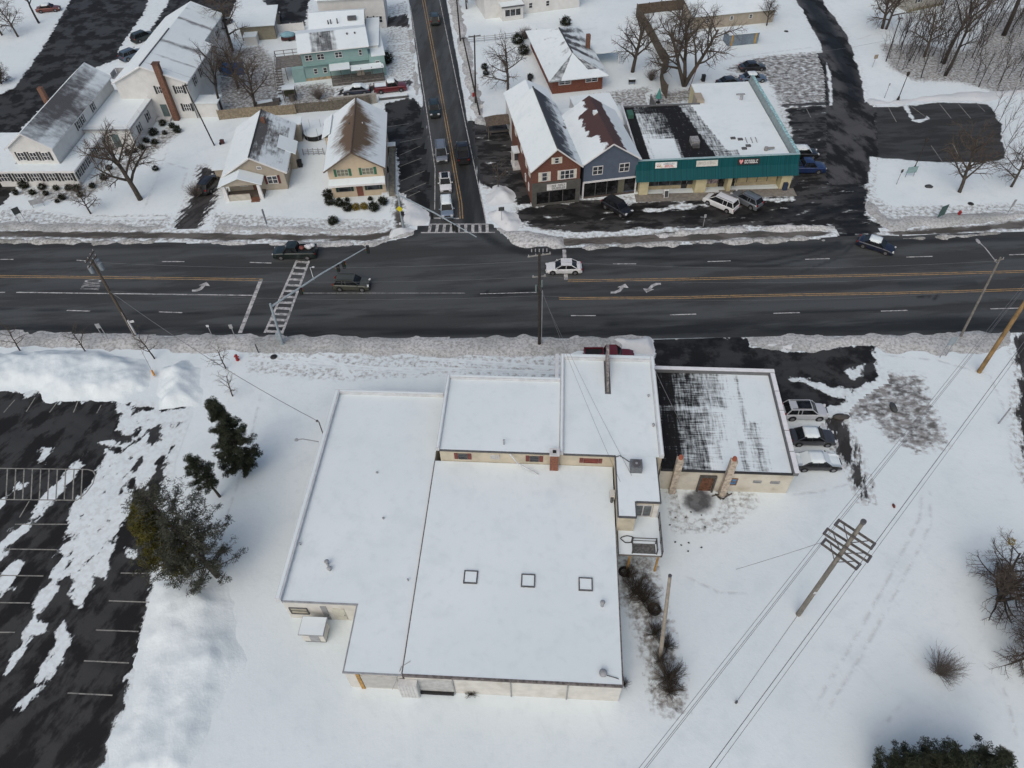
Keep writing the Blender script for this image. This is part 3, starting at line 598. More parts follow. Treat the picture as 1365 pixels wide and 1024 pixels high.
# front openings
YL = M('ochre_timber', (.38, .22, .06), .7, .3)
SHADE = M('recess_shade', (.02, .02, .02), .9)  # near-black colour standing in for shade at sill, flue and shed base
P('bay_door', MB().rect(-20.5, -.02, -17.6, .045, .35, 2.9), M('grey_bay_door', (.42, .42, .40), .7, .08), cx)
P('bay_post', MB().rect(-20.85, -.06, -20.55, .04, 0, 3.2), YL, cx)
mb = MB(); mb.rect(-17.45, -.55, -15.95, -.02, 0, 2.7)
for i in range(6): mb.rect(-17.42+i*.26, -.59, -17.32+i*.26, -.56, .05, 2.66)
P('corrugated_door', mb, M('corrugated_white_metal', (.55, .56, .55), .5, .1), cx)
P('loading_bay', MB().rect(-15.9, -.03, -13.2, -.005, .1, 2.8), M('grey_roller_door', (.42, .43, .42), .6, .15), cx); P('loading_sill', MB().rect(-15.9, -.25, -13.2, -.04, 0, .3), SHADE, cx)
mb = MB()
for x in (-13.1, -8.5, -4.0): mb.tube([(x, -.06, 0), (x, -.06, 3.4)], .05, 6)
P('downpipe', mb, GREYM, cx)
door(cx, (-28.3, 5.7), (-21.75, 5.7), 4.6, 1.1, 2.2, M('pale_door', (.5, .49, .42)), .2); win(cx, (-28.3, 5.7), (-21.75, 5.7), 1.1, 1.0, 1.6, 1.2, DARKTRIM(), gm=M('dusty_pane', (.34, .32, .25), .4))
door(cx, (-28.3, 5.7), (-21.75, 5.7), 3.4, .5, 2.6, GREYM, .1)
# office block and tall block
P('office_wall', MB().rect(-16.45, 20.6, -4.92, 29.7, 0, 5.4), CREAM, cx); slab('office_roof', -16.4, 20.58, -5.0, 29.6, 5.42)
P('showroom_wall', MB().rect(-4.9, 20.6, 4.7, 33.1, 0, 5.4), CREAM, cx); slab('showroom_roof', -4.6, 20.58, 4.4, 32.8, 5.42)
P('link_wall', MB().prism([(.32, 20.59), (.32, 14.0), (1.85, 14.0), (1.85, 15.6), (4.1, 15.6), (4.1, 20.59)], 0, 5.4), CREAM, cx)
P('link_roof', MB().prism([(.36, 20.57), (.36, 14.0), (1.83, 14.0), (1.83, 15.6), (4.08, 15.6), (4.08, 20.57)], 5.42, 5.54), RS, cx)
mb = MB()
mb.rect(-16.75, 20.5, -16.41, 30.0, 5.4, 5.82); mb.rect(-16.4, 29.61, -4.98, 30.0, 5.4, 5.82)
mb.rect(-4.97, 20.5, -4.62, 33.4, 5.4, 5.9); mb.rect(-4.6, 32.81, 4.42, 33.4, 5.4, 5.9); mb.rect(4.41, 20.5, 4.82, 33.4, 5.4, 5.9); mb.rect(-5.55, 29.9, -5.2, 33.4, 0, 5.85)
P('coping', mb, COP, cx)
mb = MB(); mb.rect(-16.68, 20.6, -16.5, 29.9, 5.822, 5.86); mb.rect(-16.4, 29.75, -5.0, 29.95, 5.822, 5.86); mb.rect(-4.88, 20.6, -4.72, 33.3, 5.902, 5.94); mb.rect(-4.6, 33.0, 4.4, 33.3, 5.902, 5.94); mb.rect(4.52, 20.6, 4.74, 33.3, 5.902, 5.94); P('coping_snow', mb, RS, cx)
mb = MB(); mb.rect(-16.45, 20.46, -5.0, 20.575, 5.36, 5.55); mb.rect(-4.6, 20.46, .3, 20.575, 5.36, 5.55); mb.rect(.22, 13.9, .345, 20.45, 5.36, 5.56); mb.rect(.35, 13.86, 1.9, 13.985, 5.36, 5.56); mb.rect(1.845, 13.99, 1.95, 15.5, 5.36, 5.56); mb.rect(1.96, 15.46, 4.2, 15.585, 5.36, 5.56); mb.rect(4.10, 15.59, 4.2, 20.45, 5.36, 5.56)
P('roof_edge', mb, DARKTRIM(), cx)
RSH = M('red_shutter', (.16, .05, .042), .7, .2)
A, B = (-16.45, 20.6), (.3, 20.6)
win(cx, A, B, 2.2, 4.1, .9, .85, DARKTRIM(), RSH); win(cx, A, B, 9.1, 4.1, .9, .85, DARKTRIM(), RSH)
win(cx, A, B, 5.3, 4.3, .9, .6, M('pale_louvre', (.5, .5, .49)), gm=M('pale_louvre2', (.42, .42, .41))); win(cx, A, B, 14.5, 4.2, 1.4, .65, RSH, RSH, gm=M('red_board', (.22, .06, .05)))
ch = P('chimney', MB().rect(-5.85, 19.85, -5.05, 20.58, 3.67, 6.1), M('red_brick', (.20, .085, .055), .8, .35, 6), cx)
P('chimney_cap', MB().rect(-5.92, 19.78, -4.98, 20.63, 6.1, 6.25), M('concrete_cap', (.55, .55, .54)), ch); P('flue', MB().rect(-5.62, 20.05, -5.28, 20.38, 6.25, 6.3), SHADE, ch)
P('rain_pipe', MB().tube([(-9.7, 20.42, 5.4), (-8.9, 19.9, 4.6), (-6.9, 19.3, 3.72)], .07, 6), COP, cx)
def vent(x, y, z, h=.5, r=.13, l=None): P('vent_pipe', MB().cyl((x, y, z), r, h, 10).ell((x, y, z+h), (r*1.7, r*1.7, r*1.2), 10, 5), GREYM, cx, l)
vent(-25.1, 9.2, 3.44, .55); vent(-24.8, 8.7, 3.44, .35); vent(-1.2, 6.4, 3.66, .7); vent(-1.3, .75, 3.66, .35, .2); vent(-10.3, 21.4, 5.54, .7, .06); vent(-28.0, 11.0, 3.44, .3, .06); vent(4.1, 24.2, 5.54, .3, .09); vent(3.9, 28.0, 5.54, .25, .08); vent(-22.5, 19.0, 3.44, .15, .07); vent(-21.0, 14.0, 3.44, .15, .07); vent(-17.8, 8.0, 3.44, .3, .05)
P('conduit', MB().tube([(-1.3, .75, 3.75), (-.2, .5, 3.72), (.36, .4, 3.4)], .035, 5), DARKTRIM(), cx)
P('conduit', MB().tube([(-16.5, 1.0, 3.8), (-17.2, .6, 3.6), (-17.6, -.5, 3.0), (-17.9, -.7, 2.2)], .03, 5), GREYM, cx)
# deck on the link
DK = P('deck', MB().rect(.45, 11.6, 4.3, 15.55, 2.75, 2.95), M('grey_deck_timber', (.16, .15, .14), .8, .3), cx); P('deck_snow', MB().rect(.5, 11.66, 4.22, 15.55, 2.95, 3.02), RS, cx)
P('stair_opening', MB().rect(1.7, 11.75, 3.75, 12.75, 3.022, 3.03), M('stairwell_shade', (.10, .10, .095), .8, .4, 5), cx)  # dark sheet puts the stairwell's shade into colour; the deck is uncut
mb = MB()
for x0, y0, x1, y1 in ((4.25, 11.6, 4.25, 15.5), (1.65, 12.8, 3.8, 12.8), (1.65, 11.75, 1.65, 12.8), (3.8, 11.75, 3.8, 12.8)):
    mb.tube([(x0, y0, 3.9), (x1, y1, 3.9)], .045, 4); mb.tube([(x0, y0, 3.45), (x1, y1, 3.45)], .035, 4); L_ = math.hypot(x1-x0, y1-y0); k = max(1, int(L_/1.2))
    for i in range(k+1): mb.box((x0+(x1-x0)*i/k, y0+(y1-y0)*i/k, 3.45), (.09, .09, .95))
P('railing', mb, M('dark_timber', (.075, .07, .065), .8, .3), cx)
for x in (1.5, 4.0): P('post', MB().rect(x-.08, 11.62, x+.08, 11.78, 0, 2.75), YL, cx)
win(cx, (1.86, 15.6), (4.1, 15.6), .85, 3.1, 1.6, 1.9, M('silver_frame', (.5, .5, .5)), n=2, bars=False, gm=M('door_glass', (.10, .11, .115), .15, .3)); P('door_panel', MB().rect(3.6, 15.5, 4.05, 15.6, 3.02, 5.1), OWHITE, cx)
P('meter_box', MB().rect(-.25, 16.7, .21, 17.4, 3.9, 4.5), OWHITE, cx); P('meter_pipe', MB().tube([(-.05, 16.6, 3.67), (-.05, 16.6, 4.3)], .14, 8), DARKTRIM(), cx)
P('service_cable', MB().tube([(.25, 20.3, 5.6), (.7, 20.4, 5.75), (1.5, 19.8, 5.7), (1.8, 19.4, 5.9)], .05, 5), DARKTRIM(), cx)
def loc_(x, y, z=0): c, s = math.cos(G), math.sin(G); return (OL[0]+c*x-s*y, OL[1]+s*x+c*y, z)
ac = T('air_conditioner', 'grey rooftop air conditioner with round fan on snowy roof', 'air conditioner', loc_(2.1, 19.1, 5.54), G)
P('casing', MB().rect(-.55, -.5, .55, .5, 0, .85), M('grey_casing', (.13, .14, .15), .5, .2, 4), ac); P('fan_grille', MB().cyl((0, 0, .85), .4, .06, 16), DARKTRIM(), ac); P('fan_hub', MB().cyl((0, 0, .91), .12, .03, 10), GREYM, ac)
mb = MB(); mb.extr([(-2.6, 0), (2.2, 0), (2.5, 1.9), (1.9, 2.0), (-1.0, .7)], 'x', -.13, .13)
fs = T('fin_sign', 'narrow rusty fin sign standing edge-on on the snowy roof front', 'sign', loc_(-.15, 30.9, 5.54), G); P('panel', mb, M('rusty_panel', (.19, .175, .165), .8, .5, 4), fs)
P('base_plate', MB().rect(-.3, -2.7, .3, 2.3, -.0, .04), DARKTRIM(), fs)
es = T('equipment_shed', 'small white equipment shed with snowy top beside the notched wall', 'shed', loc_(-25.6, 4.2), G)
P('wall', MB().rect(-.95, -.6, .95, .75, .25, 1.75), OWHITE, es); P('roof', MB().rect(-1.1, -.75, 1.1, .9, 1.75, 1.86), GREYM, es); P('roof_snow', MB().rect(-1.04, -.70, 1.04, .85, 1.86, 1.94), RS, es); P('base', MB().rect(-.9, -.55, .9, .7, 0, .25), SHADE, es); P('door', MB().rect(-.3, -.64, .5, -.6, .3, 1.65), GREYM, es)
ms = T('service_mast', 'short electric service mast on left parapet where the cable arrives', 'mast', loc_(-28.9, 23.6, 3.2), G)
P('mast_pipe', MB().tube([(0, 0, 0), (0, 0, 2.0), (-.15, .1, 2.15)], .06, 8), DARKTRIM(), ms); P('lamp_arm', MB().tube([(-.1, -1.2, .4), (-1.6, -1.3, .9), (-2.1, -1.4, .9)], .05, 6).ell((-2.2, -1.4, .85), (.22, .18, .14)), GREYM, ms); P('insulator', MB().ell((-.2, .1, 2.1), (.14, .14, .12)), DARKTRIM(), ms)
# ------------------------------------------------------------------ right-hand flat building
rb = T('flat_roofed_building', 'low cream building with half-bare black and snowy flat roof and two chimneys', 'building', OL, G)
P('wall', MB().rect(4.86, 20.7, 17.6, 33.7, 0, 3.25), M('stained_cream_wall', (.55, .52, .44), .75, .1, 1.2, dirt=((.22, .17, .11), .6)), rb)
def bare_rb(u, v):
    x = (.42 if v > .62 else .36 if v > .3 else (.22 if v < .25 else .34))
    b = (x-u)*7
    b = max(-.75, min(.28, b*.35)); b += .35 if u < .17 else 0
    if .22 < u < .39 and v < .3: b = .12
    if x-.03 < u < x+.14 and v > .62: b = max(b, -.08)
    if .58 < v < .64: b -= .35
    for c, w_, k, a0, a1 in ((.41, .03, .05, .3, .62), (.66, .02, 0, 0, .3), (.78, .03, .02, 0, .5), (.72, .015, -.1, .3, 1), (.58, .015, -.15, .6, 1), (.47, .02, -.1, .1, .3)):
        if a0 < v < a1: b = max(b, k-abs(u-c)/w_*.25)
    return max(-.8, min(.8, b))
plane('roof', rb, snowroof('black_membrane_roof', (.012, .012, .013), -.55, .5, 1.5, (3.0, .35, 1), 1.5, hatch=True), (4.9, 20.75, 3.36), (17.3, 20.75, 3.36), (17.3, 33.4, 3.36), (4.9, 33.4, 3.36), bare_rb, .18, .1)
mb = MB(); mb.rect(4.86, 33.41, 17.9, 33.95, 3.2, 3.75); mb.rect(17.35, 20.55, 17.85, 33.40, 3.2, 3.75); P('parapet', mb, M('parapet_metal', (.13, .135, .14), .6), rb)
mb = MB(); mb.rect(4.9, 33.5, 17.92, 33.97, 3.752, 3.80)
for i in range(5): mb.rect(17.42, 20.5+i*2.6, 17.88, 20.5+i*2.6+2.5, 3.752, 3.80)
P('coping', mb, M('white_coping', (.70, .71, .72), .5, .06), rb)
P('roof_edge', MB().rect(4.87, 20.58, 17.34, 20.74, 3.2, 3.42), M('black_edge', (.03, .03, .032)), rb)
for x, y, hh, lean in ((6.35, 20.35, 5.7, .05), (11.25, 20.25, 5.9, .05)):
    mb = MB(); mb.box((x, y, hh/2), (.62, .5, hh)); c1 = P('chimney', mb, M('mottled_concrete', (.42, .36, .29), .85, .35, 3, dirt=((.12, .10, .08), .6)), rb)
    P('chimney_pot', MB().cyl((x, y, hh), .2, .35, 10), M('terracotta', (.30, .09, .05)), c1)
A, B = (4.86, 20.7), (17.6, 20.7)
o = door(rb, A, B, 4.7, 1.2, 2.2, M('brown_door', (.12, .055, .03), .6, .5, 4)); P('door_frame', MB().rect(8.75, 20.45, 8.92, 20.69, 0, 2.5).rect(10.2, 20.45, 10.37, 20.69, 0, 2.5).rect(8.75, 20.45, 10.37, 20.69, 2.51, 2.65), M('dark_timber'), rb)
win(rb, A, B, 7.1, 1.2, 1.0, 1.1, M('brown_frame', (.2, .11, .06)), gm=M('blue_pane', (.05, .13, .25), .3, .6, 2)); win(rb, A, B, 9.5, 1.7, .8, .35, GREYM); win(rb, A, B, 11.2, 1.7, .9, .35, GREYM)
# ================================================================== white clapboard church-like complex
CL = (-66, 97, 0); CA = R_(-2)
chp = T('clapboard_building', 'rambling white clapboard building of gabled and flat wings with tall brick chimney', 'building', CL, CA)
W_ = WHITE(); GR = snowroof('frosted_grey_shingle', (.10, .10, .105), -.5, .5, .9, (1.2, .8, 1))
P('sunroom_wall', MB().rect(-11.2, 0, 1.0, 10.5, 0, 2.7), W_, chp)
P('sunroom_roof', MB().rect(-19, -.4, 1.4, 1.6, 2.72, 2.9).rect(-1.35, 1.6, 1.4, 10.9, 2.72, 2.9).rect(-19, 1.6, -8.5, 10.9, 2.72, 2.9), RS, chp)
P('roof_edge', MB().rect(-19, -.52, 1.52, -.41, 2.6, 2.88).rect(1.41, -.4, 1.52, 10.9, 2.6, 2.88), TRIM(), chp)
P('canopy_wall', MB().rect(-19, .5, -11.25, .7, 1.7, 2.7), M('olive_fascia', (.11, .10, .06)), chp)
A, B = (-11.2, 0), (1.0, 0)
for i in range(5): win(chp, A, B, 1.25+i*2.42, .95, 1.45, 1.35, None, BLK(), 3)
A, B = (1.0, 0), (1.0, 10.5)
for i in range(5): win(chp, A, B, 1.0+i*1.75, 1.0, .8, 1.3, None, BLK(), 1, shw=.28)
gable(chp, -8.1, -1.6, 1.6, 24, 5.7, 7.9, W_, GR, lambda u, v: -.5, lambda u, v: .45-abs(u-.45)*1.5+(.2 if v > .4 else -.1), .35)
A, B = (-8.1, 1.6), (-1.6, 1.6)
for s in (1.4, 3.25, 5.1): win(chp, A, B, s, 3.5, 1.05, 1.35, None, BLK(), 2, shw=.28)
A, B = (-1.6, 1.6), (-1.6, 24)
for s in (8.5, 10.2, 14.3): win(chp, A, B, s, 3.9, .8, 1.3, None, BLK(), 1, shw=.26)
P('flat_wing_wall', MB().rect(-1.5, 10.6, 5.9, 24, 0, 3.4), W_, chp); P('flat_wing_roof', MB().rect(-1.5, 10.5, 6.0, 23.7, 3.42, 3.54), RS, chp); P('roof_edge', MB().rect(-1.5, 10.38, 6.1, 10.49, 3.3, 3.56).rect(6.01, 10.5, 6.12, 20.4, 3.3, 3.56), GREYM, chp)
mb = MB()
for y in (10.7, 15.5, 20.2): mb.box((5.8, y, 3.85), (.06, .06, .62))
for z in (3.75, 3.95, 4.15): mb.tube([(5.8, 10.7, z), (5.8, 20.2, z)], .025, 4); mb.tube([(5.8, 10.7, z), (-1.2, 10.7, z)], .025, 4)
P('roof_railing', mb, TRIM(), chp)
A, B = (5.9, 10.6), (5.9, 24)
for s in (3.0, 6.8): win(chp, A, B, s, 1.3, .9, 1.4, None, BLK(), 1, shw=.28)
door(chp, (-1.5, 10.6), (5.9, 10.6), 4.6, 1.2, 2.2, M('teal_grey_door', (.10, .14, .14)), .4); P('entrance_steps', MB().rect(2.1, 9.2, 4.1, 10.55, 0, .18).rect(2.1, 9.7, 4.1, 10.55, .181, .36), M('concrete_cap'), chp); win(chp, (-1.5, 10.6), (5.9, 10.6), 2.4, 1.2, .8, 1.3)
SNR = snowroof('thin_snow_roof', (.17, .175, .18), -.4, .4, .9, (1, .5, 1))
gable(chp, 1.0, 12.9, 20.5, 34.4, 6.4, 9.0, W_, SNR, lambda u, v: -.75, streaks([(.12, .03, .2), (.35, .04, .3), (.7, .1, .25)], -.7), .4, 6.4, ridgecap=M('ridge_grey', (.12, .12, .125)))
mb = MB(); mb.extr([(1.0, 0), (11.4, 0), (11.4, 6.9), (6.4, 9.0), (1.0, 6.4)], 'y', 34.41, 46.5); P('rear_wall', mb, W_, chp)
plane('rear_roof', chp, SNR, (.6, 46.9, 6.4), (.6, 34.72, 6.4), (6.4, 34.72, 9.15), (6.4, 46.9, 9.15), lambda u, v: -.7); plane('rear_roof', chp, SNR, (11.8, 34.72, 6.85), (11.8, 46.9, 6.85), (6.4, 46.9, 9.15), (6.4, 34.72, 9.15), streaks([(.4, .1, .3), (.75, .06, .1)], -.7))
A, B = (1.0, 20.5), (12.9, 20.5)
win(chp, A, B, 7.2, 4.4, 1.2, 1.3, None, BLK(), 3); win(chp, A, B, 10.4, 4.4, 1.2, 1.3, None, BLK(), 3); win(chp, A, B, 10.6, 1.3, 1.2, 1.3, None, BLK(), 3); door(chp, A, B, 6.6, 1.1, 2.2, M('teal_grey_door'), .3)
P('porch', MB().rect(5.95, 19.2, 8.4, 20.45, 0, .35), M('concrete_cap'), chp)
A, B = (12.9, 20.5), (12.9, 34.4)
for s in (3.4, 6.6): win(chp, A, B, s, 4.3, .95, 1.35, None, BLK(), 1, shw=.28)
A, B = (11.4, 34.4), (11.4, 46.5)
for s in (3, 8): win(chp, A, B, s, 4.3, .95, 1.35, None, BLK(), 1, shw=.28)
c1 = P('chimney', MB().rect(8.8, 19.6, 9.75, 20.46, 0, 9.6), M('chimney_brick', (.155, .08, .055), .8, .3, 6), chp); P('chimney_cap', MB().rect(8.7, 19.5, 9.85, 20.56, 9.6, 9.75), M('dark_brick', (.10, .05, .035)), c1)
P('chimney', MB().rect(-9.0, 15.5, -8.3, 16.2, 0, 7.9), M('chimney_brick'), chp); P('side_porch_wall', MB().rect(12.92, 20.8, 16.6, 23.2, 0, 2.5), W_, chp); P('side_porch_roof', MB().rect(12.95, 20.6, 16.9, 23.5, 2.5, 2.65), RS, chp)
P('downpipe', MB().tube([(12.75, 20.38, 6.2), (12.75, 20.38, .1)], .06, 6), DARKTRIM(), chp)
mb = MB()
for x in (-.6, .6): mb.tube([(-7.2, 24.1, .1), (-7.2, 24.1, .1)], .01, 3)
P('fire_escape', MB().rect(-1.2, 24.1, 1.0, 26.2, 5.2, 5.3).rect(-1.2, 26.1, 1.0, 26.2, 5.3, 6.2).rect(-1.25, 24.1, -1.21, 26.0, 5.3, 6.2), M('galvanised', (.33, .34, .35)), chp)
# ================================================================== bungalow
bl = T('bungalow', 'tan bungalow with snowy gable roof and open front porch', 'house', (-37.2, 94.4, 0), R_(4.6)); f = frame2((-37.2, 94.4), R_(4.6))
TAN = M('tan_siding', (.34, .30, .24), .7, .08, 1.2); SH1 = snowroof('grey_shingle_roof', (.10, .098, .095), -.25, .35, .9, (.5, 2.2, 1), 1.2)
gable(bl, -4.2, 4.3, 0, 13.6, 3.1, 5.6, TAN, SH1, lambda u, v: -1.2, lambda u, v: .25-abs(u-.55)*.9+(.3 if v > .75 else -.05)-(1 if v < .12 else 0), .5, ridgecap=M('ridge_dark', (.045, .045, .045)))
mb = MB(); mb.extr([(-4.6, 2.5), (1.0, 2.5), (1.0, 2.7), (-1.8, 3.75), (-4.6, 2.7)], 'y', -2.3, -.02); P('porch_gable', mb, TAN, bl)
plane('porch_roof', bl, RS, (-4.95, -.1, 2.68), (-4.95, -2.6, 2.68), (-1.8, -2.6, 3.92), (-1.8, -.1, 3.92)); plane('porch_roof', bl, RS, (1.35, -2.6, 2.68), (1.35, -.1, 2.68), (-1.8, -.1, 3.92), (-1.8, -2.6, 3.92))
for x in (-4.3, .7): P('porch_column', MB().box((x, -2.05, 1.25), (.55, .5, 2.5), 0, 0, .75), TRIM(), bl)
P('porch_wall', MB().rect(-4.0, -2.2, -.9, -2.0, 0, .95).rect(-4.55, -1.8, -4.4, -.1, 0, .95), M('pale_tan', (.44, .41, .35)), bl); P('porch_floor', MB().rect(-4.4, -1.9, 1, -.05, 0, .3), M('porch_boards', (.12, .10, .08)), bl)
P('steps', MB().rect(-.8, -2.9, .4, -2.35, 0, .15).rect(-.8, -2.5, .4, -2.0, .151, .3), M('brown_steps', (.15, .07, .045)), bl)
win(bl, (-4.2, 0), (4.3, 0), 6.6, 1.1, 1.5, 1.3, None, M('maroon_shutter', (.10, .025, .025)), 2); win(bl, (-4.2, 0), (4.3, 0), 2.2, 1.0, 1.2, 1.4, None, None, 2); door(bl, (-4.2, 0), (4.3, 0), 4.0, 1, 2.1, M('brown_door'), .3)
win(bl, (-4.2, 0), (4.3, 0), 5.2, 3.6, .7, .5)
P('rear_wing', MB().rect(-3.9, 13.65, 5.2, 16.2, 0, 2.7), TAN, bl); P('rear_roof', MB().rect(-4.2, 13.95, 5.5, 16.5, 2.75, 2.9), RS, bl)
P('side_wing', MB().rect(-6.6, 3.2, -4.25, 6.2, 0, 2.1), TAN, bl); P('side_roof', MB().rect(-6.9, 3.0, -4.75, 6.4, 2.1, 2.25), RS, bl); P('bay', MB().rect(4.32, 5.5, 5.2, 8.6, 0, 2.6), TAN, bl); plane('bay_roof', bl, RS, (5.5, 5.2, 2.7), (5.5, 8.9, 2.7), (3.0, 8.9, 4.05), (3.0, 5.2, 4.05))
P('chimney', MB().rect(.4, 10.2, 1.0, 10.8, 4, 6.1), M('chimney_brick'), bl)
for s in (3, 11): win(bl, (4.3, 0), (4.3, 13.6), s, 1.2, .9, 1.2)
# ================================================================== cream house with brown roof
cr = T('gabled_house', 'cream two-storey house with brown roof melting free of snow and green shutters', 'house', (-21.9, 92.3, 0), R_(4.5))
CRM = M('cream_siding', (.52, .43, .31), .7, .06, 1.2); BRR = snowroof('brown_shingle_roof', (.125, .088, .060), -.3, .35, .85, (2.2, .5, 1), 1.0)
def meltb(u, v): return .55*(v-.35)*2.2-(abs(u-.42)*1.6)**2*.9
gable(cr, -3.8, 4.1, 0, 14.6, 5.0, 7.5, CRM, BRR, lambda u, v: meltb(1-u, v)-.05, lambda u, v: meltb(u, v), .45, fr=.7, trim=M('brown_fascia', (.13, .10, .075)), ridgecap=M('brown_ridge', (.11, .08, .055)))
GSH = M('green_shutter', (.03, .13, .075), .6)
A, B = (-3.8, 0), (4.1, 0)
win(cr, A, B, 2.1, 3.55, 1.7, 1.1, M('pale_frame', (.45, .45, .38)), GSH, 3, gm=M('curtain_pane', (.17, .17, .13), .3)); win(cr, A, B, 5.7, 3.55, 1.7, 1.1, M('pale_frame'), GSH, 3, gm=M('curtain_pane'))  # pane colour paler than the plain window glass
plane('porch_roof', cr, RS, (-3.9, -1.2, 2.75), (4.2, -1.2, 2.75), (4.2, -.02, 3.15), (-3.9, -.02, 3.15)); P('porch_fascia', MB().rect(-3.9, -1.28, 4.2, -1.21, 2.5, 2.76), TRIM(), cr)
win(cr, A, B, 1.9, 1.0, 1.8, 1.1, DARKTRIM(), M('dark_green_shutter', (.02, .05, .04))); win(cr, A, B, 6.1, 1.0, 1.8, 1.1, DARKTRIM(), M('dark_green_shutter')); door(cr, A, B, 4.05, .9, 2.0, M('red_brown_door', (.17, .06, .04)), .1)
for s in (3, 8, 12): win(cr, (4.1, 0), (4.1, 14.6), s, 3.4, .9, 1.2); 
P('rear_wing', MB().rect(-4.9, 9.5, -3.82, 14.6, 0, 4.4), CRM, cr); plane('wing_roof', cr, BRR, (-5.3, 15.0, 4.55), (-5.3, 9.2, 4.55), (-3.9, 9.2, 5.4), (-3.9, 15.0, 5.4), lambda u, v: -.5)
P('roof_vent', MB().cyl((1.3, 8.5, 6.2), .08, .9, 8), TRIM(), cr); P('roof_vent', MB().cyl((-.6, 8, 6.9), .1, .6, 8), DARKTRIM(), cr)
# retaining wall and stone post beside it
rw = T('retaining_wall', 'long low concrete wall with snowy top beside cream house car park', 'wall', at(519, 262), R_(5)); P('wall', MB().rect(0, 0, .9, 12.2, 0, .9), M('mossy_concrete', (.17, .16, .13), .85, .3, 2), rw); P('cap_snow', MB().rect(-1.1, .3, -.05, 10.6, 0, .35), RS, rw); P('end_cap', MB().rect(-.6, 12.21, 1.0, 13.3, 0, 1.1), M('mossy_concrete'), rw); P('end_snow', MB().rect(-.65, 12.2, 1.05, 13.35, 1.1, 1.2), RS, rw)
# ================================================================== teal house, olive house and neighbours
te = T('teal_house', 'two-storey teal house with streaky snow roof, side deck and front porch', 'house', (-36.4, 129.6, 0), R_(11))
TEAL = M('teal_siding', (.235, .36, .35), .7, .06, 1.2, dirt=((.22, .22, .2), .2)); STR = snowroof('streaked_shed_roof', (.09, .095, .10), -.3, .4, .9, (2.6, .12, 1), 1.2)
mb = MB(); mb.extr([(0, 0), (9.0, 0), (9.0, 5.2), (4.6, 6.35), (0, 5.2)], 'x', .3, 12.1); P('wall', mb, TEAL, te)
plane('roof', te, STR, (-.1, -.5, 5.25), (12.5, -.5, 5.25), (12.5, 4.6, 6.52), (-.1, 4.6, 6.52), lambda u, v: .05-abs(u-.38)*1.9+(.3 if .18 < u < .55 else -.1)-(.5 if .15 < u < .19 else 0)); plane('roof', te, STR, (12.5, 9.4, 5.25), (-.1, 9.4, 5.25), (-.1, 4.6, 6.52), (12.5, 4.6, 6.52), lambda u, v: -1)
P('gutter', MB().tube([(-.1, -.55, 5.15), (12.5, -.55, 5.15)], .08, 5), TRIM(), te)
A, B = (.3, 0), (12.1, 0)
for s, n in ((1.3, 2), (3.4, 2), (6.6, 2), (10.5, 1)): win(te, A, B, s, 3.55, 1.3 if n == 2 else .6, 1.05, None, None, n)
for s in (2.0, 3.7): win(te, A, B, s, 1.1, .7, 1.0)
P('skirt_roof', MB().rect(.2, -.42, 12.2, -.02, 2.75, 2.85), M('teal_skirt', (.20, .33, .32)), te); P('foundation', MB().rect(.2, -.1, 5.4, -.01, 0, .45), M('sandy_stone', (.33, .27, .18), .8, .3), te)
P('side_wing_wall', MB().rect(12.12, -1.2, 14.9, 14, 0, 3.6), TEAL, te); P('side_wing_roof', MB().rect(12.6, -1.3, 15.1, 14, 3.62, 3.76), RS, te); P('wing_vent', MB().rect(13.3, 6, 13.9, 6.7, 3.76, 4.2), DARKTRIM(), te)
win(te, (12.12, -1.2), (14.9, -1.2), 1.4, 1.9, .8, .9)
P('porch_roof', MB().rect(4.9, -3.0, 8.5, -.1, 2.62, 2.76).rect(8.55, -1.7, 14.2, -1.35, 2.4, 2.52).rect(8.6, -3.2, 14.5, -1.72, 2.3, 2.42), RS, te); P('porch_floor', MB().rect(4.9, -3.4, 14.4, -.2, 0, .5), M('grey_deck_timber'), te)
mb = MB()
for x in (5.0, 6.8, 8.5, 10.4, 12.3, 14.2): mb.box((x, -3.0, 1.3), (.1, .1, 2.6))
for z in (.9, 1.3): mb.tube([(5, -3.1, z), (14.4, -3.1, z)], .05, 4); mb.tube([(6, -4.3, z-.2), (14.4, -4.3, z-.2)], .05, 4)
P('porch_posts', mb, M('dark_timber'), te); door(te, (12.1, 0), (.3, 0), 1, .1, .1, TRIM()) if False else None
P('door_surround', MB().rect(9.6, -1.32, 10.9, -1.22, .5, 2.3), M('beige_panel', (.45, .40, .33)), te)
P('side_wing_low', MB().rect(-1.9, -.2, .28, 3.4, 0, 2.4), TEAL, te); P('deck', MB().rect(-4.6, 1.0, .2, 5.6, 2.4, 2.55), M('grey_deck_timber'), te)
mb = MB()
for x in (-4.6, -3, -1.4): mb.box((x, 5.5, 3.1), (.1, .1, 1.1)); mb.box((x, 1.1, 1.2), (.12, .12, 2.4))
for z in (3.0, 3.6): mb.tube([(-4.6, 5.5, z), (0, 5.5, z)], .05, 4); mb.tube([(-4.6, 1, z), (-4.6, 5.5, z)], .05, 4)
for i in range(10): mb.box((-4.2, .8-i*.55, 2.4-i*.24), (1.2, .3, .08))
mb.tube([(-4.9, .9, 3.4), (-4.9, -4.6, .9)], .05, 4); mb.tube([(-3.6, .9, 3.4), (-3.6, -4.6, .9)], .05, 4)
P('deck_stairs', mb, M('weathered_timber', (.10, .09, .08), .8, .3), te)
for s, x in ((0, 4.2), (1, 9.0), (2, 10.4)): P('roof_vent', MB().cyl((x, 3.2, 6.0), .16, .4, 8), DARKTRIM(), te)
ol = T('olive_house', 'olive two-storey house with black shutters behind the teal house', 'house', (-36.0, 139.0, 0), R_(5.5))
OLV = M('olive_siding', (.17, .155, .115), .7, .08, 1.2)
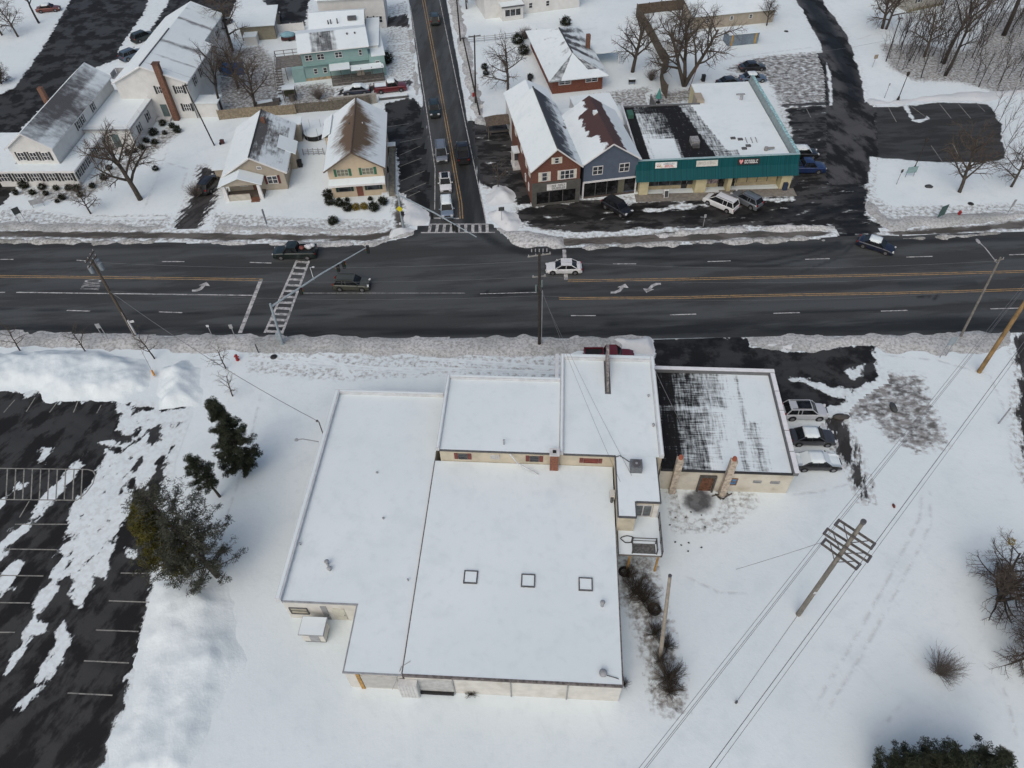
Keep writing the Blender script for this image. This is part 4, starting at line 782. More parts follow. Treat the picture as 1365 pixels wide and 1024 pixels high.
mb = MB(); mb.extr([(0, 0), (8, 0), (8, 5.3), (4, 6.6), (0, 5.3)], 'x', .2, 10.0); P('wall', mb, OLV, ol)
plane('roof', ol, RS, (-.1, -.4, 5.3), (10.3, -.4, 5.3), (10.3, 4, 6.75), (-.1, 4, 6.75)); plane('roof', ol, RS, (10.3, 8.4, 5.3), (-.1, 8.4, 5.3), (-.1, 4, 6.75), (10.3, 4, 6.75))
A, B = (.2, 0), (10.0, 0); win(ol, A, B, 1.7, 3.6, 1.4, 1.05, None, BLK(), 2); win(ol, A, B, 4.9, 3.7, .8, .95, None, BLK()); win(ol, A, B, 8.1, 3.6, 1.4, 1.05, None, BLK(), 2)
for i, x in enumerate((3.6, 4.1, 5.3)): P('roof_vent', MB().cyl((x, .9, 5.6), .12, .8+.1*i, 8), DARKTRIM(), ol)
P('roof_unit', MB().rect(7.2, 1.2, 8.8, 2.2, 6.0, 6.5), DARKTRIM(), ol); P('side_wing', MB().rect(10.1, -6, 12.6, 6, 0, 4.2), WHITE(), ol); P('side_wing_roof', MB().rect(10.3, -6.2, 12.8, 6.2, 4.2, 4.35), RS, ol)
wb = T('white_house', 'white two-storey house partly out of frame behind the olive house', 'house', (-36.5, 151.5, 0), R_(4)); mb = MB(); mb.extr([(0, 0), (8, 0), (8, 6), (4, 8.5), (0, 6)], 'x', 0, 13); P('wall', mb, WHITE(), wb); plane('roof', wb, RS, (-.3, -.4, 5.9), (13.3, -.4, 5.9), (13.3, 4, 8.6), (-.3, 4, 8.6)); plane('roof', wb, RS, (13.3, 8.4, 5.9), (-.3, 8.4, 5.9), (-.3, 4, 8.6), (13.3, 4, 8.6))
for s in (1.5, 4, 6.5, 10): win(wb, (0, 0), (13, 0), s, 1.0, .8, 1.3, None, BLK() if s > 9 else None)
P('chimney', MB().rect(3, 1.2, 3.6, 1.8, 5, 8.6), M('chimney_brick'), wb); win(wb, (0, 0), (13, 0), 11.6, 1, 1.4, 1.3, None, None, 2)
ga = T('garage', 'low tan garage under an unbroken snow roof beside the yard', 'garage', (-51.8, 147.6, 0), R_(5.5)); P('wall', MB().rect(0, 0, 6.6, 8, 0, 2.8), M('khaki_wall', (.22, .20, .15)), ga); plane('roof', ga, RS, (-.3, -.4, 2.85), (6.9, -.4, 2.85), (6.9, 8.3, 3.4), (-.3, 8.3, 3.4)); P('door', MB().rect(6.61, 1, 6.66, 4, 0, 2.3), GREYM, ga); P('lean_to', MB().rect(.8, -2.4, 3.2, -.1, 0, 1.6), WHITE(), ga); P('lean_to_roof', MB().rect(.7, -2.5, 3.3, -.05, 1.6, 1.72), RS, ga)
# ================================================================== brick store, blue store, strip shop, ranch house
bs = T('brick_store', 'red brick shop with steep snowy gable roof, white shutters and white sign', 'shop', (3.6, 88.7, 0), R_(8.5))
BRK = M('storefront_brick', (.145, .064, .045), .85, .3, 7); BLR = snowroof('blue_grey_shingle_roof', (.055, .062, .075), -.25, .3, .9, (1.6, .8, 1), 1.0)
gable(bs, 0, 6.9, 0, 17.5, 5.9, 8.8, BRK, BLR, lambda u, v: -1.0, lambda u, v: .55-(.9-v)*.9 if v > .25 else -.2, .3, ridgecap=M('ridge_slate', (.05, .055, .06)))
P('rear_wall', MB().rect(.1, 17.55, 6.8, 23.8, 0, 5.3), WHITE(), bs); plane('rear_roof', bs, RS, (-.2, 24.0, 5.35), (-.2, 17.85, 5.35), (3.45, 17.85, 7.2), (3.45, 24.0, 7.2)); plane('rear_roof', bs, RS, (7.1, 17.85, 5.35), (7.1, 24.0, 5.35), (3.45, 24.0, 7.2), (3.45, 17.85, 7.2))
A, B = (0, 0), (6.9, 0); CSH = M('cream_shutter', (.60, .58, .50))
win(bs, A, B, 3.45, 6.5, .65, .9, None, CSH, shw=.4); win(bs, A, B, 1.75, 3.9, .8, 1.4, None, CSH, shw=.45); win(bs, A, B, 5.0, 3.9, 2.0, 1.4, None, CSH, 3, shw=.35)
GST = M('grey_shopfront', (.085, .083, .075), .7, .15); P('shopfront_fascia', MB().rect(-.05, -.35, 6.95, -.01, 2.35, 3.7), GST, bs); P('shopfront_pier', MB().rect(-.05, -.35, .6, -.01, 0, 2.34), GST, bs); P('shopfront_pier', MB().rect(6.3, -.35, 6.95, -.01, 0, 2.34), GST, bs); P('shop_window', MB().rect(.61, -.12, 6.29, -.02, .1, 2.33), glass('dark_shop_glass', (.012, .012, .013)), bs)
P('shop_mullion', MB().rect(2.4, -.17, 2.5, -.125, .1, 2.33).rect(4.4, -.17, 4.5, -.125, .1, 2.33).rect(.62, -.3, 6.28, -.18, .02, .35), GST, bs)
sg = P('sign', MB().rect(2.05, -.45, 4.85, -.36, 2.55, 3.5), M('white_sign_board', (.62, .62, .60)), bs)
mb = MB(); rr = random.Random(4)
def scribble(mb, x0, x1, z0, z1, y, n, rr, axis=None):
    "rows of small letter-like strokes"
    w_ = (x1-x0)/n
    for i in range(n):
        if rr.random() < .08: continue
        a = x0+i*w_; k = rr.randint(0, 3); t = w_*.2
        mb.rect(a, y-.012, a+t, y, z0, z1)
        if k != 1: mb.rect(a+t, y-.011, a+w_*.75, y, z1-t, z1)
        if k != 2: mb.rect(a+t, y-.010, a+w_*.75, y, z0, z0+t)
        if k in (0, 2): mb.rect(a+w_*.55, y-.013, a+w_*.75, y, z0+t, z1-t)
        if k == 3: mb.rect(a+t, y-.011, a+w_*.6, y, (z0+z1)/2-t/2, (z0+z1)/2+t/2)
scribble(mb, 2.75, 4.7, 3.06, 3.4, -.451, 9, rr); scribble(mb, 2.75, 4.7, 2.64, 2.97, -.451, 9, rr); scribble(mb, 2.15, 2.6, 2.8, 3.3, -.451, 1, rr); P('sign_lettering', mb, M('dark_lettering', (.03, .035, .04)), sg)
A, B = (0, 17.5), (0, 0)
for s in (4, 9, 13, 15.5): win(bs, A, B, s, 3.8, .7, 1.3, None, CSH, shw=.3)
for s in (12.5, 15): win(bs, A, B, s, 1.0, .6, 1.2)
P('dish', MB().ell((7.2, 12.5, 5.6), (.35, .1, .35)), GREYM, bs)
bu = T('blue_store', 'slate blue shop with maroon ridge showing through its snowy gable roof', 'shop', (11.0, 90.2, 0), R_(9))
BLU = M('slate_blue_siding', (.085, .11, .15), .7, .08, 1.5); MAR = snowroof('maroon_metal_roof', (.075, .042, .040), -.06, .06, .5, (.8, .8, 1), 1.2, .55)
gable(bu, 0, 7.9, 0, 13.4, 5.8, 8.4, BLU, MAR, lambda u, v: .5*(v-.72)*3+(.35 if .3 < 1-u < .8 else -.05), lambda u, v: .5*(v-.66)*4+.2, .35, trim=True)
P('roof_vent', MB().rect(3.3, 8.4, 3.9, 9.0, 8.2, 8.7), RS, bu)
A, B = (0, 0), (7.9, 0); win(bu, A, B, 2.0, 3.75, 1.5, 1.35, None, None, 2); win(bu, A, B, 5.9, 3.75, 1.5, 1.35, None, None, 2)
P('trim_band', MB().rect(-.05, -.2, 7.95, -.01, 2.6, 2.8), TRIM(), bu); P('corner_board', MB().rect(-.12, -.16, .12, -.012, 0, 2.59), TRIM(), bu); P('corner_board', MB().rect(7.8, -.16, 8.0, -.012, 0, 2.59), TRIM(), bu)
P('shop_window', MB().rect(.15, -.08, 5.2, -.02, .3, 2.55), glass('dark_shop_glass'), bu); P('shop_window', MB().rect(6.2, -.08, 7.75, -.02, .5, 2.5), glass('dark_shop_glass'), bu); P('door', MB().rect(5.25, -.09, 6.15, -.02, .1, 2.5), M('olive_door', (.11, .105, .075)), bu); P('shop_sill', MB().rect(.1, -.15, 7.8, -.09, 0, .29), M('brown_sill', (.08, .06, .05)), bu); P('shop_mullion', MB().rect(1.8, -.11, 1.9, -.081, .3, 2.55).rect(3.5, -.11, 3.6, -.081, .3, 2.55), DARKTRIM(), bu)
P('rear_wall', MB().rect(-1.0, 13.9, 7.6, 18.6, 0, 4.0), WHITE(), bu); P('rear_roof', MB().rect(-1.1, 13.75, 3.6, 18.8, 4.0, 4.15), RS, bu); P('rear_roof', MB().rect(3.65, 13.75, 10.5, 24.5, 3.0, 3.15), RS, bu); P('rear_annex', MB().rect(3.7, 13.95, 10.3, 24.3, 0, 2.99), WHITE(), bu)
P('satellite_dish', MB().ell((-.9, 9.2, 6.2), (.4, .15, .4)).tube([(-.6, 9.2, 5.4), (-.9, 9.2, 6.2)], .05, 5), DARKTRIM(), bu)
sh = T('strip_shop', 'long low strip of shops with ribbed teal metal awning and flat roof', 'shop', (19.2, 90.6, 0), R_(1.8))
YEL = M('pale_yellow_wall', (.50, .45, .28), .7, .08, 1.2); TEA = M('teal_metal', (.004, .066, .075), .5, .32, 1.0, spec=.15, stretch=(5, .02, .02))
P('wall', MB().prism([(.2, 1.5), (22.4, 1.5), (22.4, 25.6), (12.8, 25.6), (12.8, 18.6), (.2, 18.6)], 0, 3.8), YEL, sh)
def bare_sh(u, v):
    x = u*22.2; b = -1.2
    if x < 1.6: b = .7
    elif x < 8: b = .12-.35*abs(x-6.2)/3+(.25 if v > .5 else 0)+(.35 if v > .88 else 0)
    if 2.5 < x < 6.3 and v < .42: b = -.7
    if 6.8+v*(-.6) < x < 11.6-v*2.6: b = .6
    if 11.2-v*2.6 < x < 14-v*3: b = max(b, .02)
    if 11 < x < 15 and v < .2: b = max(b, -.08)
    return b
plane('roof', sh, snowroof('black_shop_roof', (.013, .013, .014), -.5, .45, 1.4, (2.6, .35, 1), 1.4, hatch=True), (.25, 1.4, 3.95), (22.4, 1.4, 3.95), (22.4, 18.6, 3.95), (.25, 18.6, 3.95), bare_sh, .25, .1)
P('rear_roof', MB().rect(12.8, 18.62, 22.4, 25.6, 3.82, 3.96), RS, sh)
mb = MB(); prof = [(-.55, 2.55), (.55, 3.75), (1.0, 5.0), (1.3, 5.0), (1.3, 3.7), (-.45, 2.5)]; mb.extr(prof, 'x', -.6, 23.0)
for i in range(79):
    x = -.45+i*.298; mb.add([(x-.03, -.60, 2.56), (x+.03, -.60, 2.56), (x+.03, .51, 3.79), (x-.03, .51, 3.79)], [(0, 1, 2, 3)]); mb.box((x, .745, 4.4), (.05, .05, 1.3), 0) if False else mb.add([(x-.03, .51, 3.79), (x+.03, .51, 3.79), (x+.03, .95, 5.02), (x-.03, .95, 5.02)], [(0, 1, 2, 3)])
P('awning', mb, TEA, sh); P('awning_cap', MB().rect(-.6, .96, 23.0, 1.34, 5.02, 5.07), M('pale_teal_cap', (.30, .42, .43)), sh)
P('side_parapet', MB().extr([(22.42, 3.4), (23.3, 3.4), (23.1, 4.9), (22.7, 4.9)], 'y', 1.36, 25.8), M('grey_teal_cladding', (.22, .27, .28), .5, .15), sh); P('parapet_trim', MB().rect(22.72, 1.4, 23.16, 25.8, 4.9, 4.97), M('frosted_teal', (.28, .46, .47), .5, .5, 3), sh)
P('left_parapet', MB().rect(.0, 1.4, .24, 18.8, 3.3, 4.4), COP, sh); P('rear_parapet', MB().rect(.25, 18.62, 12.7, 18.9, 3.3, 4.1), M('parapet_metal'), sh)
PW = M('pale_yellow_wall')
for x0, x1 in ((.1, 1.4), (8.3, 9.9), (13.0, 13.6), (20.9, 22.4)): P('pier', MB().rect(x0, 0, x1, 1.48, 0, 3.0), YEL, sh)
for x0, x1, m in ((1.5, 8.2, glass()), (10.0, 12.0, M('pink_poster_glass', (.30, .24, .24), .3, .6, 3)), (14.8, 20.8, M('amber_glass', (.42, .35, .20), .3, .15, 1))):
    w1 = P('shop_window', MB().rect(x0, 1.36, x1, 1.44, .6, 2.6), m, sh); mb = MB()
    n = max(2, int((x1-x0)/1.5))
    for i in range(n+1): mb.rect(x0+(x1-x0)*i/n-.05, 1.30, x0+(x1-x0)*i/n+.05, 1.355, .6, 2.6)
    P('mullion', mb, DARKTRIM(), w1); P('stall_riser', MB().rect(x0, 1.34, x1, 1.46, 0, .59), M('tan_riser', (.36, .30, .19)), sh)
for x0 in (6.6, 12.1, 13.7): 
    d_ = P('door', MB().rect(x0, 1.28, x0+.85, 1.34, .05, 2.4), glass('dark_shop_glass'), sh); P('handle', MB().rect(x0+.7, 1.22, x0+.76, 1.27, .9, 1.3), GREYM, d_)
ny = math.atan2(1.25, .45)
def awn_sign(px, w_, h, m, name, label):
    c0 = px; mb = MB(); a = math.atan2(5.0-3.75, .45)
    q = lambda x, t, o: (x, .55+.45*t-o*math.sin(a), 3.75+1.25*t+o*math.cos(a)*1.0)
    t0, t1 = .5-h/2, .5+h/2; vs = [q(c0-w_/2, t0, .02), q(c0+w_/2, t0, .02), q(c0+w_/2, t1, .02), q(c0-w_/2, t1, .02), q(c0-w_/2, t0, .12), q(c0+w_/2, t0, .12), q(c0+w_/2, t1, .12), q(c0-w_/2, t1, .12)]
    mb.add(vs, [(3, 2, 1, 0), (4, 5, 6, 7), (0, 1, 5, 4), (1, 2, 6, 5), (2, 3, 7, 6), (3, 0, 4, 7)])
    return P('sign', mb, m, sh, label), q
def sign_marks(s, q, x0, x1, t0, t1, n, m, seed, name='sign_lettering'):
    rr = random.Random(seed); mb = MB(); w_ = (x1-x0)/n
    def r_(a, b, c, d, o): mb.add([q(a, c, o), q(b, c, o), q(b, d, o), q(a, d, o)], [(0, 1, 2, 3)])
    for i in range(n):
        a = x0+i*w_; k = rr.randint(0, 3); e = w_*.22; ev = (t1-t0)*.2
        r_(a, a+e, t0, t1, .125)
        if k != 1: r_(a+e, a+w_*.75, t1-ev, t1, .126)
        if k != 2: r_(a+e, a+w_*.75, t0, t0+ev, .126)
        if k in (0, 2): r_(a+w_*.53, a+w_*.75, t0, t1, .127)
    P(name, mb, m, s)
s1, q = awn_sign(3.7, 3.1, .62, M('white_sign_board'), 'sign', 'white shop sign with red and yellow script')
sign_marks(s1, q, 3.3, 4.9, .55, .72, 12, M('slate_letter', (.1, .14, .2)), 1); sign_marks(s1, q, 3.5, 4.8, .27, .5, 8, M('red_letter', (.45, .03, .03)), 2); sign_marks(s1, q, 2.35, 2.85, .35, .68, 2, M('dark_red_letter', (.2, .03, .02)), 3); sign_marks(s1, q, 2.8, 3.3, .3, .6, 1, M('yellow_letter', (.5, .3, .05)), 4)
s2, q = awn_sign(9.6, 3.1, .62, M('ivory_sign_board', (.50, .50, .46)), 'sign', 'pale ivory shop sign with faint lettering')
sign_marks(s2, q, 8.4, 10.9, .4, .66, 11, M('faint_letter', (.30, .30, .27)), 5)
s3, q = awn_sign(15.6, 3.2, .66, M('black_sign_board', (.02, .02, .022)), 'sign', 'black shop sign with red heart and white letters')
sign_marks(s3, q, 15.0, 17.0, .32, .68, 7, M('white_letter', (.6, .6, .6)), 6)
mb = MB(); hp = [(0, -.28), (.28, .05), (.25, .22), (.12, .27), (0, .14), (-.12, .27), (-.25, .22), (-.28, .05)]; mb.add([q(14.5+u, .5+v*.9, .126) for u, v in hp], [tuple(range(8))]); P('heart_emblem', mb, M('pink_emblem', (.6, .25, .25)), s3)
P('roof_unit', MB().rect(8.6, 6.2, 9.8, 7.8, 3.95, 4.7), M('pale_unit', (.25, .25, .25), .5, .3, 3), sh); P('roof_unit_front', MB().rect(8.7, 5.6, 9.7, 6.15, 3.95, 4.4), DARKTRIM(), sh)
for x, y in ((14.9, 7.6), (15.9, 7.2), (15.8, 4.6), (16.6, 5.3)): P('roof_hatch', MB().rect(x, y, x+.7, y+.5, 3.95, 4.12), DARKTRIM(), sh)
for x in (17, 17.8, 18.5): P('roof_pipe', MB().tube([(x, 6.3, 4.05), (x+.1, 7.8, 4.05)], .06, 6), GREYM, sh)
P('roof_vent', MB().cyl((19.2, 4.2, 3.95), .3, .5, 8).rect(19.4, 4.1, 20.4, 4.35, 4.2, 4.4), M('dull_vent', (.25, .25, .24)), sh); P('roof_vent', MB().cyl((19.6, 19.6, 3.96), .25, .9, 8).rect(19.2, 21, 20.6, 21.2, 4.0, 4.2), GREYM, sh); P('rear_box', MB().rect(12.2, 18.9, 13.4, 21.4, 0, 4.5), M('tan_siding'), sh)
P('green_box', MB().rect(.5, 15, 1.4, 16.6, 3.95, 4.6), M('green_unit', (.04, .11, .08)), sh); P('mailbox', MB().rect(21.3, -.55, 21.9, -.05, .1, 1.2), M('dark_blue_metal', (.02, .035, .07)), sh)
ra = T('ranch_house', 'brick ranch house with long hipped snow roof', 'house', (8.2, 121.8, 0), R_(9.2))
P('wall', MB().rect(.3, .4, 9.3, 20.0, 0, 2.75), M('ranch_brick', (.15, .055, .035), .85, .25, 6), ra)
HR = snowroof('slate_hip_roof', (.07, .075, .08), -.3, .3, .9, (.8, 1.2, 1), .8); x0, x1, y0, y1, e, rz_ = -.5, 10.1, -.5, 20.8, 2.75, 4.9; rxm = 4.8
plane('roof', ra, HR, (x0, y0, e), (x1, y0, e), (rxm+.02, y0+5.3, rz_), (rxm-.02, y0+5.3, rz_), lambda u, v: .1 if (u > .75 and .3 < v) or (u < .2) else -.9)
plane('roof', ra, HR, (x1, y0, e), (x1, y1, e), (rxm, y1-5.3, rz_), (rxm, y0+5.3, rz_), lambda u, v: .25*math.sin(u*30)-.25+.5*v*(1 if u > .2 else -.5))
plane('roof', ra, HR, (x1, y1, e), (x0, y1, e), (rxm-.02, y1-5.3, rz_), (rxm+.02, y1-5.3, rz_), lambda u, v: -.9)
plane('roof', ra, HR, (x0, y1, e), (x0, y0, e), (rxm, y0+5.3, rz_), (rxm, y1-5.3, rz_), lambda u, v: .12*math.sin(u*26)-.55+.3*v)
P('ridge_cap', MB().tube([(rxm, y0+5.3, rz_+.04), (rxm, y1-5.3, rz_+.04)], .13, 5), M('ridge_slate'), ra); P('soffit', MB().rect(-.45, -.45, 10.05, 20.75, 2.55, 2.6), TRIM(), ra)
win(ra, (.3, .4), (9.3, .4), 2.2, 1.5, 2.2, .8, None, None, 2); win(ra, (.3, .4), (9.3, .4), 7.0, 1.5, 2.2, .8, None, None, 2); P('chimney', MB().rect(8.6, 9.6, 9.3, 10.3, 2, 5.6), M('chimney_brick'), ra)
P('carport_roof', MB().rect(10.2, 9, 15, 15, 2.3, 2.45), RS, ra); P('carport_post', MB().rect(14.7, 9.1, 14.85, 9.25, 0, 2.3), TRIM(), ra)
P('carport_post', MB().rect(14.7, 14.7, 14.85, 14.85, 0, 2.3), TRIM(), ra)
wt = T('farmhouse', 'big white house with glazed entry porch at the top edge', 'house', (-3.6, 155.2, 0), R_(14)); P('wall', MB().rect(0, 0, 20.5, 9, 0, 6.2), WHITE(), wt); plane('roof', wt, RS, (-.4, -.4, 6.2), (20.9, -.4, 6.2), (20.9, 4.5, 8.6), (-.4, 4.5, 8.6)); plane('roof', wt, RS, (20.9, 9.4, 6.2), (-.4, 9.4, 6.2), (-.4, 4.5, 8.6), (20.9, 4.5, 8.6))
A, B = (0, 0), (20.5, 0); win(wt, A, B, 2.0, 3.6, 1.8, 1.4, None, None, 2)
for s in (7.2, 9.5, 14, 18): win(wt, A, B, s, 3.8, .9, 1.3)
for s in (9.8, 13.5): win(wt, A, B, s, 1.0, .8, 1.1)
P('entry_wall', MB().rect(3.2, -2.2, 7.6, -.02, 0, 2.7), WHITE(), wt); P('entry_roof', MB().rect(3.0, -2.4, 7.8, -.02, 2.72, 2.9), RS, wt); win(wt, (3.2, -2.2), (7.6, -2.2), 2.2, .8, 3.4, 1.4, None, None, 3, bars=False); P('entry_fascia', MB().rect(3.0, -2.5, 7.8, -2.41, 2.6, 2.85), DARKTRIM(), wt)
tr = T('cottage', 'pale grey cottage behind the bare woodland at the top edge', 'house', (82.8, 153, 0), R_(21)); mb = MB(); mb.extr([(0, 0), (8, 0), (8, 4.5), (4, 7), (0, 4.5)], 'x', 0, 9.2); P('wall', mb, M('grey_beige_siding', (.36, .35, .31)), tr); plane('roof', tr, RS, (-.3, -.4, 4.5), (9.5, -.4, 4.5), (9.5, 4, 7.1), (-.3, 4, 7.1)); plane('roof', tr, RS, (9.5, 8.4, 4.5), (-.3, 8.4, 4.5), (-.3, 4, 7.1), (9.5, 4, 7.1)); P('plinth', MB().rect(-.05, -.08, 9.25, -.01, 0, .5), M('ochre_plinth', (.24, .22, .14)), tr)
for s in (2.0, 6.8): win(tr, (0, 0), (9.2, 0), s, 1.6, .9, 1.4, None, BLK())
tb = T('outbuilding', 'long tan outbuilding with snow roof behind the big bare tree', 'outbuilding', at(922, 40), R_(9)); P('wall', MB().rect(0, 0, 17, 6, 0, 2.6), M('tan_siding'), tb); plane('roof', tb, RS, (-.3, -.4, 2.65), (17.3, -.4, 2.65), (17.3, 6.3, 4), (-.3, 6.3, 4)); 
for s in (3, 8, 12): win(tb, (0, 0), (17, 0), s, 1.2, .7, .8)
sd = T('garden_shed', 'blue-grey garden shed with yellow straps and snow on top', 'shed', at(970, 62), R_(9)); P('wall', MB().rect(0, 0, 6.0, 2.6, 0, 2.1), M('blue_grey_board', (.15, .19, .23)), sd); P('roof', MB().rect(-.15, -.15, 6.15, 2.75, 2.1, 2.25), RS, sd); P('door', MB().rect(2.6, -.04, 3.6, -.01, .1, 1.9), M('blue_grey_door', (.13, .165, .2)), sd)
for x in (.5, 5.2): P('strap', MB().rect(x, -.05, x+.3, -.012, .05, 2.05), M('yellow_strap', (.45, .26, .04)), sd)
s2_ = T('storage_shed', 'small white storage shed beside the brown zigzag fence', 'shed', at(893, 71), R_(8)); P('wall', MB().rect(0, 0, 2.4, 2.4, 0, 2.0), WHITE(), s2_); plane('roof', s2_, RS, (-.2, -.2, 2.0), (1.2, -.2, 2.8), (1.2, 2.6, 2.8), (-.2, 2.6, 2.0)); plane('roof', s2_, RS, (1.2, -.2, 2.8), (2.6, -.2, 2.0), (2.6, 2.6, 2.0), (1.2, 2.6, 2.8)); P('door', MB().rect(.7, -.05, 1.7, -.01, .1, 1.8), GREYM, s2_)
# pavilion and kiosk by the brick store
pv = T('pavilion', 'open timber pavilion with brown hipped shingle roof at the side street', 'pavilion', at(667, 178), R_(8)); mb = MB(); mb.add([(-2.4, -1.5, 2.3), (2.4, -1.5, 2.3), (2.4, 1.5, 2.3), (-2.4, 1.5, 2.3), (-1, 0, 3.3), (1, 0, 3.3)], [(0, 1, 5, 4), (1, 2, 5), (2, 3, 4, 5), (3, 0, 4), (3, 2, 1, 0)]); P('roof', mb, M('brown_shingle', (.085, .068, .055), .9, .3, 3), pv)
for x in (-2.1, 2.1):
    for y in (-1.2, 1.2): P('post', MB().rect(x-.08, y-.08, x+.08, y+.08, 0, 2.3), M('weathered_timber'), pv)
P('bench', MB().rect(-1.8, -.3, 1.8, .3, .4, .5).rect(-1.7, -.25, -1.55, .25, 0, .4).rect(1.55, -.25, 1.7, .25, 0, .4), M('weathered_timber'), pv)
ki = T('entry_porch', 'small white post-framed porch with snowy roof beside the brick shop', 'porch', at(692, 221), R_(8)); P('roof', MB().rect(-1.0, -.6, 1.0, 1.3, 2.5, 2.7), RS, ki)
for x in (-.9, .9):
    for y in (-.5, 1.2): P('post', MB().rect(x-.08, y-.08, x+.08, y+.08, 0, 2.5), TRIM(), ki)
P('step', MB().rect(-1.1, -1.2, 1.1, 1.3, 0, .3), M('concrete_cap'), ki); P('glazing', MB().rect(-.8, 1.1, .8, 1.2, .3, 2.4), GL, ki)
# ------------------------------------------------------------------ fences
def fence(name, label, pts, h, m, th=.08, posts=True, gap=None, z0=0.0, sec=2.4):
    ps = [at(*p) for p in pts]; o = T(name, label, 'fence', ps[0]); pm = MB(); qm = MB()
    for a, b in zip(ps, ps[1:]):
        a = a-ps[0]; b = b-ps[0]; d = b-a; L_ = d.length; n = max(1, round(L_/sec)); ang = math.atan2(d.y, d.x)
        for i in range(n):
            c = a+d*((i+.5)/n)
            if gap:
                for k in range(gap): pm.box((c.x, c.y, h*(k+.7)/gap), (L_/n-.1, th, .09), ang)
            else:
                pm.box((c.x, c.y, z0+h/2), (L_/n-.12, th, h-.05-.03*(i % 2)), ang)
                k2 = int(L_/n/.16)
                for k in range(0, k2, 2): e = c+d.normalized()*((k+.5)/k2-.5)*(L_/n-.12); pm.box((e.x, e.y, z0+h/2), (.12, th+.03, h-.02), ang)
        for i in range(n+1):
            c = a+d*(i/n); qm.box((c.x, c.y, h/2+.06), (.13, .13, h+.12), ang)
    P('panel', pm, m, o); P('post', qm, m, o); return o
BF = M('brown_fence_timber', (.095, .075, .055), .85, .3, 3); TF = M('tan_fence_timber', (.24, .20, .14), .85, .25, 3)
fence('timber_fence', 'tall brown timber fence zigzagging down past the large bare trees', [(848, 22), (866, 50), (880, 78), (890, 92), (880, 104), (882, 122), (888, 131)], 2.3, BF, .12)
fence('timber_fence', 'brown timber fence running across behind the two bare trees', [(848, 20), (880, 16), (925, 12)], 2.1, BF)
fence('timber_fence', 'tan timber fence behind the bungalow ending at white building', [(293, 160), (330, 156), (395, 152)], 1.7, TF)
fence('timber_fence', 'weathered grey-brown fence between teal house yard and cream house', [(394, 151), (445, 147), (494, 140)], 1.7, M('grey_brown_timber', (.13, .115, .09), .85, .3, 3))
fence('vinyl_fence', 'white vinyl fence between garage and olive house', [(337, 47), (372, 43), (406, 40)], 1.5, TRIM())
fence('wire_fence', 'low grey wire fence along the snowy lane above ranch house', [(617, 58), (660, 54), (715, 47)], 1.1, GREYM, .03, True, 3)
fence('picket_fence', 'short wire fence across the gap between bungalow and cream house', [(405, 207), (432, 206)], 1.0, GREYM, .03, True, 3, sec=.8)
fence('timber_fence', 'dark low fence wall beside teal strip shop rear corner', [(866, 140), (872, 152)], 1.8, DARKTRIM())
# ================================================================== vehicles
TYRE = M('tyre_rubber', (.014, .014, .015), .9, .2); RIM = M('wheel_rim', (.22, .22, .23), .35, .2, metal=.6); CGL = glass('car_glass', (.012, .014, .016), .12); CGL.node_tree.nodes['Principled BSDF'].inputs['Specular IOR Level'].default_value = .22
HL = M('headlamp_lens', (.55, .56, .56), .2, .05); TL = M('tail_lamp', (.22, .012, .012), .3, .1); BLKP = M('black_plastic', (.015, .015, .016), .6, .2)
SPECS = {  # length, half width, body stations (x, top z), belt z, greenhouse x: windshield base, roof front, roof rear, rear base; roof z
 'sedan': (4.75, .90, [(2.37, .50), (2.30, .66), (1.9, .78), (1.05, .90), (-1.5, .96), (-2.1, .95), (-2.30, .80), (-2.37, .55)], .92, (1.15, .35, -.95, -1.75), 1.44),
 'suv': (4.70, .92, [(2.35, .55), (2.28, .80), (1.9, .94), (1.1, 1.03), (-2.0, 1.06), (-2.25, .98), (-2.34, .60)], 1.03, (1.2, .45, -1.75, -2.18), 1.66),
 'van': (5.05, .97, [(2.52, .52), (2.45, .74), (2.1, .90), (1.55, 1.0), (-2.3, 1.08), (-2.45, 1.0), (-2.52, .55)], 1.04, (1.65, .65, -2.05, -2.38), 1.74),
 'pickup': (5.8, .98, [(2.9, .6), (2.84, .92), (2.4, 1.04), (1.55, 1.12), (-.62, 1.14), (-.64, 1.14), (-2.8, 1.12), (-2.9, .6)], 1.10, (1.5, .8, -.35, -.6), 1.86)}
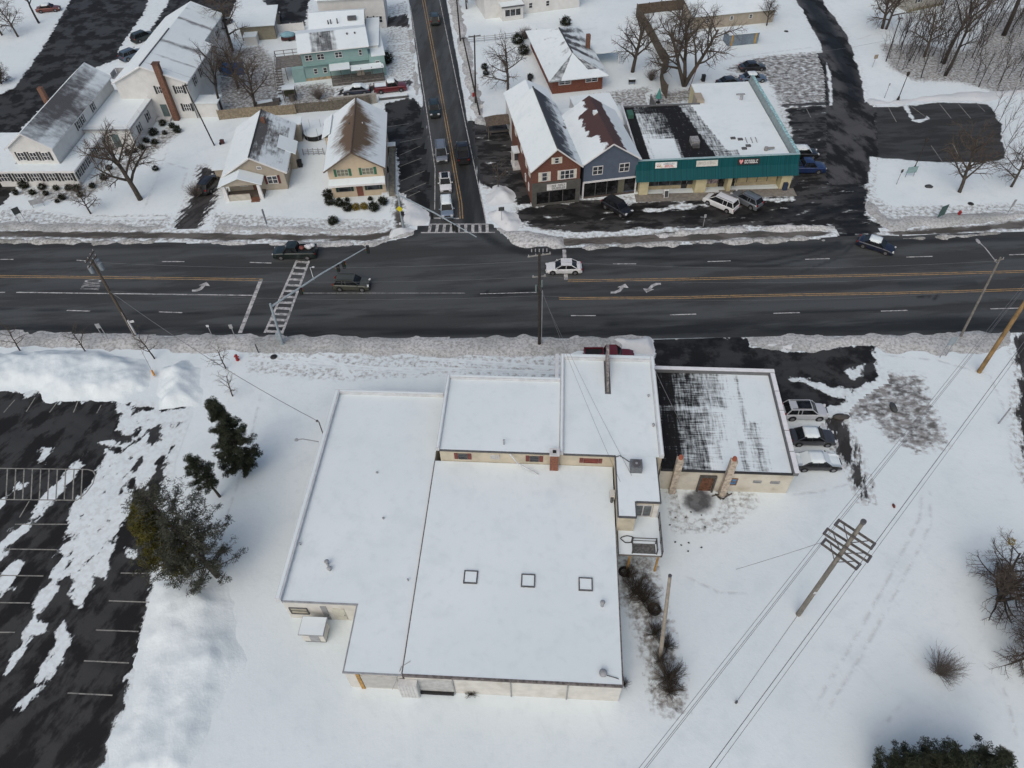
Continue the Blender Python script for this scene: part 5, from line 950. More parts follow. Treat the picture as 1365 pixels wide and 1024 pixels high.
def car(kind, name, label, paintm, px, heading, cat='car', group=None, snow=None, load=False, sunroof=False, stripe=None):
    L_, w_, st, belt, (wb, rf, rr_, rbx), rz = SPECS[kind]
    loc = at(*px); o = T(name, label, cat, loc, R_(heading), group)
    def section(x, zt, k):
        zt2 = zt; lo = .24
        ys = [(-w_*k*.96, lo), (-w_*k, .45), (-w_*k*.995, zt-.14), (-w_*k*.93, zt-.03), (-w_*k*.72, zt), (0, zt+.025)]
        return [(x, y, z) for y, z in ys]+[(x, -y, z) for y, z in ys[::-1][1:]]
    mb = MB(); secs = []
    for i, (x, zt) in enumerate(st):
        e = abs(x)/(L_/2); k = 1-.12*max(0, (e-.72)/.28)**2
        secs.append(section(x, zt, k))
    n = len(secs[0]); vs = [v for s_ in secs for v in s_]; fs = []
    for i in range(len(secs)-1):
        for j in range(n): a, b = i*n+j, i*n+(j+1) % n; fs.append((a, b, b+n, a+n))
    fs += [tuple(range(n-1, -1, -1)), tuple(range((len(secs)-1)*n, len(secs)*n))]
    mb.add(vs, fs)
    if kind == 'pickup':    # walls round an open load bed
        pass
    body = P('body', mb, paintm, o, smooth=False)
    wt, wbm = w_*.77, w_*.91
    g = [(wb, -wbm, belt), (wb, wbm, belt), (rbx, wbm, belt), (rbx, -wbm, belt), (rf, -wt, rz), (rf, wt, rz), (rr_, wt, rz), (rr_, -wt, rz)]
    P('windows', MB().add(g, [(0, 1, 5, 4), (1, 2, 6, 5), (2, 3, 7, 6), (3, 0, 4, 7)]), CGL, o)
    mb = MB(); xm = (rf+rr_)/2
    rv = [(rf+.05, -wt*.95, rz), (rf+.08, 0, rz+.02), (rf+.05, wt*.95, rz), (xm, wt*1.03, rz+.015), (rr_-.05, wt*.97, rz), (rr_-.08, 0, rz+.02), (rr_-.05, -wt*.97, rz), (xm, -wt*1.03, rz+.015), (xm, 0, rz+.065)]
    mb.add(rv, [(i, (i+1) % 8, 8) for i in range(8)]); mb.add([(x, y, z-.05) for x, y, z in rv[:8]]+rv[:8], [(i, (i+1) % 8, 8+(i+1) % 8, 8+i) for i in range(8)])
    for s in (-1, 1):
        mb.tube([(wb, s*wbm*.985, belt), (rf, s*wt*1.0, rz)], .045, 4); mb.tube([(rbx, s*wbm*.985, belt), (rr_, s*wt, rz)], .06, 4); mb.tube([(rf, s*wt, rz), (rr_, s*wt, rz)], .045, 4)
        xb = (rf+rr_)/2+.05; mb.tube([(xb, s*wbm*1.0, belt), (xb, s*wt*1.01, rz)], .035, 4)
        if kind in ('suv', 'van'): xb = rr_+.75; mb.tube([(xb, s*wbm*1.0, belt), (xb, s*wt*1.01, rz)], .045, 4)
    P('roof', mb, paintm, o, smooth=False)
    if kind in ('suv', 'van'):
        for s in (-1, 1): P('roof_rail', MB().tube([(rf-.1, s*wt*.85, rz+.07), (rr_+.1, s*wt*.85, rz+.07)], .025, 4), BLKP, o)
    if sunroof: P('sunroof', MB().rect(rf-.05, -wt*.72, rf-1.5, wt*.72, rz+.03, rz+.075), CGL, o)
    r = .36 if kind in ('pickup', 'suv') else .33; wx = L_/2*.62
    for x in (wx, -wx*.98):
        for s in (-1, 1):
            P('wheel_arch', MB().tube([(x, s*(w_-.05), r+.02), (x, s*(w_+.006), r+.02)], r+.07, 14), BLKP, body)
            wh = P('wheel', MB().tube([(x, s*(w_-.12), r), (x, s*(w_+.025), r)], r, 16), TYRE, o); P('rim', MB().tube([(x, s*(w_+.02), r), (x, s*(w_+.04), r)], r*.62, 12), RIM, wh)
    hz = .62 if kind in ('sedan', 'van') else .82; fx = L_/2
    for s in (-1, 1):
        P('headlight', MB().box((fx-.10, s*w_*.68, hz), (.22, .34, .14), -s*.25), HL, o); P('tail_light', MB().box((-fx+.07, s*w_*.78, hz+.16), (.14, .22, .2)), TL, o)
        P('mirror', MB().ell((wb-.25, s*(w_+.10), belt+.08), (.08, .13, .08), 8, 5), paintm, o)
    P('grille', MB().box((fx-.02, 0, hz-.06), (.06, w_*.9, .18)), BLKP, o); P('bumper', MB().box((-fx+.0, 0, .45), (.12, w_*1.7, .16)), BLKP, o); P('bumper', MB().box((fx-.06, 0, .36), (.14, w_*1.6, .14)), BLKP, o)
    if kind == 'pickup':
        bd = P('cargo_bed', MB().rect(-2.72, -.80, -.72, .80, 1.145, 1.16), M('bed_liner', (.012, .012, .013), .9), o)
        P('bed_rail', MB().rect(-2.85, -.96, -.66, -.81, 1.13, 1.30).rect(-2.85, .81, -.66, .96, 1.13, 1.30).rect(-2.88, -.96, -2.73, .96, 1.13, 1.30), paintm, o)
    if snow:
        def slabsnow(x0, x1, hw, z, t, nm='snow_cover'):
            rnd = random.Random(int(px[0])); mb = MB(); n_ = 7; top = []
            for i in range(n_+1):
                for j in range(5):
                    x = x0+(x1-x0)*i/n_; y = hw*(j/2-1)*(1-.10*(i in (0, n_))); e = (i in (0, n_)) or (j in (0, 4)); zz = z(x) if callable(z) else z
                    top.append((x, y, zz+(.03 if e else t*(.8+.4*rnd.random()))))
            fs = [(i*5+j, (i+1)*5+j, (i+1)*5+j+1, i*5+j+1) for i in range(n_) for j in range(4)]; k = len(top)
            bot = [(x, y, z_-t-.06) for x, y, z_ in top]; ring = [j for j in range(5)]+[i*5+4 for i in range(1, n_+1)]+[n_*5+j for j in range(3, -1, -1)]+[i*5 for i in range(n_-1, 0, -1)]
            mb.add(top+bot, [f[::-1] if x1 > x0 else f for f in [tuple(f) for f in fs]]+[(ring[i], ring[(i+1) % len(ring)], ring[(i+1) % len(ring)]+k, ring[i]+k) for i in range(len(ring))])
            P(nm, mb, RS, o, smooth=True)
        if 'r' in snow: slabsnow(rf+.1, rr_-.1, wt*1.05, rz+.03, .1)
        def bz(x):
            xs = sorted(st); 
            for (a, za), (b, zb) in zip(xs, xs[1:]):
                if a <= x <= b: return za+(zb-za)*(x-a)/(b-a+1e-9)+.03
            return .9
        if 'w' in snow:
            mb = MB(); q = lambda xa, za, xb, zb, ha, hb: mb.add([(xa, -ha, za+.03), (xa, ha, za+.03), (xb, hb, zb+.05), (xb, -hb, zb+.05)], [(0, 1, 2, 3)])
            q(wb+.05, belt, rf+.1, rz+.02, wbm*.95, wt); P('window_snow', mb, RS, o); mb = MB(); q(rbx-.05, belt, rr_-.1, rz+.02, wbm*.95, wt); P('window_snow', mb, RS, o)
        if 'h' in snow: slabsnow(wb-.05, L_/2-.15, w_*.86, bz, .08)
        if 't' in snow and kind == 'sedan': slabsnow(-L_/2+.12, rbx+.05, w_*.86, bz, .08)
        if 'b' in snow: slabsnow(-L_/2+.1, -.7, w_*.92, 1.25, .12)
    return o
wht = paint('white_car_paint', (.62, .63, .63), .3, 0, .5); dgr = paint('dark_green_paint', (.012, .022, .020)); olp = paint('olive_green_paint', (.07, .072, .055)); nav = paint('navy_paint', (.010, .016, .035)); blk = paint('black_paint', (.010, .010, .012)); slv = paint('silver_paint', (.26, .28, .30), .3, .6); lbl = paint('pale_blue_paint', (.25, .31, .37), .3, .5); redp = paint('dark_red_paint', (.13, .012, .016)); blup = paint('deep_blue_paint', (.012, .03, .10)); gryp = paint('dark_grey_paint', (.06, .062, .068), .35, .4); sbl = paint('slate_blue_paint', (.10, .14, .19), .3, .5); pea = paint('pearl_paint', (.50, .52, .54), .3, .1)
AV = 'cars on the avenue'; SV = 'cars queued on the side street'; PV = 'cars parked in the car parks'
pk = car('pickup', 'pickup_truck', 'dark green pickup truck on the avenue with white bags in its open bed', dgr, (395, 341), 178, 'pickup truck')
rnd = random.Random(3)
lb = T('load_bag', 'white bag heap lying in the dark green pickup bed', 'bag', pk.location+Vector((2.0, .0, 1.16))); mbb = MB()
for x, y, z, r in ((0, 0, .3, .42), (.45, .25, .32, .36), (-.35, .2, .25, .3)): mbb.ell((x, y, z), (r, r*.85, r*.75), 10, 7, .12, rnd)
P('bag', mbb, M('white_bag', (.6, .62, .64), .6), lb, smooth=True)
lr = T('red_bundle', 'red bundle beside the white bags in pickup bed', 'bundle', pk.location+Vector((1.05, -.1, 1.16))); P('bundle', MB().ell((0, 0, .25), (.35, .4, .26), 9, 6, .2, rnd), M('red_cloth', (.17, .05, .04)), lr, smooth=True)
car('suv', 'estate_car', 'olive green estate car crossing the junction on the avenue', olp, (470, 383), -4, group=AV)
car('sedan', 'sedan_car', 'white saloon car stopped at the stop line beside dark utility pole', wht, (751.5, 361), 178, group=AV)
car('sedan', 'sedan_car', 'navy saloon car with snow on its roof turning out of the shop driveway', nav, (1166, 331), -33, group=AV, snow='r')
car('suv', 'suv_car', 'pale blue car with snow-white roof waiting first at the side street crosswalk', lbl, (596, 282), -85, group=SV, snow='r')
car('sedan', 'sedan_car', 'white saloon with sunroof second in the side street queue', wht, (594, 247), -85, group=SV, sunroof=True)
car('van', 'minivan', 'silver minivan third in the side street queue', slv, (588.5, 208), -84, group=SV)
car('suv', 'suv_car', 'dark green car following behind the silver minivan on side street', dgr, (579.5, 150), -84, group=SV)
car('pickup', 'pickup_truck', 'black pickup truck driving up the side street beside the silver minivan', blk, (617, 208), 95, 'pickup truck')
car('pickup', 'pickup_truck', 'dark pickup truck farther up the side street near the top edge', dgr, (580, 30), -84, 'pickup truck') if False else car('suv', 'suv_car', 'dark car farther up the side street near the top edge', dgr, (580, 29), 95, group=SV)
car('van', 'minivan', 'white minivan parked aslant in front of teal awning shops', wht, (960, 275), 137, group=PV)
car('suv', 'suv_car', 'silver-grey hatchback parked right of the white minivan', slv, (994, 271), 130, group=PV)
car('suv', 'suv_car', 'black car parked in slush before the blue shop', blk, (822, 281), -48, group=PV)
car('pickup', 'pickup_truck', 'deep blue pickup parked beside the teal shop corner', blup, (1072, 228), -2, 'pickup truck')
car('suv', 'suv_car', 'snow-covered dark car just behind the deep blue pickup', blk, (1068, 209), -2, group=PV, snow='rw')
car('sedan', 'sedan_car', 'slate blue car with snowy roof parked behind the teal shops', sbl, (1003, 108), 3, group=PV, snow='r')
car('sedan', 'sedan_car', 'black car parked behind the slate blue car at shop rear', blk, (1002, 93), 6, group=PV)
car('sedan', 'sedan_car', 'dark car half hidden by the shop rear roof', blk, (972, 114), 8, group=PV)
car('suv', 'suv_car', 'pearl crossover with black sunroof parked beside flat-roofed building', pea, (1070, 553), -2, group=PV, sunroof=True)
car('sedan', 'sedan_car', 'dark grey saloon with snowy roof in the middle of three parked cars', gryp, (1080, 587), -3, group=PV, snow='r')
car('sedan', 'sedan_car', 'black saloon under snow nearest the viewer of three parked cars', blk, (1087, 620), -2, group=PV, snow='rwht')
car('pickup', 'pickup_truck', 'dark red pickup truck parked just behind the white showroom roof', redp, (811, 481), -2, 'pickup truck')
car('sedan', 'sedan_car', 'dark blue car under thick snow in the teal house driveway', nav, (476, 124), 183, group=PV, snow='rwht')
car('pickup', 'pickup_truck', 'red pickup with snow-filled bed in the teal house driveway', redp, (521, 121), 10, 'pickup truck', snow='rb')
car('suv', 'suv_car', 'dark green car on the snowy strip left of the gabled white wing', dgr, (192, 53), 52, group=PV)
car('suv', 'suv_car', 'grey-blue car nosing the snow strip below the dark green car', sbl, (177, 77), 52, group=PV)
car('suv', 'suv_car', 'black car parked in shadow beside the bungalow porch', blk, (281, 250), 76, group=PV)
car('suv', 'suv_car', 'dark car parked by the garage in the rear yard', gryp, (368, 28), 95, group=PV, snow='r')
car('sedan', 'sedan_car', 'red-brown car half buried under snow at the top left corner', paint('rust_red_paint', (.14, .03, .02)), (66, 15), 12, group=PV, snow='r')
car('sedan', 'sedan_car', 'dark car tucked behind the white gabled wing near bare tree', gryp, (297, 34), 60, group=PV)
# ================================================================== trees
def limb_path(rnd, p, d, L_, n, wob, up):
    pts = [p]
    for i in range(n):
        d = (d+Vector((rnd.uniform(-wob, wob), rnd.uniform(-wob, wob), rnd.uniform(-wob, wob)+up))).normalized(); p = p+d*(L_/n); pts.append(p)
    return pts, d
def bare_tree(seed, H, r0, spread=.75, fork=.28, levels=4, kids=(9, 6, 5), lean=(0, 0), multi=1, droop=0.0, twig=.011):
    rnd = random.Random(seed); trunk = MB(); crown = MB()
    def grow(p, d, L_, r, lv):
        n = 5 if lv == 0 else 4 if lv == 1 else 3
        pts, dd = limb_path(rnd, p, d, L_, n, .10 if lv == 0 else .2, .05 if lv < 2 else -droop)
        rs = [max(twig*.6, r*(1-.62*i/n)) for i in range(n+1)]
        (trunk if lv < 2 else crown).tube(pts, rs, 7 if lv == 0 else 5 if lv == 1 else 3, lv < 2)
        if lv >= levels-1: return
        k = kids[min(lv, len(kids)-1)]
        for i in range(k):
            t = (fork+(1-fork)*(i+rnd.random()*.8)/k) if lv == 0 else (.25+.75*(i+rnd.random())/k); t = min(t, .99)
            j = min(int(t*n), n-1); q = pts[j].lerp(pts[j+1], t*n-j); ax = (pts[j+1]-pts[j]).normalized(); o_ = ax.orthogonal().normalized()
            a = rnd.random()*6.283 if lv else i*2.4+rnd.uniform(-.5, .5); side = (Matrix.Rotation(a, 3, ax) @ o_)
            sp = spread*rnd.uniform(.75, 1.25); nd = (ax*(1-sp*.55)+side*sp).normalized()
            l2 = L_*(rnd.uniform(.42, .62) if lv == 0 else rnd.uniform(.4, .6))*(1.15-.45*t); grow(q, nd, l2, max(twig, rs[j]*(.62 if lv == 0 else .55)), lv+1)
    for m_ in range(multi):
        a = 6.28*m_/multi+seed; d = Vector((lean[0]+(.35*math.cos(a) if multi > 1 else 0), lean[1]+(.35*math.sin(a) if multi > 1 else 0), 1)).normalized()
        grow(Vector((0, 0, -.1)), d, H*(.82 if multi == 1 else .7), r0/math.sqrt(multi), 0)
    return trunk, crown
BARK = M('grey_brown_bark', (.075, .062, .05), .95, .3, 6, stretch=(1, 1, .3)); TWIG = M('twig_bark', (.085, .068, .055), .95, .25, 3); DBARK = M('dark_bark', (.042, .036, .032), .95, .3, 6)
class Tree:
    "a kind of tree: first use makes it, later ones copy it"
    def __init__(s, name, cat, parts): s.name, s.cat, s.parts, s.root = name, cat, parts, None
    def put(s, label, px, rz=0, sc=1.0, group=None, tilt=None, loc=None):
        p = loc or at(*px)
        if s.root is None:
            s.root = T(s.name, label, s.cat, p)
            for nm, me in s.parts: P(nm, me, [], s.root) if False else (lambda q: setattr(q, 'parent', s.root) or COL.objects.link(q))(bpy.data.objects.new(nm, me))
            o = s.root
        else: o = copy_tree(s.root)
        place(o, label, p, R_(rz), sc, group)
        if tilt: o.rotation_euler = (R_(tilt[0]), R_(tilt[1]), R_(rz))
        return o
def mk(name, cat, a, b, bark=BARK, twm=TWIG, an='trunk', bn='crown'): return Tree(name, cat, [(an, a.mesh(an, bark, True)), (bn, b.mesh(bn, twm))])
GT = 'bare trees'; 
t_big = mk('bare_tree', 'tree', *bare_tree(1, 16, .55, .75, .25, 4, (11, 9, 11), multi=1))
t_oak = mk('bare_tree', 'tree', *bare_tree(2, 17, .75, .7, .3, 4, (9, 9, 9), multi=3))
t_mid = mk('bare_tree', 'tree', *bare_tree(3, 10, .26, .85, .22, 4, (11, 9, 9), twig=.009))
t_round = mk('bare_tree', 'tree', *bare_tree(4, 9, .24, .75, .2, 4, (13, 10, 8), droop=-.05, twig=.009))
t_small = mk('small_tree', 'tree', *bare_tree(5, 4.4, .09, .8, .28, 4, (8, 5, 4), twig=.008))
t_sap = mk('sapling', 'sapling', *bare_tree(6, 8.5, .10, .45, .3, 3, (9, 5), twig=.012), bark=DBARK)
t_sap2 = mk('sapling', 'sapling', *bare_tree(7, 6, .06, .4, .25, 3, (8, 4), twig=.012), bark=DBARK)
t_tall = mk('bare_tree', 'tree', *bare_tree(8, 18, .42, .5, .45, 4, (9, 6, 5)), bark=DBARK)
t_low = mk('bare_tree', 'tree', *bare_tree(9, 7.5, .34, .85, .08, 4, (12, 9, 9), multi=4, twig=.010), bark=DBARK)
t_big.put('big bare tree spreading on the lawn before the white flat wing', (187, 266), 40, .74, GT)
t_mid.put('small bare tree in the lawn by the sunroom corner', (121, 285), 10, .5, GT)
t_round.put('bare tree with green-grey twigs in the yard behind the bungalow fence', (341, 145), 80, 1.12, GT)
t_oak.put('great bare tree with thick forked trunk behind the teal shop roof', (912, 115), 100, .92, GT)
t_big.put('bare tree left of the zigzag fence behind ranch house', (843, 96), 200, .68, GT)
t_mid.put('bare tree with a dark leafy nest in front of ranch house', (677, 122), 120, 1.0, GT)
t_tall.put('thick tall dark tree rising between white building and garage', (305, 150), 20, .55, GT, tilt=(0, 0)) if False else None
t_round.put('bare vase-shaped tree on the snow by the right car park', (1279, 256), 300, 1.15, GT)
t_mid.put('slim bare tree near the right edge below the right car park', (1348, 249), 60, .75, GT)
t_low.put('bushy bare tree on the right edge of the lower snowfield', (1330, 800), 30, 1.0, GT)
t_low.put('bare thicket tree at the right edge below the bushy bare tree', (1374, 872), 160, 1.0, GT)
t_big.put('tall bare tree at the top edge left of cottage', (1176, 38), 10, .6, GT); t_mid.put('slimmer bare tree beside the top edge cottage', (1181, 39), 140, 1.0, GT)
t_tall.put('bare tall tree leaning at the woodland centre', (1258, 85), 0, .85, GT, (0, 6)); t_tall.put('thick bare tall tree at top right of the woodland', (1338, 47), 140, 1.1, GT, (0, 4)); t_tall.put('bare dark tree at the front edge of the woodland', (1260, 101), 250, .75, GT, (0, 4)); t_mid.put('bare spreading tree over the left of woodland', (1232, 76), 10, 1.0, GT)
t_tall.put('bare tree in the top left snow by the buried car', (52, 31), 40, .55, GT); t_mid.put('dark forked tree in the top left snow', (24, 49), 80, .8, GT); t_round.put('bare tree at the far left top edge', (3, 47), 10, .9, GT); t_low.put('grey bare bush tree at left edge beside the church car park', (2, 112), 10, .6, GT)
t_tall.put('thick dark tree trunk behind the white building and its porch', (298, 152), 80, .62, GT, (0, 8)); t_round.put('bare tree crowding the white gabled wing and blue tarp', (318, 118), 30, 1.1, GT); t_mid.put('bare tree at the garage corner near top edge', (310, 68), 170, 1.2, GT)
t_mid.put('bare tree at the top edge beside the farmhouse drive', (622, 12), 20, .7, GT); t_round.put('bare tree left of outbuilding near top edge', (905, 48), 20, .8, GT); t_round.put('bare shrub tree beside outbuilding right end', (1022, 34), 220, .6, GT)
t_small.put('slender bare tree between pavilion and brick shop snow heap', (664, 250), 20, 1.1, GT)
GS = 'small bare roadside trees'
for i, (x, y, s, l) in enumerate(((27, 468, 1.1, 'small bare tree by the verge at far left edge'), (114, 469, 1.0, 'small bare tree by the verge left of utility pole'), (206, 478, 1.15, 'small bare tree right beside the leaning utility pole'), (301, 491, 1.0, 'small bare tree beside red hydrant on the snow'), (310, 528, 1.0, 'small round bare tree in open snow above the spruces'))): t_small.put(l, (x, y), 77*i, s*.95, GS)
rnd = random.Random(11); GW = 'woodland saplings'; wood = []
poly = W([(1168, 60), (1190, 92), (1215, 105), (1260, 106), (1330, 124), (1420, 120), (1440, 0), (1300, -30), (1225, 25)])
pa = np.array(poly); tries = 0
while len(wood) < 280 and tries < 4000:
    tries += 1; x, y = rnd.uniform(*[f(pa[:, 0]) for f in (np.min, np.max)]), rnd.uniform(*[f(pa[:, 1]) for f in (np.min, np.max)])
    if sdf(np.array([[x, y]]), poly)[0] > .3 and all((x-a)**2+(y-b)**2 > .35 for a, b in wood): wood.append((x, y))
for i, (x, y) in enumerate(wood): (t_sap if i % 3 == 0 else t_sap2).put('thin grey bare sapling standing in the crowded woodland at the top right', None, rnd.uniform(0, 360), rnd.uniform(.45, 1.0), GW, (rnd.uniform(-4, 4), rnd.uniform(-2, 10)), Vector((x, y, 0)))
for i, (x, y) in enumerate(((1330, 165), (1336, 178), (1345, 190), (1338, 205), (1350, 160), (1355, 215), (1347, 225), (1362, 180), (1325, 150), (1340, 145))): t_sap2.put('thin bare sapling in the clump at the right end of the side car park', (x, y), 40*i, .8, 'saplings right of the side car park', (0, 6))
# twiggy bushes
def twig_bush(seed, H, n, spread, r=.014):
    rnd = random.Random(seed); a = MB(); b = MB()
    for i in range(n):
        an = rnd.random()*6.283; d = Vector((math.cos(an)*spread*rnd.random(), math.sin(an)*spread*rnd.random(), 1)).normalized(); L_ = H*rnd.uniform(.6, 1)
        pts, dd = limb_path(rnd, Vector((rnd.uniform(-.15, .15), rnd.uniform(-.15, .15), -.05)), d, L_, 3, .14, .0); a.tube(pts, [r*1.3, r, r*.8, r*.5], 3, False)
        for k in range(6):
            q = pts[1].lerp(pts[3], rnd.random()); d2 = (dd+Vector((rnd.uniform(-.8, .8), rnd.uniform(-.8, .8), rnd.uniform(-.2, .6)))).normalized(); b.tube([q, q+d2*H*.3*rnd.uniform(.5, 1)], [r*.6, r*.3], 3, False)
    return a, b
GTW = M('grey_twig', (.15, .13, .115), .95, .25, 3)
b_twig = mk('twig_bush', 'bush', *twig_bush(1, 1.8, 170, 1.15, .010), bark=GTW, twm=GTW, an='stem', bn='twigs'); BRN = M('brown_twig', (.06, .048, .036), .95, .3)
b_brush = mk('brush_clump', 'bush', *twig_bush(2, 1.5, 90, 1.3, .013), bark=BRN, twm=BRN, an='stem', bn='twigs')
b_twig.put('round leafless grey bush alone in the lower right snowfield', (1252, 897), 0, 1.35)
GB = 'brush along the hall side'
for i, (x, y, s, l) in enumerate(((838, 768, .9, 'brown brush clump under the deck posts'), (848, 789, 1.5, 'dense brown brush clump beside the hall wall'), (858, 800, 1.3, 'brown brush clump right of the dense one'), (868, 815, .9, 'brown brush around the leaning tyre'), (872, 845, 1.0, 'thin brown brush at mid stub pole'), (888, 862, .9, 'thin brown brush right of stub pole base'), (891, 905, 1.5, 'dark brown brush clump below stub pole'), (893, 922, 1.1, 'sparse brush clump lowest along the hall side'), (880, 880, .8, 'thin brush at the stub pole foot'), (832, 912, .5, 'small weeds at the hall front right corner'), (628, 925, .6, 'small weeds at the hall front wall middle'))): b_brush.put(l, (x, y), 50*i, s, GB)
for i, (x, y, s, l) in enumerate(((573, 132, .0, ''), )): pass
b_twig.put('leafless shrub in the snow before the teal house drive', (425, 132), 20, 1.2); b_twig.put('leafless shrub beside the fence at the ranch house yard', (868, 107), 60, 1.1)
b_twig.put('pale leafless hedge bush right of the zigzag fence kink', (700, 52), 60, 1.3); b_twig.put('leafless shrub at white gabled wing rear corner', (293, 95), 10, 1.8); b_twig.put('leafless shrub by the white gabled wing side wall', (281, 118), 70, 1.5)
b_twig.put('leafless brush beside the bungalow driveway', (262, 262), 70, 1.2)
# ------------------------------------------------------------------ evergreens
def needle_mat(name, c, c2):
    b = NB(name); g = b.n('NewGeometry') if False else None
    n = b.noise(1.6, 3); n2 = b.noise(7, 2); b.col(b.mix(b.ramp(n, .35, .65), c, c2)); b.rough(.85); b.b.inputs['Specular IOR Level'].default_value = .15; return b.m
ND = needle_mat('dark_needles', (.020, .026, .016), (.048, .056, .036)); NO = needle_mat('olive_needles', (.050, .048, .012), (.11, .10, .024)); NG = needle_mat('grey_needles', (.036, .040, .030), (.085, .088, .068)); NSH = needle_mat('shrub_leaves', (.012, .015, .009), (.030, .030, .016)); NYL = needle_mat('yellow_leaves', (.16, .12, .02), (.22, .16, .03))
def clump(mb, rnd, c, r, n, s=.13, flat=.8):
    for i in range(n):
        v = Vector((rnd.gauss(0, 1), rnd.gauss(0, 1), rnd.gauss(0, 1)*flat)); v *= r*rnd.random()**.45/(v.length+1e-6); p = c+v
        a = Vector((rnd.gauss(0, 1), rnd.gauss(0, 1), rnd.gauss(0, .6))).normalized()*s*rnd.uniform(.7, 1.5); u = a.orthogonal().normalized(); u = (Matrix.Rotation(rnd.random()*6.28, 3, a.normalized()) @ u)*s*rnd.uniform(.12, .26)
        mb.add([p-a-u*.3, p-a+u*.3, p+a*.5+u, p+a*1.2, p+a*.5-u], [(0, 1, 2, 3, 4)])
def pine(seed, H, r0, R0, first, n, dens, lean=0, shape=1.0, leaf=.11, cl=.42, bend=.0):
    rnd = random.Random(seed); tr, cr = MB(), MB(); pts = [Vector((bend*H*.1*math.sin(3*i/8), 0, -.1+H*i/8)) for i in range(9)]; tr.tube(pts, [r0*(1-.85*i/8) for i in range(9)], 7)
    for i in range(n):
        t = first+(1-first)*(i+rnd.random())/n; z = H*t; b0 = Vector((bend*H*.1*math.sin(3*t), 0, z)); prof = ((1-(t-first)/(1-first))**shape*.92+.08)*(.55+.45*min(1, (t-first)*8)); L_ = R0*prof*rnd.uniform(.55, 1.15)
        a = i*2.399+rnd.uniform(-.4, .4); d = Vector((math.cos(a), math.sin(a), rnd.uniform(-.05, .35))).normalized(); bp, _ = limb_path(rnd, b0, d, L_, 3, .16, .06); tr.tube(bp, [r0*.22*(1-t*.5), r0*.16*(1-t*.5), r0*.1, .012], 4, False)
        k = max(2, int(L_/cl*1.1))
        for j in range(k):
            f = .25+.75*(j+.6)/k; jj = min(int(f*3), 2); q = bp[jj].lerp(bp[jj+1], f*3-jj)+Vector((rnd.uniform(-.25, .25), rnd.uniform(-.25, .25), rnd.uniform(-.1, .2))); clump(cr, rnd, q, cl*rnd.uniform(.6, 1.1), int(1.5*dens*rnd.uniform(.6, 1.3)), leaf, .55)
    clump(cr, rnd, Vector((0, 0, H)), .3, int(dens), leaf); return tr, cr
GE = 'evergreens beside the west car park'
ev = mk('spruce_tree', 'tree', *pine(21, 9.5, .22, 2.1, .05, 88, 60, shape=.7, bend=.3, cl=.34), twm=ND); ev.put('dark spruce standing apart at the top of the evergreen row', (328, 632), 30, 1.2, GE)
ev2 = mk('pine_tree', 'tree', *pine(22, 8.5, .17, 1.8, .28, 54, 58, shape=.5, cl=.40), twm=ND); ev2.put('short dark pine with bare lower trunk, second in the row', (293, 662), 70, .88, GE, (0, -5))
ev3 = mk('pine_tree', 'tree', *pine(23, 12.5, .26, 4.9, .08, 96, 26, shape=.5, leaf=.12, cl=.46), twm=NG); ev3.put('large sparse grey-green pine with snow showing through its crown', (290, 768), 10, 1.05, GE, (-4, -8))
ev4 = mk('pine_tree', 'tree', *pine(24, 9.5, .2, 2.0, .16, 74, 70, shape=.42, cl=.42), twm=NO); ev4.put('olive yellow-green pine over the car park edge', (250, 768), 110, 1.22, GE)
GE2 = 'evergreens at the lower right corner'
ev5 = mk('spruce_tree', 'tree', *pine(25, 6.5, .2, 2.6, .05, 60, 60, shape=.6), twm=ND)
for i, (x, y, s, l) in enumerate(((1180, 1044, .95, 'dark evergreen at the bottom edge, left of the corner pair'), (1232, 1044, 1.05, 'dark evergreen at the bottom edge in the middle of the row'), (1284, 1042, 1.0, 'dark evergreen at the bottom edge nearest the right corner'))): ev5.put(l, (x, y), 90*i, s, GE2)
def leaf_ball(seed, r, n, squash=.85, leaf=.07):
    rnd = random.Random(seed); a, b = MB(), MB(); a.tube([(0, 0, -.05), (0, 0, r*.9)], [.06, .03], 5); 
    for i in range(n):
        v = Vector((rnd.gauss(0, 1), rnd.gauss(0, 1), rnd.gauss(0, 1))).normalized()*r*(.55+.45*rnd.random()); c = Vector((v.x, v.y, (v.z+r*.85)*squash)); clump(b, rnd, c, r*.28, 10, leaf)
    return a, b
sb = mk('round_shrub', 'shrub', *leaf_ball(1, .75, 150, .85, .10), twm=NSH, an='stem', bn='foliage'); sy = mk('round_shrub', 'shrub', *leaf_ball(2, .75, 150, .85, .10), twm=NYL, an='stem', bn='foliage')
GC = 'clipped shrubs before the cream house'
for i, (x, y, s, l) in enumerate(((438, 263, 1.1, 'dark round shrub at the cream house left corner, rear'), (440, 272, 1.0, 'dark round shrub at the cream house left corner, front'), (453, 274, 1.0, 'dark round shrub second from left before cream house'), (464, 280, 1.05, 'dark round shrub left of the yellow shrubs'), (499, 280, 1.1, 'dark round shrub right of the yellow shrubs'), (511, 272, 1.0, 'dark round shrub at the cream house right corner'), (463, 268, .5, 'low shrub capped with snow left of the cream house door'), (494, 267, .5, 'low shrub capped with snow right of the cream house door'), (445, 298, 1.0, 'dark sprawling shrub on the lawn by the avenue pavement'))): sb.put(l, (x, y), 33*i, s, GC)
sy.put('yellow-green round shrub left of the cream house path', (475, 279), 0, .8, GC); sy.put('yellow-green round shrub right of the cream house path', (486, 278), 90, .8, GC)
GF = 'foundation shrubs round the white building'
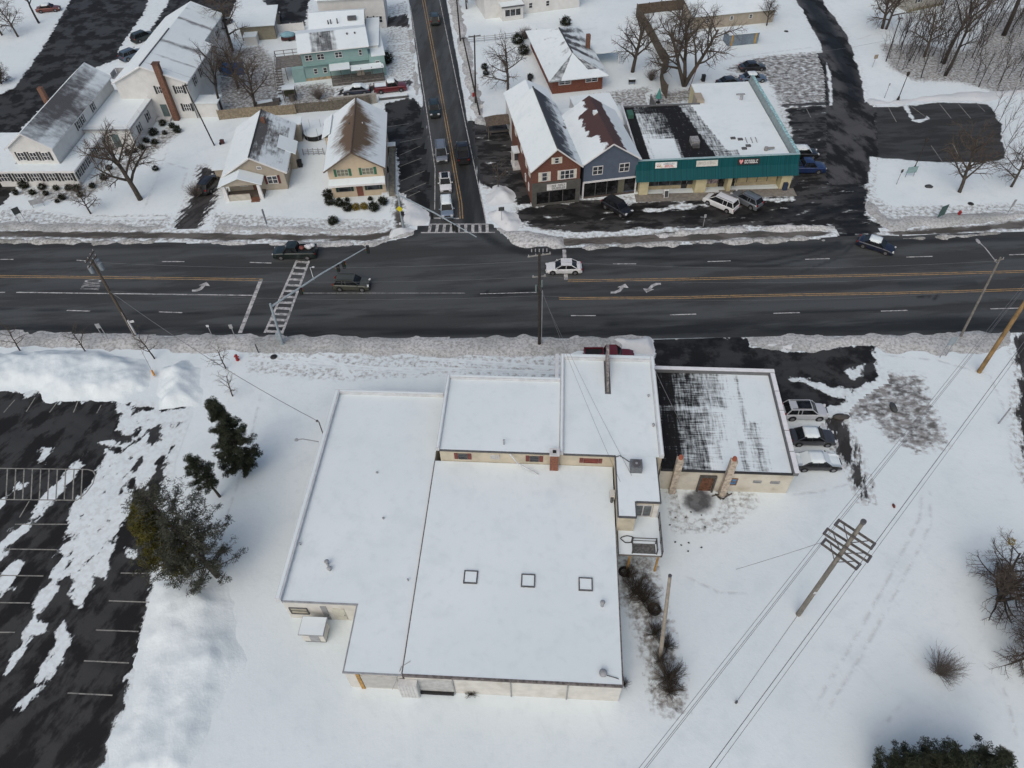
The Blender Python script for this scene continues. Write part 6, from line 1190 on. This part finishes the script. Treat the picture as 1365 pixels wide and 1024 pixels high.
for i, (x, y, s, l) in enumerate(((22, 259, .7, 'dark shrub at the sunroom front left end'), (33, 250, 1.1, 'brown-green shrub against sunroom wall left'), (44, 259, .7, 'dark shrub in front of the sunroom, third from left'), (57, 252, .8, 'dark shrub under the sunroom windows left of path'), (62, 260, .65, 'dark shrub beside the sunroom path'), (76, 253, .7, 'dark shrub under the sunroom windows right of path'), (84, 266, .8, 'brown shrub in the snow right of sunroom path'), (77, 270, .5, 'tiny dark shrub in the snow right of path'), (93, 253, .8, 'brown shrub at sunroom wall near its right corner'), (104, 254, .9, 'brown shrub at the sunroom right corner'), (108, 262, .7, 'dark shrub in front of sunroom right corner'), (124, 250, .7, 'dark round shrub standing off the sunroom corner'), (139, 239, .8, 'dark shrub beside the sunroom side wall'), (146, 226, .7, 'dark shrub below the entrance steps'), (172, 206, .8, 'dark shrub right of the entrance steps'), (180, 203, .7, 'dark shrub along flat wing wall, lowest'), (190, 199, .8, 'dark shrub along flat wing wall, second'), (196, 190, .8, 'dark shrub along flat wing wall, third'), (207, 192, .8, 'brown shrub standing off flat wing wall'), (206, 180, 1.1, 'large brown shrub along flat wing wall'), (218, 167, .9, 'rust-coloured shrub by the tall chimney wing'), (230, 170, .8, 'dark red shrub below the tall brick chimney'), (237, 176, 1.0, 'rust shrub standing off below brick chimney'), (220, 179, .6, 'small dark shrub between the rust shrubs'), (208, 227, .7, 'snow-dusted shrub behind the big lawn tree'))): sb.put(l, (x, y), 33*i, s*.95, GF)
GD = 'dark shrubs round the ranch house'
for i, (x, y, s, l) in enumerate(((646, 92, .9, 'dark round shrub left of nest tree, upper'), (648, 100, .8, 'dark round shrub left of nest tree, lower'), (690, 58, 1.6, 'dark yew at the ranch house upper left'), (698, 72, 1.5, 'dark yew at the ranch house left wall'), (707, 105, .8, 'dark shrub at the ranch house lower left corner'), (515, 84, 1.9, 'dark brown evergreen bush right of teal house'), (754, 34, 1.5, 'dark evergreen bush at the lane above ranch house'))): sb.put(l, (x, y), 33*i, s, GD)
nest = T('leaf_nest', 'dark mass of leaves caught in the bare tree before ranch house', 'nest', at(677, 98, 4.2) if False else at(677, 122)+Vector((0, 0, 4.6))); P('leaves', leaf_ball(5, .9, 60)[1], NSH, nest)
tarp = T('blue_tarp', 'blue tarp slung in bare branches behind the white building', 'tarp', at(318, 118)+Vector((0, 0, 3.2)), R_(6)); mb = MB(); mb.box((0, 0, 0), (3.8, .06, 1.6), 0); mb.box((0, .8, .75), (3.7, 1.6, .05)); P('sheet', mb, M('blue_tarpaulin', (.02, .06, .15), .6, .3), tarp)
P('rope', MB().tube([(-1.9, 0, .8), (-2.6, 0, 1.4)], .02, 4), TRIM(), tarp)
bn = T('leaf_nest', 'small rust-coloured leaf ball in the bushy right edge tree', 'nest', at(1327, 806)+Vector((-.6, 2.6, 6.2))); P('leaves', leaf_ball(6, .35, 30)[1], NYL, bn)
# ================================================================== poles, wires, signals, signs, small things
PW_ = M('pole_timber', (.085, .068, .052), .9, .25, 4, stretch=(2, 2, .3)); PWO = M('ochre_pole_timber', (.24, .155, .07), .9, .35, 1.2, stretch=(1, 1, .6), dirt=((.09, .055, .03), .7)); PGR = M('grey_pole_timber', (.17, .16, .145), .9, .2, 3); PDK = M('dark_pole_timber', (.035, .030, .027), .9, .25, 4)
SIGM = M('signal_metal', (.27, .32, .345), .5, .1, 2); CER = M('insulator_ceramic', (.32, .32, .33), .4, .2)
def rel(o, v): return Vector(v)-o.location
def pole(label, base, top, h, r, m, name='utility_pole', cat='utility pole'):
    b = at(*base); t = at(top[0], top[1], h); o = T(name, label, cat, b); P('shaft', MB().tube([(0, 0, -.2), (t-b)*.5, t-b], [r, r*.86, r*.7], 10), m, o); return o, b, t
def arm(o, c, d, L_, m, ins=3, th=.11, nm='crossarm'):
    d = Vector(d).normalized(); a = math.atan2(d.y, d.x); q = rel(o, c); ar = P(nm, MB().box(q, (L_, th, th), a), m, o)
    for i in range(ins):
        s = (i/(ins-1)-.5)*(L_-.2) if ins > 1 else 0; P('insulator', MB().cyl(q+d*s+Vector((0, 0, .05)), .05, .18, 7), CER, ar)
    return ar
RDV = (at(800, 385)-at(500, 385)).normalized()
up, b0, t0 = pole('leaning dark utility pole with transformers beside the avenue turn lane', (180, 448), (122, 347), 11.4, .19, PW_)
for k, (dx, dy, dz) in enumerate(((.45, .25, -1.2), (-.5, -.15, -1.3), (.15, .6, -1.0))): P('transformer', MB().cyl(rel(up, t0)+Vector((dx, dy, dz-.3)), .27, .85, 12).ell(rel(up, t0)+Vector((dx, dy, dz+.55)), (.27, .27, .1), 12, 5), M('transformer_grey', (.20, .23, .25), .5), up)
for dz in (-.2, .45): arm(up, t0+Vector((0, 0, dz)), RDV.cross(Vector((0, 0, 1))), 2.2, PW_, 4)
P('wire_guard', MB().rect(.12, -.1, .28, .1, .3, 2.6), M('white_guard', (.5, .5, .5)), up); P('notice', MB().box((.5, .1, 2.3), (.5, .05, .3), .3), TRIM(), up)
g = T('guy_wire', 'steel guy wire with orange guard from leaning pole to the snow heap', 'guy wire', at(207, 503)); ge = rel(g, b0+(t0-b0)*.35); P('cable', MB().tube([(0, 0, .1), ge], .03, 5), GREYM, g); P('guard', MB().tube([(0, 0, .3), ge*.10], .12, 6), M('orange_guard', (.55, .25, .05)), g)
up2, b1, t1 = pole('tall dark utility pole standing between the avenue and showroom', (719, 460), (719, 338), 13.6, .19, PDK); arm(up2, t1+Vector((0, .1, -.3)), (1, .18, 0), 2.5, M('pale_crossarm', (.26, .25, .23)), 4); arm(up2, t1+Vector((0, .1, -3.2)), (1, .1, 0), 1.5, M('pale_crossarm'), 3)
for sx in (-.32, .32): P('cutout', MB().cyl(rel(up2, t1)+Vector((sx, -.1, -4.8+sx)), .1, .9, 8), M('green_grey', (.13, .17, .16)), up2)
for i in range(5): P('fuse', MB().cyl(rel(up2, t1)+Vector((-.8+i*.4, .3, .0)), .06, .35, 6), CER, up2)
P('conduit', MB().tube([(.24, 0, 0), (.24, 0, 8.5)], .05, 6), GREYM, up2)
up3, b2, t2 = pole('slim grey utility pole at right verge beside the white double-post sign', (1280, 450), (1334, 343), 11.2, .15, PGR); arm(up3, t2+Vector((0, 0, -.4)), (1, .3, 0), 1.2, PGR, 2); P('street_light', MB().tube([rel(up3, t2)+Vector((0, 0, -.8)), rel(up3, t2)+Vector((-.6, 2.0, -.3)), rel(up3, t2)+Vector((-.8, 3.0, -.3))], .05, 6).ell(rel(up3, t2)+Vector((-.8, 3.3, -.35)), (.2, .45, .12)), CER, up3)
up4, b3, t3 = pole('thick ochre timber pole leaning out of the right edge', (1305, 496), (1400, 352), 15.3, .26, PWO); P('crossarm', MB().box(rel(up4, b3+(t3-b3)*.9), (2.6, .14, .16), .6), PWO, up4)
hp, bh, th_ = pole('weathered pole with three pairs of braced crossarms on lower snowfield', (1064, 819), (1150, 697), 15.5, .23, M('weathered_pole', (.19, .175, .15), .9, .25, 3, stretch=(1, 1, .4)), 'transmission_pole', 'transmission pole')
ends = []
for (ax, ay, bx, by, zz) in ((1107.7, 701.8, 1157.5, 735, 13.9), (1092.8, 714, 1153, 753, 12.3), (1089.4, 728.8, 1137, 764, 10.9)):
    A, B = at(ax, ay, zz), at(bx, by, zz); fr = max(.1, min(1, (zz)/15.5)); c = bh+(th_-bh)*fr; d = (B-A); L_ = d.length; d.normalize(); mid = (A+B)/2; A = c-d*L_/2; B = c+d*L_/2; nrm = Vector((-d.y, d.x, 0)); a = math.atan2(d.y, d.x); mb = MB()
    for s in (-.28, .28): q = rel(hp, c+nrm*s); mb.box(q, (L_, .12, .16), a)
    ca = P('crossarm', mb, M('arm_timber', (.10, .09, .082), .9, .3, 3), hp); br = MB()
    for s in (-1, 1): br.tube([rel(hp, c+d*s*L_*.36+nrm*.28), rel(hp, c-nrm*.28+d*s*.1+Vector((0, 0, -.8)))], .04, 5); br.tube([rel(hp, c+d*s*L_*.36-nrm*.28), rel(hp, c+nrm*.28+d*s*.1+Vector((0, 0, -.8)))], .04, 5)
    P('brace', br, DARKTRIM(), hp)
    for s in (-1, 1): P('insulator', MB().tube([rel(hp, c+d*s*L_*.48+nrm*.34), rel(hp, c+d*s*L_*.48-nrm*.34)], .10, 8), M('dark_insulator', (.10, .095, .10)), hp)
    ends.append((c-d*L_*.48, c+d*L_*.48))
P('cap', MB().cyl(rel(hp, th_), .2, .25, 8), DARKTRIM(), hp); P('tag', MB().box(rel(hp, bh+(th_-bh)*.3)+Vector((-.05, -.2, 0)), (.3, .05, .3)), COP, hp)
st_, bs_, ts_ = pole('leaning pale stub pole in brush beside the hall', (880, 878), (893, 768), 9.8, .19, M('pale_stub', (.27, .245, .205), .9, .2, 2), 'stub_pole', 'pole'); P('cap', MB().cyl(rel(st_, ts_), .15, .1, 8), DARKTRIM(), st_)
for (lab, ba, to, h, r, m) in (('dark utility pole at side street with short crossarm', (634, 139), (632.5, 47), 11.8, .15, PDK), ('dark utility pole at the top of the side street near farmhouse', (614, 56), (608, -8), 9.2, .16, PDK), ('dark pole leaning along side street with transformer', (640, 154), (617, 50), 11.8, .15, PDK), ('dark pole at the curving lane before the woodland', (1181, 82), (1200, 24), 7.6, .11, PDK), ('dark slanting pole in front of tall brick chimney wing', (286, 194), (246, 113), 10.5, .12, PDK)):
    o, b_, t_ = pole(lab, ba, to, h, r, m); arm(o, t_+Vector((0, 0, -.15)), (1, .2, 0), 2.0 if 'crossarm' in lab else .8, m, 3)
def wire(label, A, B, sag=.8, r=.018, group='overhead wires', n=14):
    A, B = Vector(A), Vector(B); pts = []
    for i in range(n+1): t = i/n; p = A.lerp(B, t); p.z -= sag*4*t*(1-t); pts.append(p-A)
    o = O('power_line', MB().tube(pts, r, 4), M('wire_metal', (.14, .145, .15), .5), label, 'power line', A, group=group); return o
wd = (at(1330, 470, 13)-at(1115, 700, 13.5)); wdn = Vector((ends[0][0].x-at(900, 1005, 12).x, 0, 0))
AX = (ends[0][1]-ends[0][0]).normalized(); WDIR = Vector((-AX.y, AX.x, 0)); WDIR = WDIR if WDIR.y > 0 else -WDIR
nm = (('upper left', 'upper right'), ('middle left', 'middle right'), ('lowest left', 'lowest right'))
for i, (a, b) in enumerate(ends):
    for j, p in enumerate((a, b)):
        wire('power line running from the %s crossarm end toward the upper right corner' % nm[i][j], p, p+WDIR*75+Vector((0, 0, 1)), 1.6); wire('power line running from the %s crossarm end toward the bottom edge' % nm[i][j], p, p-WDIR*62, 1.4)
wire('guy wire from the three-armed pole to the snow at lower left', bh+(th_-bh)*.6, at(981, 937), 0, .02, None); O('guy_anchor', MB().cyl((0, 0, -.1), .1, .4, 8), DARKTRIM(), 'small dark guy anchor in the lower snowfield', 'anchor', at(981, 937)); wire('thin guy wire running left from the three-armed pole to the snow', ends[2][0], at(981, 759), .1, .018, None)
wire('service cable dropping from the leaning pole to the service mast', b0+(t0-b0)*.62, loc_(-29.05, 23.7, 5.3), 1.2, .03)
wire('service wire from tall dark pole over the showroom roof to link block', b1+(t1-b1)*.7, loc_(.6, 17.5, 5.7), .6, .016); wire('second service wire from tall dark pole over the showroom roof', b1+(t1-b1)*.66, loc_(1.7, 18.2, 5.7), .6, .016); wire('cable crossing the black bare roof beside showroom', loc_(4.7, 31.5, 6.0), loc_(9.0, 21.2, 3.6), .3, .03)
for i, z in enumerate((.96, .8, .6)): wire('avenue overhead line %s between leaning pole and tall dark pole' % ('highest', 'in the middle', 'lowest')[i], b0+(t0-b0)*z+Vector((0, 0, .2)), b1+(t1-b1)*(z-.03), .9, .012); wire('avenue overhead line %s between tall dark pole and slim grey pole' % ('highest', 'in the middle', 'lowest')[i], b1+(t1-b1)*(z-.03), b2+(t2-b2)*z, 1.0, .012)
wire('wire across the curving lane to the dark lane pole', at(1020, 75, 5), at(1191, 52, 5.5), .5, .015)
# signals
def mast(label, base, top, h, tip, hz, heads, extra=None):
    b = at(*base); t = at(top[0], top[1], h); e = at(tip[0], tip[1], hz); o = T('traffic_signal', label, 'traffic signal', b)
    P('pole', MB().tube([(0, 0, 0), t-b], [.17, .13], 10), SIGM, o); P('base', MB().cyl((0, 0, -.02), .32, .35, 10, .22), SIGM, o); s = (t-b)*.93; P('mast_arm', MB().tube([s, (s+(e-b))*.5+Vector((0, 0, .25)), e-b], [.13, .10, .06], 8), SIGM, o); d = (e-b-s).normalized()
    for f, hd in heads:
        q = s.lerp(e-b, f); sg_ = P('signal_head', MB().box(q+Vector((0, 0, -.35)), (.34, .34, 1.05)), BLKP, o); a = R_(hd); v = Vector((math.cos(a), math.sin(a), 0))
        for k, m in enumerate((M('red_lens', (.16, .01, .01)), M('amber_lens', (.2, .10, .01)), M('green_lens', (.01, .10, .05)))): c = q+Vector((0, 0, -.35))+v*.18+Vector((0, 0, .32-.32*k)); P('lens', MB().tube([c, c+v*.08], .12, 8), m, sg_)
    return o, s, e-b
o, s, e = mast('long grey signal mast arm reaching across the avenue near ladder crosswalk', (377, 460), (360, 405), 6.4, (492, 328), 6.4, ((.98, 200), (.72, 20), (.66, 200), (.28, 20)))
q = s.lerp(e, .42); P('camera_mast', MB().tube([q, q+Vector((-.25, .6, 1.4)), q+Vector((.1, .6, 1.5))], .04, 5).ell(q+Vector((.15, .6, 1.45)), (.14, .14, .1)), COP, o); P('control_box', MB().box((-.3, .25, 1.2), (.4, .35, 1.0)), SIGM, o)
o, s, e = mast('shorter grey signal mast arm over the side street with yellow sign on its post', (538, 307), (530, 256), 5.8, (635, 316), 6.0, ((.72, 100), (.76, 80), (.45, 90)))
P('warning_sign', MB().box((-.05, -.25, 3.7), (.65, .05, .65), 0, .785), M('yellow_sign', (.62, .55, .02)), o); P('pedestrian_signal', MB().box((.25, -.2, 2.9), (.4, .3, .45)), BLKP, o); P('push_button', MB().box((-.3, -.25, 1.3), (.3, .15, .25)), TRIM(), o)
# lamps
def lamp(label, base, h):
    o = T('lamp_post', label, 'lamp post', at(*base)); P('base', MB().tube([(0, 0, -.02), (0, 0, .5), (0, 0, .8)], [.24, .2, .09], 10), PDK, o); P('post', MB().tube([(0, 0, .7), (0, 0, h)], [.075, .06], 8), PDK, o); l = P('lantern', MB().tube([(0, 0, h), (0, 0, h+.15), (0, 0, h+.55)], [.1, .22, .26], 8), PDK, o); P('lantern_cap', MB().tube([(0, 0, h+.56), (0, 0, h+.8)], [.32, .05], 8), PDK, l)
lamp('black lamp post on the snow above the right car park', (1196.5, 134), 4.2); lamp('black lamp post beside green board below the right car park', (1217.5, 227), 4.6)
# signs
def sign(name, label, base, w_, h, zb, m, rz=0, posts=(-.8, .8), cat='sign', pm=None, back=None):
    o = T(name, label, cat, at(*base), R_(rz)); P('panel', MB().box((0, 0, zb+h/2), (w_, .06, h)), m, o)
    for x in posts: P('post', MB().box((x*w_/2, .05, (zb+h)/2), (.07, .07, zb+h)), pm or GREYM, o)
    return o
dpn = M('dark_panel', (.05, .055, .055)); gpn = M('grey_panel', (.30, .31, .32)); grn = M('dull_green_panel', (.06, .11, .10))
sign('sign', 'two-post dark sign on the snow at far left by the avenue', (33, 300), .9, 1.0, 1.9, dpn, 40); sign('sign', 'low grey sign board before the sunroom steps', (52, 276), 1.8, .8, .5, gpn, 20); sign('sign', 'double-post road sign seen from behind near right grey pole', (1257, 476), 1.0, 1.2, 2.0, SIGM, 15); sign('sign', 'dark green notice board near the red hydrant', (1252, 292), 1.3, 1.7, .5, grn, 25); sign('sign', 'pale green information board beside lower black lamp post', (1212, 236), 1.6, 1.0, .7, M('pale_green_panel', (.22, .32, .32)), 8)
sign('sign', 'narrow sign on thin post at right above the avenue', (1341, 289), .35, 1.2, 1.6, gpn, 10, (0,)); sign('sign', 'thin sign post left of the green information board', (1195, 246), .35, .5, 2.0, dpn, 10, (0,)); sign('sign', 'small square sign on the snow beside the curving lane', (1163, 90), .7, .7, 1.6, M('tan_panel', (.25, .21, .16)), 10, (0,)); sign('sign', 'thin sign post in snow left of the upper black lamp', (1179, 131), .25, .4, 2.2, gpn, 0, (0,)); sign('sign', 'small dark sign on the corner snow heap below brick shop', (669, 297), .8, .6, 2.0, dpn, 5, (0,)); sign('sign', 'two-post sign back on the verge left of leaning pole', (143, 455), .5, .7, 2.2, gpn, 10); sign('sign', 'thin white marker post on the verge near red hydrant left', (284, 451), .3, .3, 1.9, COP, 10, (0,)); sign('sign', 'grey road sign on the verge left of ladder crosswalk', (315, 453), .4, .6, 1.9, gpn, 10, (0,)); sign('sign', 'real estate sign post leaning on the bungalow front lawn', (357, 303), .3, 2.4, .6, gpn, 60, (0,)); sign('sign', 'stop sign with red face beside the side street bank', (633, 142), .7, .7, 1.8, M('red_face', (.30, .03, .03)), 30, (0,)); sign('sign', 'short slanted marker post in snow right of red hydrant', (345, 471), .12, 1.4, .1, dpn, 0, (0,)); sign('sign', 'striped marker board beside stop sign', (642, 150), .4, .6, .8, TRIM(), 10, (0,)); sign('sign', 'thin post in the strip bank before shop car park', (937, 303), .3, .5, 1.6, gpn, 0, (0,))
sign('sign', 'slanted grey post standing in snow at right edge', (1331, 565), .14, 2.6, .0, GREYM, 0, (0,))
af = T('sandwich_board', 'white-framed sandwich board on the pavement before teal shops', 'sandwich board', at(887, 262), R_(5))
for s in (-1, 1): P('board', MB().add([(-.35, s*.35-.03, 0), (.35, s*.35-.03, 0), (.35, s*.05-.03, 1.15), (-.35, s*.05-.03, 1.15), (-.35, s*.35+.03, 0), (.35, s*.35+.03, 0), (.35, s*.05+.03, 1.15), (-.35, s*.05+.03, 1.15)], [(3, 2, 1, 0), (4, 5, 6, 7), (0, 1, 5, 4), (1, 2, 6, 5), (2, 3, 7, 6), (3, 0, 4, 7)]), TRIM(), af)
P('face', MB().add([(-.27, -.41, .15), (.27, -.41, .15), (.27, -.16, 1.05), (-.27, -.16, 1.05)], [(0, 1, 2, 3)]), dpn, af)
def hydrant(label, px):
    o = T('fire_hydrant', label, 'hydrant', at(*px)); m = M('hydrant_red', (.30, .02, .02), .5, .2); P('barrel', MB().tube([(0, 0, 0), (0, 0, .1), (0, 0, .12), (0, 0, .75)], [.22, .22, .15, .15], 10), m, o); P('bonnet', MB().ell((0, 0, .75), (.19, .19, .18), 10, 6), m, o)
    P('nozzle', MB().tube([(-.28, 0, .55), (.28, 0, .55)], .08, 8), m, o); P('nozzle', MB().tube([(0, -.27, .5), (0, 0, .5)], .1, 8), m, o)
hydrant('red fire hydrant in the snow near small bare tree', (317, 480)); hydrant('red fire hydrant right of dark green notice board', (1277, 288))
def rock(name, label, px, r, m, cat, seed=1): return O(name, MB().ell((0, 0, r[2]*.5), r, 10, 7, .15, random.Random(seed)), m, label, cat, at(*px), smooth=True)
def bin_(label, px, rz=0):
    o = T('waste_bin', label, 'bin', at(*px), R_(rz)); P('tub', MB().box((0, 0, .5), (.6, .65, 1.0), 0), BLKP, o); P('lid', MB().box((0, 0, 1.05), (.66, .72, .09)), BLKP, o)
    for s in (-1, 1): P('wheel', MB().tube([(s*.28, .36, .12), (s*.34, .36, .12)], .12, 8), TYRE, o)
dome = lambda label, px: (lambda o: P('rim', MB().cyl((0, 0, 0), .42, .06, 14), DARKTRIM(), o) and P('dome', MB().ell((0, 0, .06), (.36, .36, .12), 12, 5), BLKP, o))(T('manhole_cover', label, 'cover', at(*px)))
dome('black oval cover lying in snow right of left hydrant', (365, 476)); dome('black oval cover in snow right of right hydrant', (1294, 272)); dome('dark lump cover at the top edge snow near lane', (1048, 42))
rock('stone_marker', 'dark flat marker stone in the snow below green board', (1238, 249), (.6, .45, .15), dpn, 'stone')
rock('red_marker', 'small dark red marker lying on the snow near power lines', (1191, 675), (.12, .25, .16), M('dull_red', (.12, .025, .02)), 'marker', 3); rock('snow_clod', 'dark clod in the churned snow patch', (1190, 545), (.35, .7, .35), dpn, 'clod', 4); rock('snow_clod', 'dark clod at front bumper of pearl crossover', (1120, 557), (.9, .4, .3), M('clod_soil', (.06, .055, .05)), 'clod', 5)
bin_('black waste bin behind the teal shop by the great bare tree', (937, 108)); bin_('black waste bin beside cream house car park wall', (516, 232), 20); bin_('black waste bin at bungalow right wall', (401, 222), 10); bin_('black waste bin beside ranch house left wall', (706, 110), 15)
tp = T('trampoline', 'round snow-covered trampoline between bungalow and cream house', 'trampoline', at(420, 182)); P('frame', MB().cyl((0, 0, .7), 1.75, .12, 24), BLKP, tp); P('mat_snow', MB().cyl((0, 0, .82), 1.68, .08, 24), RS, tp); P('skirt', MB().cyl((0, 0, 0.05), 1.7, .64, 24), BLKP, tp)
for i in range(6): a = 1.05*i; P('net_post', MB().tube([(1.75*math.cos(a), 1.75*math.sin(a), 0), (1.8*math.cos(a), 1.8*math.sin(a), 2.2)], .03, 5), GREYM, tp)
bt = T('boat_trailer', 'low cart under blue and white tarp beside the vinyl fence', 'trailer', at(385, 53), R_(5)); P('tarp', MB().ell((0, 0, 1.0), (1.5, .9, .5), 12, 6, .08, random.Random(2)), M('light_blue_tarp', (.20, .36, .42)), bt, smooth=True); P('cart', MB().box((0, 0, .45), (2.6, 1.5, .5)), M('dark_red_cart', (.06, .02, .02)), bt)
for s in (-1, 1): P('wheel', MB().tube([(.3, s*.76, .3), (.3, s*.9, .3)], .3, 10), TYRE, bt)
wp = T('wood_pile', 'long stack of boards under snow inside the bungalow fence', 'wood pile', at(357, 141), R_(18)); P('boards', MB().box((0, 0, .4), (4.2, 1.0, .8)).box((.6, .9, .25), (3.6, .7, .5)), M('weathered_timber'), wp); P('snow', MB().box((-.3, 0, .85), (2.6, .9, .09)), RS, wp)
gz = T('arbour', 'dark timber arbour with snow roof inside the weathered fence', 'arbour', at(388, 134), R_(8)); P('roof', MB().rect(-1.1, -.6, 1.1, 1.0, 2.2, 2.36), RS, gz)
for x in (-1, 1):
    for y in (-.5, .9): P('post', MB().box((x, y, 1.1), (.12, .12, 2.2)), M('dark_timber'), gz)
P('lattice', MB().box((0, .9, 1.2), (1.9, .06, 1.7)), M('moss_lattice', (.06, .065, .035)), gz); P('barrel', MB().cyl((.3, 0, 0), .55, 1.0, 12), M('weathered_timber'), gz)
tw = T('retaining_wall', 'pale concrete wall under the snowy cars of teal house drive', 'wall', at(440, 144), R_(9)); P('wall', MB().rect(0, 0, 8.2, .4, 0, 1.6), M('pale_concrete', (.30, .285, .25), .85, .2, 2), tw); P('coping', MB().rect(-.05, -.05, 8.25, .45, 1.6, 1.68), M('pale_concrete'), tw)
ta = T('planter', 'long snow-filled planter in front of red pickup', 'planter', at(525, 131), R_(9)); P('box', MB().rect(-2.6, -.35, 2.6, .35, 0, .4), DARKTRIM(), ta); P('snow', MB().rect(-2.5, -.28, 2.5, .28, .4, .48), RS, ta)
def tyre(label, px, r=.42): O('old_tyre', (lambda mb: [mb.tube([(r*math.cos(a), r*math.sin(a), .14) for a in np.linspace(0, 6.2832, 17)], .13, 7)] and mb)(MB()), TYRE, label, 'tyre', at(*px), smooth=True)
tyre('old tyre lying by hall wall under the deck', (832, 763)); tyre('old tyre in brush beside stub pole', (872, 813), .5)
um = T('umbrella', 'closed teal garden umbrella behind ranch house annex', 'umbrella', at(877, 137)); P('canopy', MB().tube([(0, 0, .9), (0, 0, 1.3), (0, 0, 2.6)], [.55, .42, .04], 9), M('teal_cloth', (.06, .22, .20)), um); P('stand', MB().cyl((0, 0, 0), .35, .12, 12).cyl((0, 0, .12), .04, .9, 6), BLKP, um)
O('leaning_pole', MB().tube([(0, 0, 0), (.9, .2, 4.4)], .06, 6), M('rust_pole', (.16, .06, .04)), 'rusty pole leaning beside the great bare tree trunk', 'pole', at(918, 121))
gt = T('garden_grill', 'snow-topped grill on the lawn below the ranch house tree', 'grill', at(842, 112)); P('body', MB().box((0, 0, .7), (1.2, .6, .5)), BLKP, gt); P('lid_snow', MB().box((0, 0, 1.0), (1.25, .65, .12)), RS, gt); P('legs', MB().box((-.5, 0, .22), (.08, .5, .45)).box((.5, 0, .22), (.08, .5, .45)), GREYM, gt)
fg = T('toy_cart', 'dark red toy cart in snow behind bungalow', 'toy', at(297, 192)); P('body', MB().box((0, 0, .45), (.6, .4, .6)), M('dark_red_cart'), fg); P('wheel', MB().tube([(-.3, -.3, .2), (-.3, .3, .2)], .2, 8), TYRE, fg)
rd = T('debris_heap', 'scattered broken boards near the chimney wall of flat-roofed building', 'debris', at(966, 660)); rnd = random.Random(9); mb = MB()
for i in range(9): mb.box((rnd.uniform(-.9, .9), rnd.uniform(-.5, .4), .12), (rnd.uniform(.3, 1), .12, .08), rnd.random()*3)
P('boards', mb, M('weathered_timber'), rd)
lg = T('log_frame', 'dark ring of sticks on the deck snow', 'sticks', loc_(1.3, 13.1, 3.02)); P('ring', MB().tube([(.55*math.cos(a)*(1+.2*math.sin(3*a)), .35*math.sin(a), .06) for a in np.linspace(0, 5.6, 15)], .045, 5), BLKP, lg)
# bushes capped with snow already stand by the house; faint vehicle tracks on the open snow
def trk_mat():
    b = NB('track_snow'); n = b.noise(1.1, 5); f = b.math('MULTIPLY', b.attr('d'), b.ramp(n, .38, .62)); b.col(b.mix(f, snow_colour(b), (.56, .60, .615))); b.rough(.8); b.bump(b.math('MULTIPLY', f, -1.0), .05, .6); b.b.inputs['Specular IOR Level'].default_value = .1; return b.m
TM = trk_mat()
trk = [0]
def track(lines, wd=.28):
    trk[0] += 1
    mb = MB(); dv = []
    for li, ln in enumerate(lines):
        ps = [at(*p) for p in ln]; q = []
        for a, b in zip(ps, ps[1:]):
            k = max(1, int((b-a).length/.8)); q += [a.lerp(b, i/k) for i in range(k)]
        q.append(ps[-1]); o = len(mb.v)
        for i, p in enumerate(q):
            d = (q[min(i+1, len(q)-1)]-q[max(i-1, 0)]).normalized(); nn = Vector((-d.y, d.x, 0)); e = min(1, i/3, (len(q)-1-i)/3)
            for s, k in ((-1, 0), (0, 1), (1, 0)): v = p+nn*s*wd; mb.v.append((v.x, v.y, -.0085+.0015*li+.0006*trk[0])); dv.append(k*e)
        for i in range(len(q)-1):
            for s in (0, 1): a = o+i*3+s; mb.f.append((a, a+1, a+4, a+3)); mb.mi.append(0)
    mb.at = {'d': dv}; me = mb.mesh('tyre_track', TM); me.flip_normals() if me.polygons[0].normal.z < 0 else None; S('tyre_track', me, None)
track([[(330, 478), (420, 486), (520, 492), (600, 492), (740, 497)], [(400, 478), (480, 490), (560, 497)], [(560, 478), (650, 484), (740, 490)], [(420, 473), (455, 488), (470, 505)], [(350, 520), (330, 600), (300, 700), (290, 760)]])
track([[(1240, 640), (1240, 700), (1200, 780), (1150, 870), (1095, 960)], [(1232, 640), (1226, 690), (1185, 770), (1135, 860), (1080, 950)], [(1150, 470), (1250, 480), (1320, 500), (1345, 560), (1350, 640)], [(1040, 660), (1090, 655), (1150, 640)], [(1060, 618), (1110, 628), (1140, 625)], [(900, 760), (960, 790), (1010, 790)], [(1210, 930), (1150, 1000)], [(1330, 885), (1350, 960), (1362, 1020)]])
track([[(200, 210), (250, 225), (240, 262)], [(225, 195), (190, 285)], [(60, 280), (130, 292), (220, 290)], [(640, 62), (690, 52), (760, 40), (800, 38)], [(612, 64), (690, 48), (760, 34)], [(930, 85), (1010, 72), (1090, 62)], [(1160, 45), (1215, 35)], [(1135, 55), (1160, 47), (1180, 44)], [(510, 60), (540, 58)], [(505, 72), (548, 70)]], .35)
for i, (x, y) in enumerate(((921, 683), (914, 690), (900, 723), (908, 727), (918, 724), (917, 735), (935, 730), (940, 703), (935, 687), (900, 690), (893, 700))): O('snow_debris', MB().ell((0, 0, .04), (.10, .08, .05), 7, 5, .3, random.Random(i)), dpn, 'small dark scrap lying in the snow right of the deck', 'scrap', at(x, y), group='scraps in the snow right of the deck', smooth=True)
